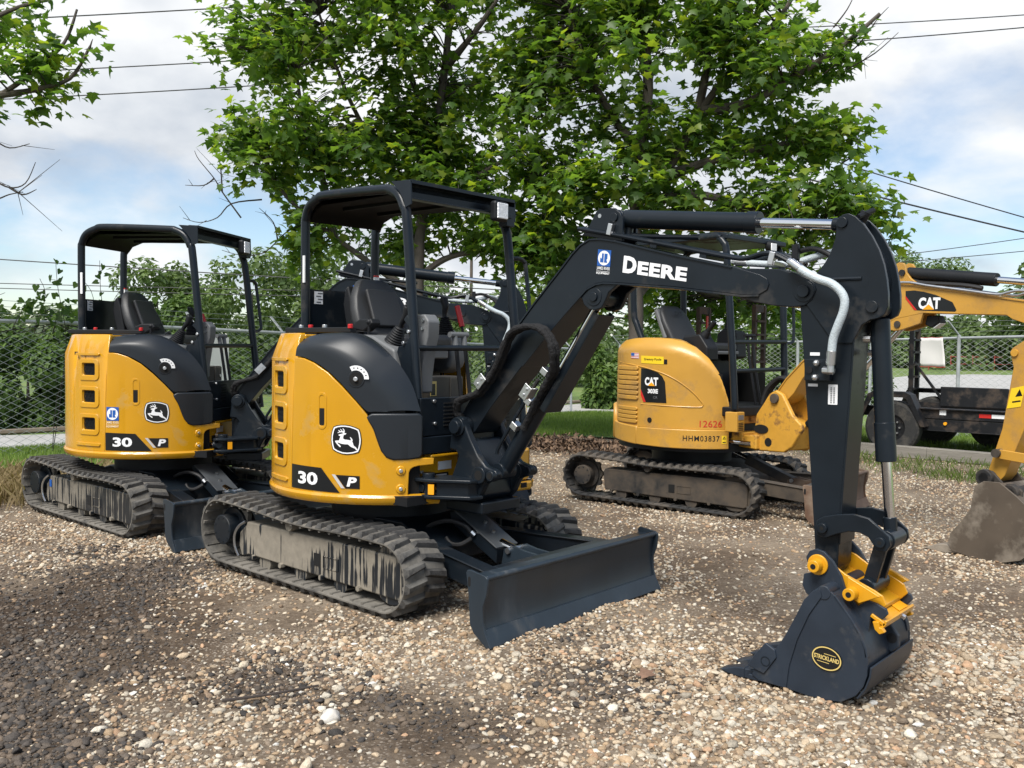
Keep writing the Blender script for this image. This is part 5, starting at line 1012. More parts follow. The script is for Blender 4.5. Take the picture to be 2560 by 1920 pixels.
    b = B(); b.prism([(2.375, 1.16), (2.435, 1.172), (2.432, 1.182), (2.372, 1.17)], -.0892, -.0882); b.obj('warning_bar', 'black_decal', stc)
    b = B(); b.prism([(2.28, .77), (2.32, .815), (2.52, .80), (2.70, .70), (2.70, .64), (2.5, .73), (2.32, .745)], -.14, -.12); b.prism([(2.28, .77), (2.32, .815), (2.52, .80), (2.70, .70), (2.70, .64), (2.5, .73), (2.32, .745)], .12, .14); gl = add(b.obj('guide_link', DY, root, bevel=.005), G)
    b = B(); b.cyl((2.30, -.165, .785), (2.30, .165, .785), .032, 18); b.obj('link_pin', 'old_frame', gl)
    WB = 'worn_bucket'
    bs_ = [(2.19, .535), (2.26, .580), (2.375, .585), (2.50, .50), (2.62, .40), (2.66, .25), (2.62, .12), (2.54, .045), (2.40, .0), (2.20, -.002), (2.03, .02), (1.995, .08), (2.02, .16), (2.10, .26), (2.165, .36), (2.18, .46)]
    b = B(); b.prism(bs_, -.235, -.22); b.prism(bs_, .22, .235); strip(b, [(2.0, .02), (2.20, .002), (2.40, .004), (2.535, .048), (2.612, .12), (2.652, .25), (2.612, .395), (2.495, .495), (2.37, .578)], .232, .014, 1); bk = add(b.obj('bucket', WB, root, bevel=.004, ang=50), G)
    for x, z in ((2.237, .60), (2.427, .51)):
        b = B(); b.cyl((x, -.20, z), (x, .20, z), .042, 20); b.cyl((x, -.20, z), (x, -.15, z), .062, 20); b.obj('bucket_pin', 'old_frame', bk, bevel=.005)
    b = B(); er = [(2.17, .60), (2.22, .66), (2.28, .65), (2.36, .57), (2.44, .575), (2.50, .53), (2.5, .44), (2.3, .45), (2.18, .5)]; b.prism(er, -.16, -.135); b.prism(er, .135, .16); b.obj('bucket_ear', 'old_frame', bk, bevel=.005)
    for y in np.linspace(-.2, .2, 4):
        b = B(); b.prism([(1.80, .0), (1.90, .05), (1.97, .06), (2.10, .045), (2.10, .01), (1.95, -.006)], y-.03, y+.03); b.obj('bucket_tooth', WB, bk, bevel=.006)
cat_boom(m3)
hm3 = Matrix.Rotation(R(-8-4.82), 4, 'Z')
inv = (Matrix.Translation((-.219, 4.246, -.05)) @ Matrix.Rotation(R(4.82), 4, 'Z')).inverted()
bm3 = inv @ Matrix.Translation((.62, 4.13, -.05)) @ Matrix.Rotation(R(-15), 4, 'Z')
for o, g in REG:
    if g == 'house': o.matrix_local = hm3
    elif g == 'boom': o.matrix_local = bm3

# ------------------------------------------------------------------ ground, lawn, road
def axis(lo, hi, step, far, grow=1.28):
    a = list(np.arange(lo, hi, step)); s = step; x = hi
    while x < far: a.append(x); s *= grow; x += s
    a.append(far); s = step; x = lo; pre = []
    while x > -far: s *= grow; x -= s; pre.append(max(x, -far))
    return np.array(sorted(set(np.round(pre[::-1]+a, 4))))
GXs, GYs = axis(-6.5, 5.5, .07, 900), axis(-5, 10.5, .07, 900)
XX, YY = np.meshgrid(GXs, GYs, indexing='ij')
def lawn_mask(x, y):
    edge = np.where(x < -5.4, -99, np.where(x < -1.5, 8.6+(x+5.4)*.436, 10.30-(x+1.5)*.06))
    return ((x < -5.5+.25*np.sin(y*1.3)+.12*np.sin(y*3.7)) | (y > edge+.1*np.sin(x*2.1)))
def road_mask(x, y):
    near = -10.2-.02*y+.0*x; a = (x < -10.35+.055*(y-2)) & (x > -13.05+.035*(y-2)) & (y > -60) & (y < 26)
    b_ = (y > 22+.22*(x+8)) & (y < 48+.3*(x+8)) & (x > -11)
    c_ = (y > 24) & (y < 30) & (x < 30) & (x > -14)
    return a | b_
def relief(x, y):
    near = 1-np.clip((np.hypot(x-1.5, y)-5)/6, 0, 1)
    z = .010*vnoise(x, y, 1.4, 3)+.008*vnoise(x, y, 4.5, 4)*near+.004*vnoise(x, y, 13, 5)*near
    tr = (np.exp(-((y+.62)/.22)**2)+np.exp(-((y-.62)/.22)**2))
    z = z*(1-.8*tr*(np.abs(x) < 1.2))-.010
    z = z+.05*np.exp(-(((x-1.68)/.13)**2))*sstep(-.95, -.5, y)*(1-sstep(.5, .95, y))*(.6+.4*np.sin(y*9))*(x > 1.57)
    z = z-.015*np.exp(-((x-2.95)**2+y**2)/.16)
    return z
def sheet(name, X, Y, Z, cells, m, kind='structure'):
    nx, ny = X.shape; idx = np.arange(nx*ny).reshape(nx, ny)
    f = np.stack([idx[:-1, :-1], idx[1:, :-1], idx[1:, 1:], idx[:-1, 1:]], -1)[cells]
    used = np.unique(f); re = np.full(nx*ny, -1); re[used] = np.arange(len(used))
    V = np.c_[X.ravel(), Y.ravel(), Z.ravel()][used]; me = bpy.data.meshes.new(name); me.from_pydata(V.tolist(), [], re[f].tolist()); me.shade_smooth()
    o = link(name, me, None, m); o['kind'] = kind; return o
ZZg = gz(XX, YY)+relief(XX, YY)
CX, CY_ = (XX[:-1, :-1]+XX[1:, 1:])/2, (YY[:-1, :-1]+YY[1:, 1:])/2
def ground_mat():
    m = bpy.data.materials.new('gravel_soil'); m.use_nodes = True; t = m.node_tree; b = t.nodes['Principled BSDF']; b.inputs['Roughness'].default_value = .9; b.inputs['Specular IOR Level'].default_value = .25
    tcn = N(t, 'ShaderNodeTexCoord')
    def noise(sc, det=6, rough=.55):
        n = N(t, 'ShaderNodeTexNoise'); n.inputs['Scale'].default_value = sc; n.inputs['Detail'].default_value = det; n.inputs['Roughness'].default_value = rough; L(t, tcn, 'Object', n, 'Vector'); return n
    a = N(t, 'ShaderNodeAttribute'); a.attribute_name = 'wet'
    nf = noise(26, 8, .7); rp = N(t, 'ShaderNodeValToRGB'); e = rp.color_ramp.elements; e[0].position = .30; e[0].color = (.055, .038, .025, 1); e[1].position = .70; e[1].color = (.165, .122, .084, 1); L(t, nf, 'Fac', rp, 0)
    nl = noise(.9, 4); lr = N(t, 'ShaderNodeMapRange'); lr.inputs[1].default_value = .42; lr.inputs[2].default_value = .60; L(t, nl, 'Fac', lr, 0)
    rp2 = N(t, 'ShaderNodeValToRGB'); e = rp2.color_ramp.elements; e[0].position = .28; e[0].color = (.125, .095, .066, 1); e[1].position = .72; e[1].color = (.30, .242, .178, 1); L(t, nf, 'Fac', rp2, 0)
    sm_ = N(t, 'ShaderNodeMix', data_type='RGBA'); L(t, lr, 0, sm_, 0); L(t, rp, 0, sm_, 6); L(t, rp2, 0, sm_, 7)
    vo = N(t, 'ShaderNodeTexVoronoi'); vo.inputs['Scale'].default_value = 60; L(t, tcn, 'Object', vo, 'Vector')
    hs = N(t, 'ShaderNodeValToRGB'); e = hs.color_ramp.elements; e[0].color = (.10, .078, .058, 1); e[1].color = (.42, .36, .29, 1); e[0].position = .1; e[1].position = .95
    sp = N(t, 'ShaderNodeSeparateColor'); L(t, vo, 'Color', sp, 0); L(t, sp, 0, hs, 0)
    nm = noise(1.6, 5); cm = N(t, 'ShaderNodeMapRange'); cm.inputs[1].default_value = .38; cm.inputs[2].default_value = .62; L(t, nm, 'Fac', cm, 0)
    dst = N(t, 'ShaderNodeMath', operation='LESS_THAN'); dst.inputs[1].default_value = .38; L(t, vo, 'Distance', dst, 0)
    mu = N(t, 'ShaderNodeMath', operation='MULTIPLY'); L(t, dst, 0, mu, 0); L(t, cm, 0, mu, 1)
    mx_ = N(t, 'ShaderNodeMix', data_type='RGBA'); L(t, mu, 0, mx_, 0); L(t, sm_, 2, mx_, 6); L(t, hs, 0, mx_, 7)
    dk = N(t, 'ShaderNodeMix', data_type='RGBA'); dk.blend_type = 'MULTIPLY'; dk.inputs[7].default_value = (.40, .37, .35, 1); L(t, a, 'Fac', dk, 0); L(t, mx_, 2, dk, 6); L(t, dk, 2, b, 'Base Color')
    bp = N(t, 'ShaderNodeBump'); bp.inputs['Strength'].default_value = .8; bp.inputs['Distance'].default_value = .02; L(t, nf, 'Fac', bp, 'Height'); L(t, bp, 0, b, 'Normal')
    MAT['gravel_soil'] = m
ground_mat()
gr = sheet('ground', XX, YY, ZZg, np.ones(CX.shape, bool), 'gravel_soil')
def wetness(x, y):
    """dark damp and oily patch at the lower left, with smaller stains"""
    n = vnoise(x, y, 2.2, 21)*.35+vnoise(x, y, 6, 22)*.22
    d = (x-1.15)*.62+(y+2.3)*.80            # distance across the patch
    w_ = (1-sstep(-.35, .30, d+n*.9))*sstep(-1.6, -.6, x-.3*y+n)
    for cx, cy, r_, k in ((2.02, -1.66, .35, .8), (1.7, -1.6, .25, .7), (.15, -1.6, .40, .55), (-1.2, -1.75, .45, .45), (-.5, -1.9, .45, .40), (.5, -1.2, .25, .25), (1.15, -1.72, .38, .7), (2.2, -.75, .4, .45), (3.25, -.1, .35, .25), (1.7, -.3, .35, .35), (-1.9, -1.1, .4, .5)):
        w_ = np.maximum(w_, k*np.exp(-(((x-cx)**2+(y-cy)**2)/r_**2))*(1+n))
    return np.clip(w_, 0, 1)
wv = wetness(XX.ravel(), YY.ravel()); at = gr.data.attributes.new('wet', 'FLOAT', 'POINT'); at.data.foreach_set('value', wv.astype(np.float32))
LM = lawn_mask(CX, CY_)
def lawn_mat():
    m = mat('lawn_soil', (.10, .16, .035), .95, var=.35, vscale=1.3, bump=.6, bscale=30, dirt=(.14, .18, .05), dscale=.8, damt=.45); return m
lawn_mat()
nzl = .012*vnoise(XX, YY, 2.0, 9)
sheet('lawn', XX, YY, gz(XX, YY)+.014+nzl, LM, 'lawn_soil')
RM = road_mask(CX, CY_); FXs = np.r_[np.arange(-14.5, -9, .12), np.arange(-9, 30, 1.0)]; 
RX, RY = np.meshgrid(np.r_[np.arange(-14.2, -8.6, .1)], np.arange(-30, 27, .25), indexing='ij'); rcx, rcy = (RX[:-1, :-1]+RX[1:, 1:])/2, (RY[:-1, :-1]+RY[1:, 1:])/2
sheet('road', RX, RY, gz(RX, RY)+.045, road_mask(rcx, rcy), 'road_concrete')
RX, RY = np.meshgrid(np.arange(-30, 60, 1.0), np.arange(19, 90, .5), indexing='ij'); rcx, rcy = (RX[:-1, :-1]+RX[1:, 1:])/2, (RY[:-1, :-1]+RY[1:, 1:])/2
sheet('parking_apron', RX, RY, gz(RX, RY)+.06, road_mask(rcx, rcy), 'road_concrete')
b = B(); b.tube([(-13.30+.035*(y-2), y, -.14) for y in np.arange(-20, 27, 1.5)], .055, 6); o = b.obj('road_kerb', 'kerb_old', None); o['kind'] = 'structure'

# ------------------------------------------------------------------ loose pebbles (geometry nodes instances)
def zone_density(x, y):
    n = vnoise(x, y, 1.9, 31); n2 = vnoise(x, y, 5.5, 32); n3 = vnoise(x, y, 1.1, 33)
    d = .50+.62*n+.30*n2+.42*n3
    for cx, cy, r_, k in ((2.05, -1.66, .40, .75), (2.2, -.70, .35, .45), (3.28, -.1, .40, .8), (2.6, .9, .6, .7), (.3, -1.0, .35, .35), (1.9, 1.8, .8, .7), (2.7, 1.6, .6, .6), (2.45, -1.1, .3, .4), (1.0, 2.6, .6, .5), (2.1, 3.2, .8, .4), (-1.3, -1.5, .5, .3)):
        d = d-k*np.exp(-(((x-cx)**2+(y-cy)**2)/r_**2))
    d = d+.45*np.exp(-((x-3.35)**2+(y-.75)**2)/.5)+.4*np.exp(-((x-3.5)**2+(y+.5)**2)/.35)+.3*np.exp(-((x-.8)**2+(y+1.15)**2)/.15)
    d = d-.35*((np.abs(np.abs(y)-.62) < .16) & (np.abs(x) < .9))
    return np.clip(d+.6*wetness(x, y), .12, 1.0)
def pebbles():
    P = []
    cam2 = np.array([CAM.x, CAM.y]); f2 = np.array([fw.x, fw.y]); f2 /= np.hypot(*f2); r2_ = np.array([f2[1], -f2[0]])
    for d0, d1, dens, s0, s1 in ((2.2, 4.6, 5600, .0035, .0085), (2.2, 4.6, 1500, .0085, .0155), (2.2, 4.6, 110, .016, .025), (4.6, 7.5, 2600, .0050, .0105), (4.6, 7.5, 520, .010, .018), (7.5, 11.5, 1200, .006, .0120), (7.5, 11.5, 70, .012, .020), (11.5, 17, 380, .008, .017)):
        wid = lambda d: .70*d+.8
        area = (wid(d0)+wid(d1))*(d1-d0); n = int(area*dens); d = RNG.uniform(d0, d1, n); l = RNG.uniform(-1, 1, n)*wid(d)
        keep = RNG.uniform(0, 1, n) < wid(d)/wid(d1)*1.0+.0
        d, l = d[keep], l[keep]
        xy = cam2+d[:, None]*f2+l[:, None]*r2_; x, y = xy[:, 0], xy[:, 1]
        ok = (~lawn_mask(x, y)) & (RNG.uniform(0, 1, len(x)) < zone_density(x, y)*(1.0 if s0 > .0109 else 1.05))
        x, y = x[ok], y[ok]; s = s0+(s1-s0)*RNG.uniform(0, 1, len(x))**1.7
        P.append(np.c_[x, y, s])
    P = np.vstack(P); x, y, s = P.T; n = len(x)
    z = gz(x, y)+relief(x, y)+s*RNG.uniform(-.15, .42, n)
    wet = wetness(x, y)*RNG.uniform(.55, 1.1, n); wet = np.clip(wet, 0, 1)
    pal = np.array([(.46, .375, .28), (.54, .475, .385), (.39, .29, .195), (.62, .58, .51), (.30, .215, .145), (.43, .39, .33), (.45, .30, .20), (.23, .185, .145), (.34, .25, .18)]); pw = np.array([.20, .17, .14, .09, .12, .12, .04, .07, .05]); pw /= pw.sum()
    c = pal[RNG.choice(len(pal), n, p=pw)]*np.array((1.03, 1.0, .93))*RNG.uniform(.62, 1.06, n)[:, None]
    dark = np.array([(.070, .060, .052), (.105, .086, .069), (.052, .047, .043), (.15, .115, .085)])[RNG.choice(4, n)]*RNG.uniform(.7, 1.2, n)[:, None]
    k = (wet > RNG.uniform(.12, .62, n)); k2 = k & (RNG.uniform(0, 1, n) < .95); c[k2] = dark[k2]
    pale = RNG.uniform(0, 1, n) < .015; c[pale & ~k] = np.array((.62, .60, .55))*RNG.uniform(.85, 1.1, (pale & ~k).sum())[:, None]
    sat = 1+.0*c
    me = bpy.data.meshes.new('gravel'); me.vertices.add(n); me.vertices.foreach_set('co', np.c_[x, y, z].astype(np.float32).ravel())
    a = me.attributes.new('sc', 'FLOAT_VECTOR', 'POINT'); a.data.foreach_set('vector', (np.c_[s*RNG.uniform(.95, 1.5, n), s*RNG.uniform(.8, 1.1, n), s*RNG.uniform(.5, .85, n)]).astype(np.float32).ravel())
    a = me.attributes.new('ro', 'FLOAT_VECTOR', 'POINT'); a.data.foreach_set('vector', (np.c_[RNG.normal(0, .28, n), RNG.normal(0, .28, n), RNG.uniform(0, 6.28, n)]).astype(np.float32).ravel())
    a = me.attributes.new('vi', 'INT', 'POINT'); a.data.foreach_set('value', RNG.integers(0, 6, n).astype(np.int32))
    a = me.attributes.new('col', 'FLOAT_COLOR', 'POINT'); a.data.foreach_set('color', np.c_[c, np.ones(n)].astype(np.float32).ravel())
    o = link('gravel', me); tag(o, 'loose tan and brown river pebbles scattered over the yard', 'gravel', kind='stuff')
    ng = bpy.data.node_groups.new('pebble_scatter', 'GeometryNodeTree'); ng.interface.new_socket('Geometry', in_out='INPUT', socket_type='NodeSocketGeometry'); ng.interface.new_socket('Geometry', in_out='OUTPUT', socket_type='NodeSocketGeometry')
    gi = ng.nodes.new('NodeGroupInput'); go = ng.nodes.new('NodeGroupOutput'); jn = ng.nodes.new('GeometryNodeJoinGeometry')
    for v in range(6):
        ic = ng.nodes.new('GeometryNodeMeshIcoSphere'); ic.inputs['Radius'].default_value = 1; ic.inputs['Subdivisions'].default_value = 2
        spn = ng.nodes.new('GeometryNodeSetPosition'); tx = ng.nodes.new('ShaderNodeTexNoise'); tx.noise_dimensions = '4D'; tx.inputs['W'].default_value = v*3.7; tx.inputs['Scale'].default_value = .75 if v < 4 else 1.3; tx.inputs['Detail'].default_value = 1
        sb = ng.nodes.new('ShaderNodeVectorMath'); sb.operation = 'SUBTRACT'; sb.inputs[1].default_value = (.5, .5, .5); scn = ng.nodes.new('ShaderNodeVectorMath'); scn.operation = 'SCALE'; scn.inputs['Scale'].default_value = 1.1 if v < 4 else 1.7
        ng.links.new(tx.outputs['Color'], sb.inputs[0]); ng.links.new(sb.outputs[0], scn.inputs[0]); ng.links.new(ic.outputs[0], spn.inputs[0]); ng.links.new(scn.outputs[0], spn.inputs['Offset'])
        sm = ng.nodes.new('GeometryNodeSetShadeSmooth'); ng.links.new(spn.outputs[0], sm.inputs[0]); mt = ng.nodes.new('GeometryNodeSetMaterial'); mt.inputs['Material'].default_value = MAT['pebble']; ng.links.new(sm.outputs[0], mt.inputs[0])
        gt = ng.nodes.new('GeometryNodeGeometryToInstance'); ng.links.new(mt.outputs[0], gt.inputs[0]); ng.links.new(gt.outputs[0], jn.inputs[0])
    ip = ng.nodes.new('GeometryNodeInstanceOnPoints'); ip.inputs['Pick Instance'].default_value = True
    def na(nm, ty):
        q = ng.nodes.new('GeometryNodeInputNamedAttribute'); q.data_type = ty; q.inputs[0].default_value = nm; return q
    ng.links.new(gi.outputs[0], ip.inputs['Points']); ng.links.new(jn.outputs[0], ip.inputs['Instance']); ng.links.new(na('vi', 'INT').outputs[0], ip.inputs['Instance Index']); ng.links.new(na('sc', 'FLOAT_VECTOR').outputs[0], ip.inputs['Scale'])
    e2r = ng.nodes.new('FunctionNodeEulerToRotation'); ng.links.new(na('ro', 'FLOAT_VECTOR').outputs[0], e2r.inputs[0]); ng.links.new(e2r.outputs[0], ip.inputs['Rotation'])
    ng.links.new(ip.outputs[0], go.inputs[0])
    md = o.modifiers.new('scatter', 'NODES'); md.node_group = ng
    print('pebbles', n)
pebbles()

# ------------------------------------------------------------------ small things on the ground
def spot(x, y): return gz1(x, y)+float(relief(np.array([x]), np.array([y]))[0])
b = B(); g_ = bmesh.ops.create_icosphere(b.bm, subdivisions=3, radius=1)['verts']
for v in g_:
    f = 1+.16*math.sin(4*v.co.x+1)+.12*math.sin(5*v.co.y+2*v.co.z); v.co = Vector((v.co.x*.048*f, v.co.y*.038*f, v.co.z*.028*f))
o = b.obj('pale_rock', 'pale_stone', None); o.location = (1.66, -1.81, spot(1.66, -1.81)+.012); tag(o, 'pale speckled rock, the largest stone lying among the dark pebbles', 'rock')
b = B(); b.tube([(1.245, -2.03, spot(1.245, -2.03)+.028), (1.31, -1.90, spot(1.31, -1.9)+.030), (1.36, -1.79, spot(1.36, -1.79)+.032), (1.40, -1.67, spot(1.4, -1.67)+.03)], .007, 6, smooth=3, r2=.004); tag(b.obj('twig', 'stick_wood', None), 'thin dark twig lying on the dark pebbles at lower left', 'twig')
LEAF = [(0, .02), (.12, -.03), (.46, .04), (.33, .24), (.60, .50), (.30, .50), (.20, .62), (0, 1.0), (-.20, .62), (-.30, .50), (-.60, .50), (-.33, .24), (-.46, .04), (-.12, -.03)]
def leaf_verts(fold=.25):
    V = [(0, .33, .03)]+[(x, y, -fold*abs(x)**1.3-.18*max(0, y-.4)**2) for x, y in LEAF]; F = [(0, i+1, (i+1) % len(LEAF)+1) for i in range(len(LEAF))]; return np.array(V), np.array(F)
lv, lf = leaf_verts(.1); me = bpy.data.meshes.new('fallen_leaf'); me.from_pydata((lv*.085*np.array([1, 1, 1.4])).tolist(), [], lf.tolist()); o = link('fallen_leaf', me, None, 'dry_leaf'); o.location = (2.36, -.60, spot(2.36, -.6)+.030); o.rotation_euler = (R(14), R(-8), R(60))
md = o.modifiers.new('s', 'SOLIDIFY'); md.thickness = .0012
tag(o, 'dry brown maple leaf lying on the gravel left of the bucket', 'leaf')

# ------------------------------------------------------------------ leaves, trees, shrubs
CP = np.array(CAM)
def frames(n_, up_, rng):
    n_ = n_/np.linalg.norm(n_, axis=1)[:, None]; t = up_-n_*(n_*up_).sum(1)[:, None]; t /= np.linalg.norm(t, axis=1)[:, None]+1e-9; return np.cross(t, n_), t, n_
def leaf_mesh(name, pos, nrm, tip, size, col, V, F, parent, m, kind=None):
    n = len(pos); xa, ya, za = frames(nrm, tip, None); k = len(V)
    P = pos[:, None]+size[:, None, None]*(V[None, :, 0:1]*xa[:, None]+V[None, :, 1:2]*ya[:, None]+V[None, :, 2:3]*za[:, None])
    me = bpy.data.meshes.new(name); me.vertices.add(n*k); me.vertices.foreach_set('co', P.astype(np.float32).ravel())
    ff = (F[None]+(np.arange(n)*k)[:, None, None]).reshape(-1, 3); nf = len(ff)
    me.loops.add(nf*3); me.loops.foreach_set('vertex_index', ff.astype(np.int32).ravel()); me.polygons.add(nf); me.polygons.foreach_set('loop_start', (np.arange(nf)*3).astype(np.int32)); me.polygons.foreach_set('loop_total', np.full(nf, 3, np.int32))
    a = me.attributes.new('col', 'FLOAT_COLOR', 'POINT'); a.data.foreach_set('color', np.c_[np.repeat(col, k, 0), np.ones(n*k)].astype(np.float32).ravel()); me.update()
    o = link(name, me, parent, m)
    if kind: o['kind'] = kind
    return o
LAT = np.array([math.sin(YAW), -math.cos(YAW), 0]); DEP = np.array([math.cos(YAW), math.sin(YAW), 0])
def sample_blobs(bl, n, rng, shell=.55):
    vol = np.array([q[3]*q[4]*q[5] for q in bl])**.8; ch = rng.choice(len(bl), n, p=vol/vol.sum()); d = rng.normal(size=(n, 3)); d /= np.linalg.norm(d, axis=1)[:, None]; r = rng.uniform(0, 1, n)**(1/3*(1-shell)+.02)
    q = np.array(bl)[ch]; off = d*r[:, None]*q[:, 3:6]
    return q[:, :3]+off[:, :1]*LAT+off[:, 1:2]*DEP+np.c_[np.zeros(n), np.zeros(n), off[:, 2]], d[:, :1]*LAT+d[:, 1:2]*DEP+np.c_[np.zeros(n), np.zeros(n), d[:, 2]], r
def big_tree(name, label, limbs, blobs, base, clusters, per, seed, bare=(), group=None, r0=.15, leafsz=(.115, .19), nobj=300):
    rng = np.random.default_rng(seed); root = tag(empty(name, base), label, 'tree', group); off = np.array(base)
    S = []; trunk_done = False
    for i, l in enumerate(limbs):
        P = crom([Vector(p)-Vector(base) for p in l], 5); ra = r0 if i == 0 else r0*.60; rb = r0*.40 if i == 0 else r0*.17
        rs = [max(rb, ra+(rb-ra)*(k/(len(P)-1))**.8)*(1+.06*math.sin(k*1.7+i)) for k in range(len(P))]
        if i == 0: rs[0] *= 1.35; rs[1] *= 1.15
        b = B(); b.tube(P, .1, 12 if i == 0 else 8, rs=rs); b.obj('trunk' if i == 0 else 'limb', 'bark', root)
        for p in P[(8 if i == 0 else 3):]: S.append(np.array(p)+off)
    S = np.array(S)
    sub = []
    for q in blobs:
        k_ = max(5, int(5.5*(q[3]*q[5])**.75+3))
        for _ in range(k_):
            d = rng.normal(size=3); d /= np.linalg.norm(d); k = rng.uniform(.35, .88); p = np.array(q[:3])+LAT*d[0]*q[3]*k+DEP*d[1]*q[4]*k+np.array([0, 0, d[2]*q[5]*k]); f = min(rng.uniform(.42, .72), .9*min(q[3], q[5])); sub.append((*p, f*1.1, f*1.05, f*.62))
    C_, dirn, rr = sample_blobs(sub, clusters, rng, .35)
    b = B(); LP, LN, LT = [], [], []
    for c, dv, rad in zip(C_, dirn, rr):
        j = np.argmin(((S-c)**2).sum(1)+.6*np.maximum(0, S[:, 2]-c[2])); s = S[j]; d = c-s; ln = np.linalg.norm(d)
        mid = s+d*.5+np.array([0, 0, .10*ln])+rng.normal(0, .05*ln, 3)
        if ln > 2.2: s = c-d/ln*1.2; mid = (s+c)/2
        pts = [s, mid, c]
        b.tube([Vector(p-off) for p in pts], .012, 4, smooth=3, r2=.003)
        k = rng.integers(int(per*.6), int(per*1.4)+1); t = rng.uniform(.55, 1.15, k)[:, None]
        on = (1-t)**2*s+2*t*(1-t)*mid+t*t*c
        jit = rng.normal(0, .125, (k, 3)); LP.append(on+jit); o_ = d/max(ln, .01)
        LN.append(np.c_[np.zeros((k, 2)), np.ones(k)]*.95+rng.normal(0, .50, (k, 3))+dv*.35); LT.append(np.tile(o_*.5+dv*.3, (k, 1))+rng.normal(0, .45, (k, 3))+np.array([0, 0, -.45]))
    for l in bare:
        P = [Vector(p)-Vector(base) for p in l]; b.tube(P, .014, 5, smooth=4, r2=.004)
        for q in range(3):
            i = rng.integers(1, len(P)); e_ = P[i]+Vector(rng.normal(0, .16, 3)); b.tube([P[i-1].lerp(P[i], .6), e_], .005, 4, r2=.002)
    b.obj('twigs', 'twig', root)
    LP, LN, LT = np.vstack(LP), np.vstack(LN), np.vstack(LT); n = len(LP)
    sz = rng.uniform(*leafsz, n)*np.where(rng.uniform(0, 1, n) < .25, .65, 1)
    v = rng.uniform(0, 1, n)[:, None]; col = np.array((.050, .108, .026))*(1-v)+np.array((.140, .230, .048))*v
    yl = rng.uniform(0, 1, n) < .14; col[yl] = np.array((.22, .29, .04))*rng.uniform(.7, 1.1, yl.sum())[:, None]
    V, F = leaf_verts()
    # the 300 leaves that show largest are objects of their own
    dist = np.linalg.norm(LP-CP, axis=1); rel = LP-CP; dep = rel @ np.array(fw); la = rel @ np.array(r2); ve = rel @ np.array(u2)
    vis = (dep > 0) & (np.abs(la/dep) < .556) & (np.abs(ve/dep) < .417); score = np.where(vis, sz/dist, 0); pick = np.argsort(-score)[:nobj]; mask = np.ones(n, bool); mask[pick] = False
    cr = leaf_mesh('crown', LP[mask]-off, LN[mask], LT[mask], sz[mask], col[mask], V, F, root, 'leaf', 'stuff')
    vm = []
    for q in range(5):
        me = bpy.data.meshes.new('leaf'); me.from_pydata(V.tolist(), [], F.tolist()); cc = [(.07, .14, .03), (.11, .195, .04), (.055, .115, .027), (.21, .28, .04), (.09, .165, .034)][q]
        a = me.attributes.new('col', 'FLOAT_COLOR', 'POINT'); a.data.foreach_set('color', np.tile(np.array((*cc, 1.0), np.float32), len(V))); me.materials.append(MAT['leaf']); vm.append(me)
    xa, ya, za = frames(LN[pick], LT[pick], None)
    for i, p in enumerate(pick):
        o = bpy.data.objects.new('leaf', vm[rng.integers(0, 5)]); COL.objects.link(o); o.parent = root; s = sz[p]; q = LP[p]-off
        o.matrix_local = Matrix([[xa[i][r]*s, ya[i][r]*s, za[i][r]*s, q[r]] for r in range(3)]+[[0, 0, 0, 1]])
    return root
T1 = [(-7.27, 5.93, 8.25, 3.02, 2.2, 1.96), (-7.89, 4.75, 6.08, 1.25, 1.6, 1.25), (-8.03, 4.3, 4.49, .83, 1.2, .76), (-7.22, 5.53, 4.59, 1.41, 1.8, 1.12), (-6.34, 6.62, 6.01, 1.73, 2.0, 1.73), (-5.99, 6.83, 4.13, 1.36, 1.6, .98), (-7.34, 4.98, 3.5, .8, 1.0, .44), (-5.51, 7.2, 3.23, .9, 1.2, .83), (-7.06, 6.39, 3.18, .77, 1, .46), (-7.43, 4.61, 2.93, .32, .5, .4)]
T2 = [(-5.0, 7.15, 6.6, 1.1, 1.4, 1.2), (-5.1, 7.2, 4.7, .8, 1.2, .8), (-3.55, 7.79, 7.49, 2.46, 2, 1.76), (-3.76, 7.52, 5.73, 1.62, 1.8, 1.34), (-1.97, 8.54, 5.84, 1.64, 1.8, 1.09), (-.95, 9.03, 5.79, .67, 1.0, .6), (-2.64, 8.41, 4.34, 1.83, 1.8, 1.06), (-1.18, 8.9, 4.57, .94, 1.2, .74), (-.7, 9.14, 3.69, .74, 1.1, .67), (-1.48, 8.84, 3.38, 1.3, 1.3, .75), (-.37, 9.38, 2.95, .4, .6, .33), (-4.14, 7.49, 3.88, 1.01, 1.4, 1.01), (-4.68, 11.19, 2.42, .95, 1.0, .70), (-3.42, 12.28, 2.35, .95, 1.0, .66), (-4.74, 7.58, 2.62, .82, 1.2, .67), (-3.84, 8.1, 2.76, .59, 1.0, .66)]
T3 = [(-6.59, .38, 4.46, .5, .6, .32), (-6.17, .61, 4.67, .24, .4, .18), (-6.77, .4, 5.39, .48, .5, .13), (-8.18, -.31, 5.0, 1.05, 1.5, 1.44), (-6.78, .2, 4.19, .37, .5, .16), (-6.06, .72, 4.83, .13, .3, .16)]
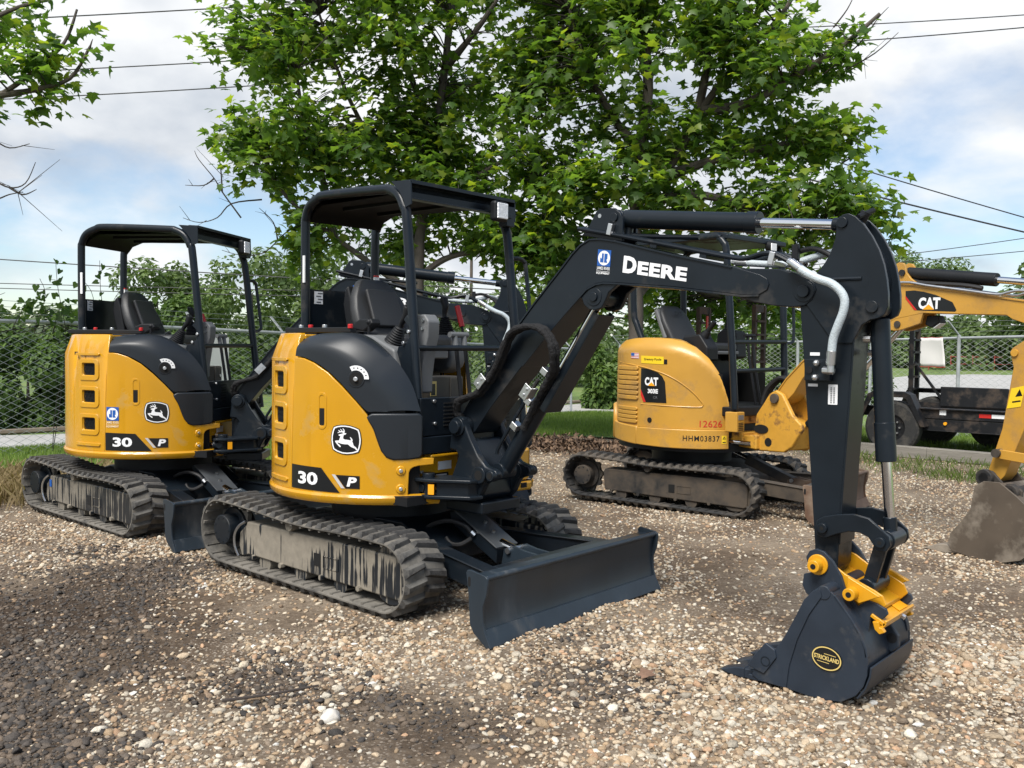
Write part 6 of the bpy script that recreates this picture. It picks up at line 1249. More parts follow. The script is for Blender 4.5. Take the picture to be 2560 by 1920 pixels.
t1l = [[(-6.41, 6.28, -.06), (-6.43, 6.28, .8), (-6.47, 6.3, 1.86), (-6.5, 6.33, 2.91), (-6.48, 6.38, 3.59), (-6.4, 6.49, 4.27), (-6.36, 6.55, 4.87), (-6.28, 6.67, 6.01), (-6.22, 6.8, 7.52), (-6.24, 6.85, 9.02)], [(-6.48, 6.32, 2.31), (-6.67, 6.04, 2.52), (-6.89, 5.59, 2.84), (-7.08, 5.05, 3.2), (-7.31, 4.6, 3.56), (-7.59, 4.38, 3.95), (-7.91, 4.26, 4.54)], [(-6.48, 6.38, 3.59), (-6.82, 6.37, 4.0), (-7.32, 5.99, 4.91), (-7.53, 5.58, 5.76), (-7.69, 5.23, 6.81)], [(-6.44, 6.43, 3.82), (-5.99, 6.83, 4.13), (-5.5, 7.28, 4.55), (-5.0, 7.73, 4.97)], [(-6.38, 6.52, 4.5), (-6.84, 6.57, 5.71), (-7.17, 6.35, 6.86), (-7.33, 6.28, 8.39)], [(-6.28, 6.67, 6.01), (-5.71, 6.93, 6.7), (-5.35, 7.29, 7.52)], [(-6.49, 6.33, 2.61), (-6.25, 6.68, 2.93), (-5.73, 7.0, 3.07), (-5.28, 7.4, 3.23)], [(-7.08, 5.05, 3.2), (-7.13, 4.91, 3.98), (-7.38, 4.74, 4.84), (-7.6, 4.72, 5.8)]]
t2l = [[(-3.17, 7.75, -.06), (-3.2, 7.76, .8), (-3.23, 7.78, 1.73), (-3.28, 7.79, 2.85), (-3.29, 7.83, 3.84), (-3.28, 7.87, 4.54), (-3.21, 7.97, 5.39), (-3.3, 7.95, 6.44), (-3.45, 7.88, 7.63)], [(-3.29, 7.83, 3.77), (-2.91, 8.05, 4.17), (-2.46, 8.34, 5.13), (-1.97, 8.54, 5.77), (-1.4, 8.67, 6.35), (-1.21, 8.71, 6.71)], [(-3.16, 7.94, 3.7), (-2.74, 8.18, 3.83), (-2.16, 8.41, 3.73), (-1.54, 8.66, 3.44), (-.84, 9.0, 3.35), (-.48, 9.3, 3.22)], [(-3.28, 7.87, 4.47), (-3.63, 7.73, 4.98), (-3.91, 7.38, 5.73), (-4.16, 7.22, 6.64)], [(-3.26, 7.82, 3.13), (-3.64, 7.78, 3.51), (-4.03, 7.59, 3.88), (-4.47, 7.34, 3.82)], [(-2.46, 8.34, 5.06), (-1.8, 8.52, 5.13), (-1.12, 8.87, 5.55), (-.64, 9.17, 5.92), (-.26, 9.38, 6.29)], [(-2.9, 8.05, 4.11), (-2.13, 8.33, 4.33), (-1.33, 8.77, 4.5), (-.83, 9.07, 4.62)], [(-3.31, 7.87, 2.3), (-3.5, 8.9, 2.7), (-3.8, 10.2, 2.6), (-3.5, 11.8, 2.4)], [(-2.56, 8.25, 4.85), (-2.49, 8.49, 5.93), (-2.63, 8.56, 7.08)]]
t3l = [[(-8.12, -.47, -.05), (-8.12, -.47, .8), (-8.13, -.4, 2.23), (-8.14, -.33, 3.89), (-8.14, -.27, 5.27)], [(-8.16, -.35, 3.73), (-7.48, -.15, 4.04), (-6.86, .13, 4.29), (-6.55, .41, 4.59), (-6.22, .58, 4.87), (-6.13, .68, 5.24)], [(-8.13, -.28, 4.89), (-7.35, .02, 5.12), (-6.84, .33, 5.33), (-6.46, .53, 5.38)], [(-6.86, .13, 4.29), (-6.59, .37, 4.35), (-6.17, .61, 4.46), (-6.0, .77, 4.83)]]
bare1 = [[(-8.18, 4.11, 3.47), (-8.42, 3.93, 3.87), (-8.52, 3.85, 4.08), (-8.71, 3.7, 4.37), (-8.77, 3.66, 4.51)], [(-7.9, 4.3, 3.75), (-8.3, 4.02, 3.69), (-8.46, 3.87, 3.47), (-8.67, 3.68, 3.39), (-8.87, 3.52, 3.46)], [(-8.52, 3.85, 4.08), (-8.64, 3.74, 3.97), (-8.86, 3.55, 3.97)], [(-7.3, 4.7, 3.4), (-7.55, 4.52, 3.25), (-7.81, 4.28, 2.92), (-8.08, 4.04, 2.88), (-8.3, 3.85, 2.95)], [(-7.65, 4.42, 3.11), (-7.71, 4.38, 3.39), (-7.88, 4.24, 3.61)], [(-8.42, 3.93, 3.87), (-8.46, 3.91, 4.34), (-8.58, 3.83, 4.7)]]
bare2 = [[(-.91, 9.04, 5.49), (-.53, 9.26, 5.86), (-.28, 9.36, 6.22), (-.17, 9.47, 6.39)], [(-.62, 9.16, 5.53), (-.29, 9.32, 5.73), (-.05, 9.55, 6.03)], [(-.83, 9.14, 6.16), (-.65, 9.18, 6.39), (-.56, 9.27, 6.66)], [(-.7, 9.2, 4.2), (-.52, 9.32, 4.36), (-.47, 9.25, 4.6), (-.4, 9.32, 4.73)], [(-.4, 9.3, 2.8), (-.18, 9.41, 2.81), (-.05, 9.55, 3.21), (.05, 9.64, 3.41)]]
bare3 = [[(-7.4, -.2, 3.6), (-6.91, .04, 3.34), (-6.75, .18, 3.24), (-6.61, .3, 3.29), (-6.53, .38, 3.53)], [(-7.4, -.2, 3.95), (-6.93, .05, 3.79), (-6.76, .19, 3.69), (-6.59, .34, 3.74)], [(-7.3, -.2, 3.2), (-6.9, .04, 3.1), (-6.75, .18, 3.16), (-6.63, .28, 3.19)], [(-6.75, .18, 3.24), (-6.63, .28, 3.16), (-6.51, .38, 3.22)]]
GT = 'broad leaved shade trees in the yard'
big_tree('shade_tree', 'leafy shade tree rising behind the canopy of the nearest excavator', t1l, T1, (-6.41, 6.28, -.06), 1100, 15, 5, bare1, GT, r0=.12)
big_tree('shade_tree', 'leafy shade tree with a straight trunk behind the weathered yellow excavator', t2l, T2, (-3.17, 7.75, -.06), 1250, 15, 6, bare2, GT, r0=.15)
big_tree('shade_tree', 'shade tree whose branches reach in at the upper left corner', t3l, T3, (-8.12, -.47, -.05), 240, 12, 8, bare3, GT, r0=.075, leafsz=(.10, .17), nobj=200)

SM_V = np.array([(0, 0, 0), (.28, .45, .05), (0, 1, -.1), (-.28, .45, .05)]); SM_F = np.array([(0, 1, 2), (0, 2, 3)])
def bush(name, label, cat, blobs, base, n, size, c0, c1, seed, group=None, trunk=True, m='far_leaf', partname='foliage', shell=.75):
    rng = np.random.default_rng(seed); root = tag(empty(name, base), label, cat, group); off = np.array(base)
    sub = []
    for q in blobs:
        for _ in range(14):
            d = rng.normal(size=3); d /= np.linalg.norm(d); k = rng.uniform(.5, .92); p = np.array(q[:3])+LAT*d[0]*q[3]*k+DEP*d[1]*q[4]*k+np.array([0, 0, d[2]*q[5]*k]); f = rng.uniform(.22, .42); sub.append((*p, q[3]*f, q[4]*f, q[5]*f))
    P, d, r = sample_blobs(sub, n, rng, shell); P[:, 2] = np.maximum(P[:, 2], base[2]+.02)
    v = rng.uniform(0, 1, n)[:, None]; col = np.array(c0)*(1-v)+np.array(c1)*v
    leaf_mesh(partname, P-off, d*.8+np.array([0, 0, .6])+rng.normal(0, .45, (n, 3)), d*.4+rng.normal(0, .6, (n, 3))+np.array([0, 0, -.3]), rng.uniform(.6, 1.25, n)*size, col, SM_V, SM_F, root, m, 'stuff')
    if trunk:
        b = B()
        for q in blobs[:4]:
            c = Vector(q[:3])-Vector(base); b.tube([(0, 0, -.1), (c.x*.3, c.y*.3, max(.2, c.z*.5)), (c.x, c.y, max(.3, c.z))], .06, 6, smooth=3, r2=.02)
        b.obj('trunk', 'bark', root)
    return root
GH = 'hedge shrubs beyond the road'
G0, G1 = (.045, .090, .020), (.12, .19, .045)
for i, (q, lab) in enumerate(zip([(-14.4, 3.36, .77, 1.25, 1.0, 1.18), (-13.6, 4.63, .87, 1.25, 1.0, 1.35), (-12.9, 6.1, .96, 1.15, 1.0, 1.35), (-15.64, 2.29, .84, 1.15, 1, 1.4)], ('dark dense hedge shrub seen through the fence left of the far excavator', 'dark dense hedge shrub directly behind the far excavator canopy', 'dark dense hedge shrub right of the far excavator boom', 'dark dense hedge shrub at the left edge of the view'))):
    bush('hedge_shrub', lab, 'shrub', [q], (q[0], q[1], -.25), 8500, .13, G0, G1, 40+i, GH)
FT = [((-27.7, 13.14, 3.11, 1.3, 2, 1.5), 'rounded distant tree behind the far excavator seat'), ((-28.5, 15.3, 3.0, 1.1, 2, 1.3), 'small distant tree just right of the pale utility pole'), ((-24.2, 14.87, 3.4, 1.7, 2.5, 1.5), 'wide distant tree between the far excavator and the shade tree'), ((-24.93, 17.2, 3.1, 1.2, 2, 1.4), 'distant tree beside the near canopy rear post'), ((-19.83, 14.68, 3.4, 1.1, 2.5, 1.7), 'taller distant tree seen left of the nearest seat'), ((-22.54, 22.91, 3.2, 2.2, 3, 1.8), 'wide distant tree seen through the nearest canopy'), ((-15.11, 18.7, 2.3, 1.3, 2.5, 1.7), 'distant tree seen left of the raised boom'), ((-19.68, 28.0, 2.5, 2.0, 3, 1.8), 'distant tree framed under the raised boom')]
for i, (q, lab) in enumerate(FT): bush('distant_tree', lab, 'tree', [q, (q[0], q[1], 1.0, q[3]*.9, q[4]*.8, 1.4)], (q[0], q[1], -.25), 3600, .24, (.065, .110, .035), (.14, .20, .065), 60+i, 'distant trees beyond the road')
SH = [((-11.25, 18.0, .88, .75, 1, 1.4), 'narrow shrub beside the fence left of the weathered excavator'), ((-9.72, 19.33, .91, 1.76, 1.5, 2.0), 'tall shrub behind the fence and the weathered excavator housing'), ((-7.21, 20.17, .96, 1.7, 1.5, 2.1), 'tall shrub behind the trailer ramps'), ((-5.05, 20.73, 1.13, 1.5, 1.5, 1.8), 'broad shrub behind the front arm and fence')]
for i, (q, lab) in enumerate(SH): bush('fence_shrub', lab, 'shrub', [q], (q[0], q[1], -.2), 4200, .17, (.040, .085, .018), (.12, .19, .04), 80+i, 'shrubs growing along the back fence')
RT = [((-10.04, 43.08, 5.0, 1.7, 3, 1.7), 'pale distant tree just right of the arm top'), ((-7.1, 33.53, 1.56, 1.4, 2.5, 1.4), 'rounded distant bush left of the white banner'), ((-5.04, 32.68, 1.9, 2.0, 3, 1.5), 'wide distant bush behind the white banner'), ((-3.2, 33.2, 2.2, 1.6, 3, 1.9), 'distant bush at the right edge behind the weathered boom'), ((-1.9, 30.2, 3.2, 1.0, 2, 1.3), 'distant tree top above the weathered boom at right edge'), ((-9.64, 36.68, 2.6, 1.7, 3, 1.9), 'distant tree right behind the front arm')]
for i, (q, lab) in enumerate(RT):
    q = tuple(np.r_[CP[:2]+(np.array(q[:2])-CP[:2])*1.75, 1.455+(q[2]-1.455)*1.75+.25, np.array(q[3:])*1.8])
    zb_ = gz1(q[0], q[1])
    bush('distant_bush', lab, 'tree', [q, (q[0], q[1], zb_+1.3, q[3]*.95, q[4]*.8, 1.8)], (q[0], q[1], zb_), 4200, .42, (.065, .110, .035), (.14, .20, .07), 100+i, 'distant bushes behind the right fence')
# belt of woodland far behind everything
def woodland():
    rng = np.random.default_rng(5); P, Dn = [], []
    for a in np.linspace(-34, 34, 90):
        an = YAW-R(a); d = rng.uniform(75, 95); c = np.array([CAM.x+d*math.cos(an), CAM.y+d*math.sin(an)]); h = rng.uniform(2.6, 4.8); w_ = rng.uniform(2, 3.5)
        k = 260; q = rng.normal(size=(k, 3)); q /= np.linalg.norm(q, axis=1)[:, None]; P.append(np.c_[c[0]+q[:, 0]*w_, c[1]+q[:, 1]*w_, h*.5+q[:, 2]*h*.55]); Dn.append(q)
    P, Dn = np.vstack(P), np.vstack(Dn); n = len(P); v = rng.uniform(0, 1, n)[:, None]; col = np.array((.05, .08, .035))*(1-v)+np.array((.10, .14, .06))*v
    o = leaf_mesh('woodland', P, Dn+np.array([0, 0, .5]), rng.normal(size=(n, 3)), rng.uniform(.5, 1.0, n), col, SM_V, SM_F, None, 'far_leaf'); tag(o, 'low belt of far woodland along the horizon', 'woodland', kind='stuff')
woodland()
def vine():
    rng = np.random.default_rng(3); base = (-8.0, 1.0, .0); root = tag(empty('climbing_vine', base), 'vine with heart shaped leaves sprawling above the fence rail at left', 'vine'); off = np.array(base); b = B(); LP, LT = [], []
    tips = [(-7.9, .55, 2.1), (-7.85, .95, 2.3), (-7.85, 1.15, 2.55), (-7.9, 1.5, 2.35), (-7.9, 1.75, 2.6), (-7.95, 2.05, 2.2), (-7.9, 2.3, 2.0), (-7.9, 1.3, 2.0), (-7.95, 2.6, 2.0), (-7.9, .8, 2.0)]
    for t in tips:
        s = np.array([-8.1, t[1]+rng.uniform(-.3, .3), 1.6]); t = np.array(t); mid = (s+t)/2+np.array([.05, rng.uniform(-.1, .1), .12]); b.tube([Vector(p-off) for p in (((-8.25, 1.25, -.1), (-8.24, 1.4, 1.0), s, mid, t) if t[1] in (1.15, 2.05) else (np.array([-8.2, 1.3, 1.74]), s, mid, t))], .006, 5, smooth=4, r2=.003)
        for k in range(16):
            u = rng.uniform(.1, 1); LP.append((1-u)**2*s+2*u*(1-u)*mid+u*u*t+rng.normal(0, .05, 3)); LT.append(rng.normal(0, .5, 3)+np.array([.2, -.1, -.8]))
    for k in range(70): LP.append(np.array([-8.32+rng.normal(0, .03), rng.uniform(.3, 3.0), 1.80+abs(rng.normal(0, .14))])); LT.append(rng.normal(0, .5, 3)+np.array([.2, 0, -.6]))
    b.obj('stem', 'twig', root); LP, LT = np.array(LP), np.array(LT); n = len(LP); v = rng.uniform(0, 1, n)[:, None]
    V = np.array([(0, .1, 0), (.30, -.08, 0), (.48, .22, .06), (.25, .68, 0), (0, 1, -.08), (-.25, .68, 0), (-.48, .22, .06), (-.30, -.08, 0)]); F = np.array([(0, 1, 2), (0, 2, 3), (0, 3, 4), (0, 4, 5), (0, 5, 6), (0, 6, 7)])
    leaf_mesh('foliage', LP-off, rng.normal(0, .5, (n, 3))+np.array([.7, -.5, .6]), LT, rng.uniform(.055, .11, n), np.array((.03, .07, .015))*(1-v)+np.array((.08, .14, .03))*v, V, F, root, 'leaf', 'stuff')
vine()

# ------------------------------------------------------------------ grass and debris
def blades(name, label, x, y, h, c0, c1, seed, lean=.35, wd=.004, cat='grass', zo=0):
    rng = np.random.default_rng(seed); n = len(x); z = gz(x, y)+zo; a = rng.uniform(0, 6.28, n); l = rng.uniform(.1, 1, n)*lean*h; wv_ = wd*rng.uniform(.7, 1.4, n)
    p = np.c_[x, y, z]; sd_ = np.c_[-np.sin(a), np.cos(a), np.zeros(n)]; ld = np.c_[np.cos(a), np.sin(a), np.zeros(n)]
    V = np.stack([p-sd_*wv_[:, None], p+sd_*wv_[:, None], p+ld*(l*.35)[:, None]+np.c_[np.zeros((n, 2)), h*.6]+sd_*(wv_*.7)[:, None], p+ld*l[:, None]+np.c_[np.zeros((n, 2)), h]], 1)
    me = bpy.data.meshes.new(name); me.vertices.add(n*4); me.vertices.foreach_set('co', V.astype(np.float32).ravel()); F = (np.array([(0, 1, 2), (0, 2, 3)])[None]+(np.arange(n)*4)[:, None, None]).reshape(-1, 3); nf = len(F)
    me.loops.add(nf*3); me.loops.foreach_set('vertex_index', F.astype(np.int32).ravel()); me.polygons.add(nf); me.polygons.foreach_set('loop_start', (np.arange(nf)*3).astype(np.int32)); me.polygons.foreach_set('loop_total', np.full(nf, 3, np.int32))
    v = rng.uniform(0, 1, n)[:, None]; col = np.array(c0)*(1-v)+np.array(c1)*v; at_ = me.attributes.new('col', 'FLOAT_COLOR', 'POINT'); at_.data.foreach_set('color', np.c_[np.repeat(col, 4, 0), np.ones(n*4)].astype(np.float32).ravel()); me.update()
    return tag(link(name, me, None, 'grass_blade'), label, cat, kind='stuff')
rg = np.random.default_rng(77)
x = rg.uniform(-10.4, -5.2, 90000); y = rg.uniform(-1.5, 15, 90000); k = lawn_mask(x, y) & (rg.uniform(0, 1, 90000) < .9); x, y = x[k], y[k]
x2 = rg.uniform(-6, 4, 50000); y2 = rg.uniform(8.2, 15, 50000); k = lawn_mask(x2, y2); x, y = np.r_[x, x2[k]], np.r_[y, y2[k]]
blades('lawn_grass', 'short green grass along the fence and behind the gravel', x, y, rg.uniform(.035, .10, len(x)), (.10, .17, .03), (.22, .31, .065), 1, zo=.02)
x = np.r_[rg.normal(-4.9, .35, 1500), rg.normal(-5.2, .4, 2600)]; y = np.r_[rg.normal(-.9, .5, 1500), rg.normal(-.45, .7, 2600)]
blades('dry_grass', 'clump of dry straw coloured grass at the left edge by the track', x, y, rg.uniform(.06, .26, len(x)), (.17, .12, .06), (.33, .26, .14), 2, lean=.9)
pts = []
for cx, cy, s, n in ((1.39, 7.83, .22, 260), (.7, 8.3, .35, 240), (1.9, 8.4, .35, 260), (.2, 8.9, .4, 260), (2.4, 8.9, .4, 240), (1.2, 9.4, .6, 420), (-.6, 9.3, .4, 200), (2.2, 7.9, .25, 120), (.1, 7.6, .2, 70)):
    pts.append(np.c_[rg.normal(cx, s, n), rg.normal(cy, s*.6, n)])
pts = np.vstack(pts); blades('weed_tufts', 'sparse weeds sprouting through the gravel before the concrete kerb', pts[:, 0], pts[:, 1], rg.uniform(.03, .13, len(pts)), (.06, .10, .02), (.16, .20, .05), 3, lean=.8, wd=.003)
def mulch():
    rng = np.random.default_rng(9); n = 4200; a = rng.uniform(0, 1, n); cx = -5.2+a*3.0; cy = 7.1+a*.55; r = rng.normal(0, 1, (n, 2)); x = cx+r[:, 0]*.45; y = cy+r[:, 1]*.36; hgt = .22*np.exp(-(r[:, 0]**2+r[:, 1]**2)/1.4)*(.5+.5*np.sin(a*9+1)**2)
    P = np.c_[x, y, gz(x, y)+rng.uniform(0, 1, n)*hgt+.012]; v = rng.uniform(0, 1, n)[:, None]; col = np.array((.045, .030, .022))*(1-v)+np.array((.21, .135, .085))*v
    V = np.array([(0, 0, 0), (.22, .3, .12), (.10, .7, -.05), (0, 1, .1), (-.16, .6, .08), (-.2, .25, -.1)]); F = np.array([(0, 1, 2), (0, 2, 3), (0, 3, 4), (0, 4, 5)])
    tag(leaf_mesh('leaf_mulch', P, rng.normal(0, .7, (n, 3))+np.array([0, 0, .8]), rng.normal(size=(n, 3)), rng.uniform(.05, .13, n), col, V, F, None, 'debris'), 'low heap of brown dead leaves and twigs at the grass edge', 'leaf litter', kind='stuff')
mulch()

# ------------------------------------------------------------------ fences
def fence(name, label, pts, h, group, arms, seed, gates=()):
    rng = np.random.default_rng(seed); root = tag(empty(name, (*pts[0], gz1(*pts[0]))), label, 'fence', group); off = Vector(root.location); mesh_b = B()
    A = [Vector((p[0], p[1], 0)) for p in pts]; first = True
    V, F = [], []
    for a, c in zip(A, A[1:]):
        d = c-a; ln = d.length; u = d/ln; n = int(ln/2.9)+1
        za, zc = gz1(a.x, a.y), gz1(c.x, c.y)
        b = B(); b.tube([a+Vector((0, 0, za+h))-off, c+Vector((0, 0, zc+h))-off], .026, 8); b.obj('top_rail', 'galvanised', root)
        for i in range(n+(1 if c is A[-1] else 0)):
            p = a+d*(i/n); zg = gz1(p.x, p.y); lean = Vector((rng.normal(0, .02), rng.normal(0, .02), 0)); b = B(); b.tube([p+Vector((0, 0, zg-.1))-off, p+lean+Vector((0, 0, zg+h+.03))-off], .032, 10); po = b.obj('fence_post', 'galvanised', root)
            if arms:
                nn = Vector((u.y, -u.x, 0))*arms; q = p+lean+Vector((0, 0, zg+h+.02))-off; b = B(); b.beam(q, q-nn*.28+Vector((0, 0, .26)), .035, .02); b.obj('barbed_wire_arm', 'galvanised', po)
        if arms:
            nn = Vector((u.y, -u.x, 0))*arms
            for f in (.35, .68, 1.0):
                q0, q1 = a+Vector((0, 0, za+h+.02+.26*f))-nn*.28*f-off, c+Vector((0, 0, zc+h+.02+.26*f))-nn*.28*f-off; b = B(); K = max(2, int(ln/1.2)); b.tube([q0.lerp(q1, k/K)+Vector((0, 0, -.02*(k % 2))) for k in range(K+1)], .0035, 3); b.obj('barbed_wire', 'fence_wire', root)
        # woven wire: zigzag strands
        dw = .092; m_ = int(ln/dw); nz = int((h-.04)/dw)*2
        for k in range(m_):
            s0 = k*dw; 
            pr_ = None
            P = []
            for j in range(nz+1):
                s = s0+(dw if (j+k) % 2 else 0); p = a+u*s; zg = za+(zc-za)*min(1, s/ln); P.append(Vector((p.x, p.y, zg+.03+(h-.04)*j/nz))-off+Vector((u.y, -u.x, 0))*(.004 if j % 2 else -.004))
            for j in range(nz):
                p, q = P[j], P[j+1]; t = (q-p).normalized(); s1 = Vector((-u.y, u.x, 0)); s2 = t.cross(s1)
                i0 = len(V)
                for e_ in (p, q):
                    for an in (0, 2.094, 4.189): V.append(tuple(e_+(s1*math.cos(an)+s2*math.sin(an))*.0026))
                F += [(i0, i0+1, i0+4, i0+3), (i0+1, i0+2, i0+5, i0+4), (i0+2, i0, i0+3, i0+5)]
    me = bpy.data.meshes.new('chain_link'); me.from_pydata(V, [], F); link('chain_link', me, root, 'fence_wire')
    return root
fence('chain_link_fence', 'chain link fence with barbed wire arms running behind the black and yellow excavators', [(-8.05, -2.6), (-8.2, 1.8), (-8.6, 5.2), (-9.5, 10.5), (-10.3, 15.5)], 1.75, 'yard fences', 1, 4)
fence('chain_link_fence', 'chain link fence behind the black trailer carrying a white banner', [(-10.3, 17.8), (-4.2, 15.9), (3.6, 11.95)], 1.86, 'yard fences', -1, 5)
# banner on the back fence
rows = []
pa, pb = Vector((-1.114, 14.337, 0)), Vector((-.56, 14.05, 0))
for i in range(13):
    u = i/12; r = []
    for j in range(9):
        v = j/8; p = pa.lerp(pb, u*(1+.10*(1-v))); nn = Vector((-.47, -.88, 0)); r.append(p+nn*(.07+.006*math.sin(u*5+v*2)+.005*math.sin(v*5+u*3))+Vector((0, 0, 1.225+.55*v+.004*math.sin(u*14))))
    rows.append(r)
b = B(); b.loft(rows); o = b.obj('banner', 'banner', None, ang=80); md = o.modifiers.new('s', 'SOLIDIFY'); md.thickness = .003
tag(o, 'plain white banner tied to the chain link fence', 'banner')
b = B(); b.tube([rows[i][0] for i in range(13)], .006, 6); b.obj('banner_hem', 'red_decal', o); b = B(); b.tube([rows[i][8] for i in range(13)], .005, 6); b.obj('banner_hem', 'red_decal', o)

b = B(); b.box((-8.33, 3.80, 1.24), (.006, .40, .72), rot=(0, 0, R(4))); tag(b.obj('white_board', 'banner', None), 'white board on the fence, seen through the far excavator cab', 'board')
# ------------------------------------------------------------------ trailer
def trailer():
    z0 = -.05; root = tag(empty('equipment_trailer', (-.2, 10.35, z0)), 'black equipment trailer with upright ladder ramps parked behind the kerb', 'trailer')
    P_ = 'trailer_paint'
    for y in (0, 1.75):
        b = B(); b.box((1.35, y, .63), (3.9, .10, .14)); b.box((1.35, y-.02*(1 if y == 0 else -1), .705), (3.9, .14, .02)); b.box((1.7, y, .47), (3.2, .09, .16)); b.box((1.7, y-.01, .385), (3.2, .12, .015)); b.box((-2.0, y, .55), (2.9, .10, .14)); fb = b.obj('side_beam', P_, root, bevel=.004)
        if y == 0:
            for x, w_, m in ((1.25, .16, 'red_decal'), (1.42, .17, 'white_decal')):
                b = B(); b.box((x, -.052, .635), (w_, .004, .055)); b.obj('reflector_tape', m, fb)
            b = B(); b.box((.68, -.052, .655), (.09, .004, .07)); b.obj('side_plate', 'white_decal', fb)
            b = B(); b.cyl((.72, -.045, .495), (.72, -.075, .495), .024, 14); b.obj('marker_lamp', 'orange_decal', fb)
    b = B(); b.box((.9, .87, .60), (4.6, 1.65, .05))
    b.obj('deck', 'timber', root)
    b = B(); b.prism([(.15, .66), (.15, .98), (1.15, .98), (1.40, .66)], 1.66, 1.72); b.obj('side_wall', P_, root, bevel=.01)
    def wheel(x, y, s):
        b = B(); prof = [(.20, -.11), (.36, -.115), (.395, -.09), (.405, -.03), (.405, .03), (.395, .09), (.36, .115), (.20, .11)]
        b.loft([[Vector((x+r*math.cos(t), y+w_, .405+r*math.sin(t))) for r, w_ in prof] for t in np.linspace(0, 2*math.pi, 41)]); wh = b.obj('wheel', 'tyre', root)
        b = B(); b.cyl((x, y-.07*s, .405), (x, y+.10*s, .405), .21, 28); b.cyl((x, y-.10*s, .405), (x, y-.02*s, .405), .07, 16); b.obj('rim', 'trailer_paint', wh, bevel=.006)
        for k in range(8):
            t = R(45*k); b = B(); b.cyl((x+.115*math.cos(t), y-.07*s, .405+.115*math.sin(t)), (x+.115*math.cos(t), y-.10*s, .405+.115*math.sin(t)), .014, 6); b.obj('wheel_nut', 'zinc', wh)
    for x in (0.0,):
        wheel(x, -.10, 1)
    wheel(.0, 1.88, -1); wheel(.95, 1.88, -1)
    for y in (-.10, 1.85):
        for x0, x1 in ((-.55, .48),) if y < 0 else ((-.6, .52), (.55, 1.6)):
            pts = [(x0, .42), (x0+.10, .66), (x0+.20, .90), (x0+.28, .935), (x1-.30, .935), (x1-.22, .90), (x1-.08, .60), (x1+.0, .44)]
            b = B(); strip(b, pts, .125, .008); b.prism(pts+[(x1-.1, .44), (x1-.28, .88), (x0+.26, .88), (x0+.1, .44)], .118, .125) if False else None
            inn = [(x0+.06, .42), (x0+.15, .62), (x0+.24, .84), (x0+.30, .86), (x1-.32, .86), (x1-.27, .84), (x1-.14, .58), (x1-.06, .44)]
            b.prism(pts+inn[::-1], -.125 if y < 0 else .118, -.118 if y < 0 else .125)
            f = b.obj('fender', P_, root, bevel=.002, xf=Matrix.Translation((0, y, 0)))
    def ramp(x, y, zb, zt, w_, nr, lean=0, brace=False, m='rusty_ramp'):
        b = B(); b.beam((x, y-w_/2, zb), (x+lean, y-w_/2, zt), .07, .07); b.beam((x, y+w_/2, zb), (x+lean, y+w_/2, zt), .07, .07); b.box((x+lean, y, zt-.05), (.05, w_+.05, .13)); rp = b.obj('loading_ramp', m, root, bevel=.004)
        for k in range(nr):
            f = (k+.5)/nr; b = B(); b.box((x+lean*f, y, zb+(zt-zb-.15)*f), (.11, w_, .035)); b.obj('rung', m, rp)
        if brace:
            b = B(); b.beam((x, y, zb+.75), (x+.55, y, zb+.02), .04, .04); b.obj('ramp_brace', m, rp)
    ramp(-2.35, .16, .55, 2.30, .34, 7); ramp(-3.36, .08, .55, 2.28, .34, 7); ramp(-.30, 1.75, .62, 2.0, .30, 6, brace=True, m='trailer_paint')
    b = B(); b.box((-3.18, -.12, 1.95), (.02, .05, .35)); b.obj('reflector_post', 'red_decal', root)
trailer()
b = B(); P = [(-2.2, 10.02), (.4, 9.93), (3.2, 9.72), (6.5, 9.5)]
for i, (p, q) in enumerate(zip(P, P[1:])): b.beam((p[0], p[1], gz1(*p)+.075), (q[0], q[1], gz1(*q)+.075), .15, .17)
tag(b.obj('kerb_beam', 'timber', None, bevel=.015), 'long weathered grey beam edging the gravel before the trailer', 'kerb')

# ------------------------------------------------------------------ poles, wires, small far things
def pole(name, label, x, y, h, r, m, extra):
    zg = gz1(x, y); root = tag(empty(name, (x, y, zg)), label, 'utility pole', 'utility poles'); b = B(); b.cyl((0, 0, -.2), (0, 0, h), r, 12, r2=r*.75); b.obj('shaft', m, root)
    if extra: b = B(); b.tube([(0, 0, h*.9), (-.4, 0, h*.97), (-.5, 0, h*1.0)], .05, 6); b.cyl((-.5, 0, h*.98), (-.5, 0, h*1.1), .13, 10, r2=.09); b.obj('lamp_head', 'galvanised', root)
    else: b = B(); b.box((0, 0, h*.93), (1.6, .1, .1), rot=(0, 0, .6)); b.obj('cross_arm', m, root)
pole('utility_pole', 'pale concrete pole with a lamp head seen through the far excavator canopy', -37.0, 19.6, 5.0, .28, 'pole_concrete', True)
pole('utility_pole', 'thin dark pole seen through the nearest canopy', -23.1, 25.1, 6.2, .085, 'pole_wood', False)
def wire(label, a, c, sag, r):
    a, c = Vector(a), Vector(c); d = c-a; a2, c2 = a-d*1.2, c+d*1.2; b = B(); b.tube([a2.lerp(c2, t)-Vector((0, 0, sag*4*t*(1-t))) for t in np.linspace(0, 1, 17)], r, 5); tag(b.obj('power_line', 'cable', None), label, 'power line', 'overhead power lines')
wire('topmost overhead line across the upper left sky', (-28.09, 7.95, 12.1), (-22.74, 12.59, 12.55), .1, .022)
wire('second overhead line from the top in the left sky', (-26.33, 9.39, 10.5), (-22.29, 12.9, 10.85), .1, .02)
wire('third overhead line from the top in the left sky', (-26.3, 9.38, 9.64), (-22.26, 12.89, 10.0), .1, .02)
wire('overhead line crossing behind the far excavator canopy posts', (-27.83, 7.79, 4.3), (-20.52, 14.09, 3.8), .1, .018)
wire('lower paired overhead line behind the far excavator seat, upper one', (-27.81, 7.77, 3.52), (-20.5, 14.08, 3.40), .1, .014)
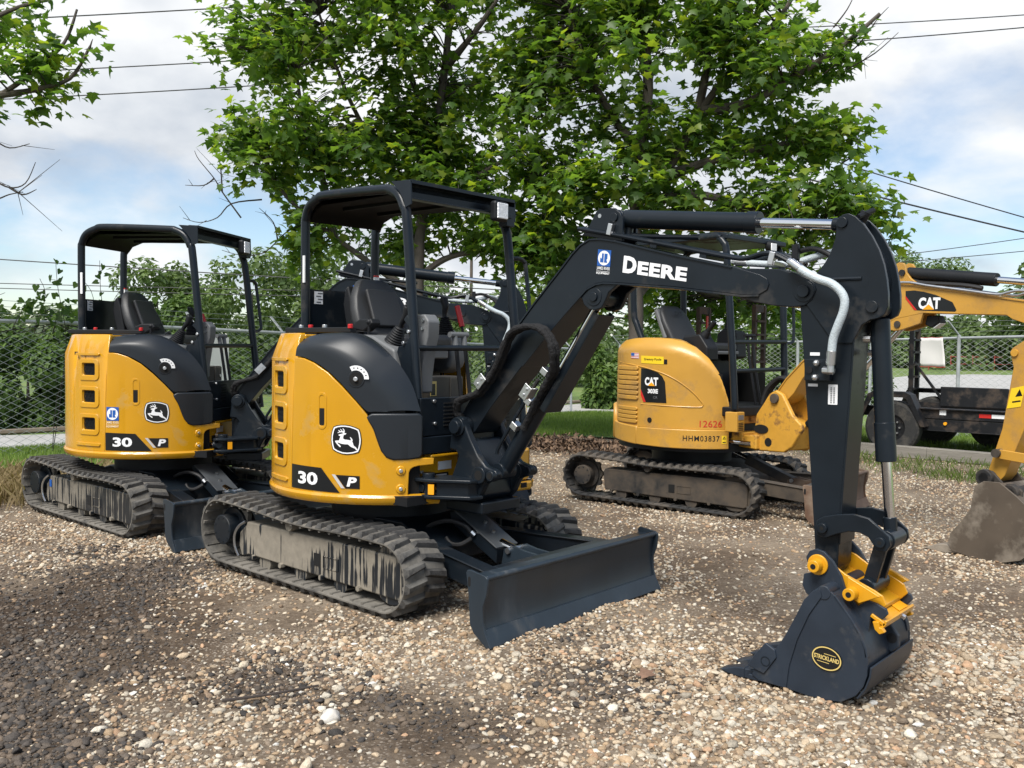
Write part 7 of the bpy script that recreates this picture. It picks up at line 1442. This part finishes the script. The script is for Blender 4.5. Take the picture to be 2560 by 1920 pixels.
wire('lower paired overhead line behind the far excavator seat, lower one', (-27.81, 7.77, 3.36), (-20.5, 14.08, 3.22), .1, .014)
wire('upper of two thin lines at the top right sky', (-6.42, 26.7, 12.3), (-2.88, 29.79, 12.64), .1, .018)
wire('lower of two thin lines at the top right sky', (-6.29, 26.79, 11.8), (-2.86, 29.78, 12.23), .1, .02)
wire('upper of two lines slanting down to the right edge', (-5.92, 26.89, 7.25), (-2.66, 29.65, 6.05), .1, .02)
wire('thicker lower line slanting down to the right edge', (-6.07, 26.73, 6.6), (-2.64, 29.64, 5.57), .1, .028)
wire('upper of two faint lines above the weathered boom', (-5.04, 27.53, 4.89), (-2.64, 29.64, 5.37), .1, .013)
wire('lower of two faint lines above the weathered boom', (-5.6, 27.04, 4.55), (-2.63, 29.63, 4.95), .1, .013)
b = B(); b.cyl((-9.5, 13.8, -.25), (-9.5, 13.8, 1.0), .02, 6); fl = tag(b.obj('marker_stake', 'stick_wood', None), 'slim marker stake with a small red flag on the lawn', 'marker flag')
b = B(); b.box((-9.5, 13.86, .95), (.02, .22, .17)); b.obj('flag', 'red_decal', fl)
b = B(); b.prismz([(-10.6, 13.6), (-10.2, 14.5), (-9.9, 14.4), (-10.2, 13.5)], -.22, -.19); tag(b.obj('utility_cover', 'white_decal', None, bevel=.01), 'flat white cover lying on the lawn behind the boom', 'cover')
b = B(); b.prism([(-.03, -.25), (.03, -.25), (.022, .86), (-.022, .86)], -.012, .012); o = b.obj('sign_post', 'galvanised', None); o.location = (-9.9, .86, .05); tag(o, 'short bare metal sign post beyond the fence at far left', 'post')
for i in range(5):
    b = B(); b.cyl((0, 0, -.1), (0, 0, 1.15), .03, 6); b.box((.35, .2, 1.05), (.8, .05, .05), rot=(0, 0, .6)); b.box((.35, .2, .5), (.8, .05, .05), rot=(0, 0, .6)); o = b.obj('barrier_frame', 'faded_red', None); o.location = (-13.0+i*1.0, 55.0+i*.9, gz1(-12, 56)); o.scale = (1.1, 1.1, .8); tag(o, ['leftmost far red barrier frame behind the banner fence', 'second far red barrier frame from the left', 'third far red barrier frame from the left', 'fourth far red barrier frame from the left', 'rightmost far red barrier frame behind the banner fence'][i], 'barrier', 'far red barriers')
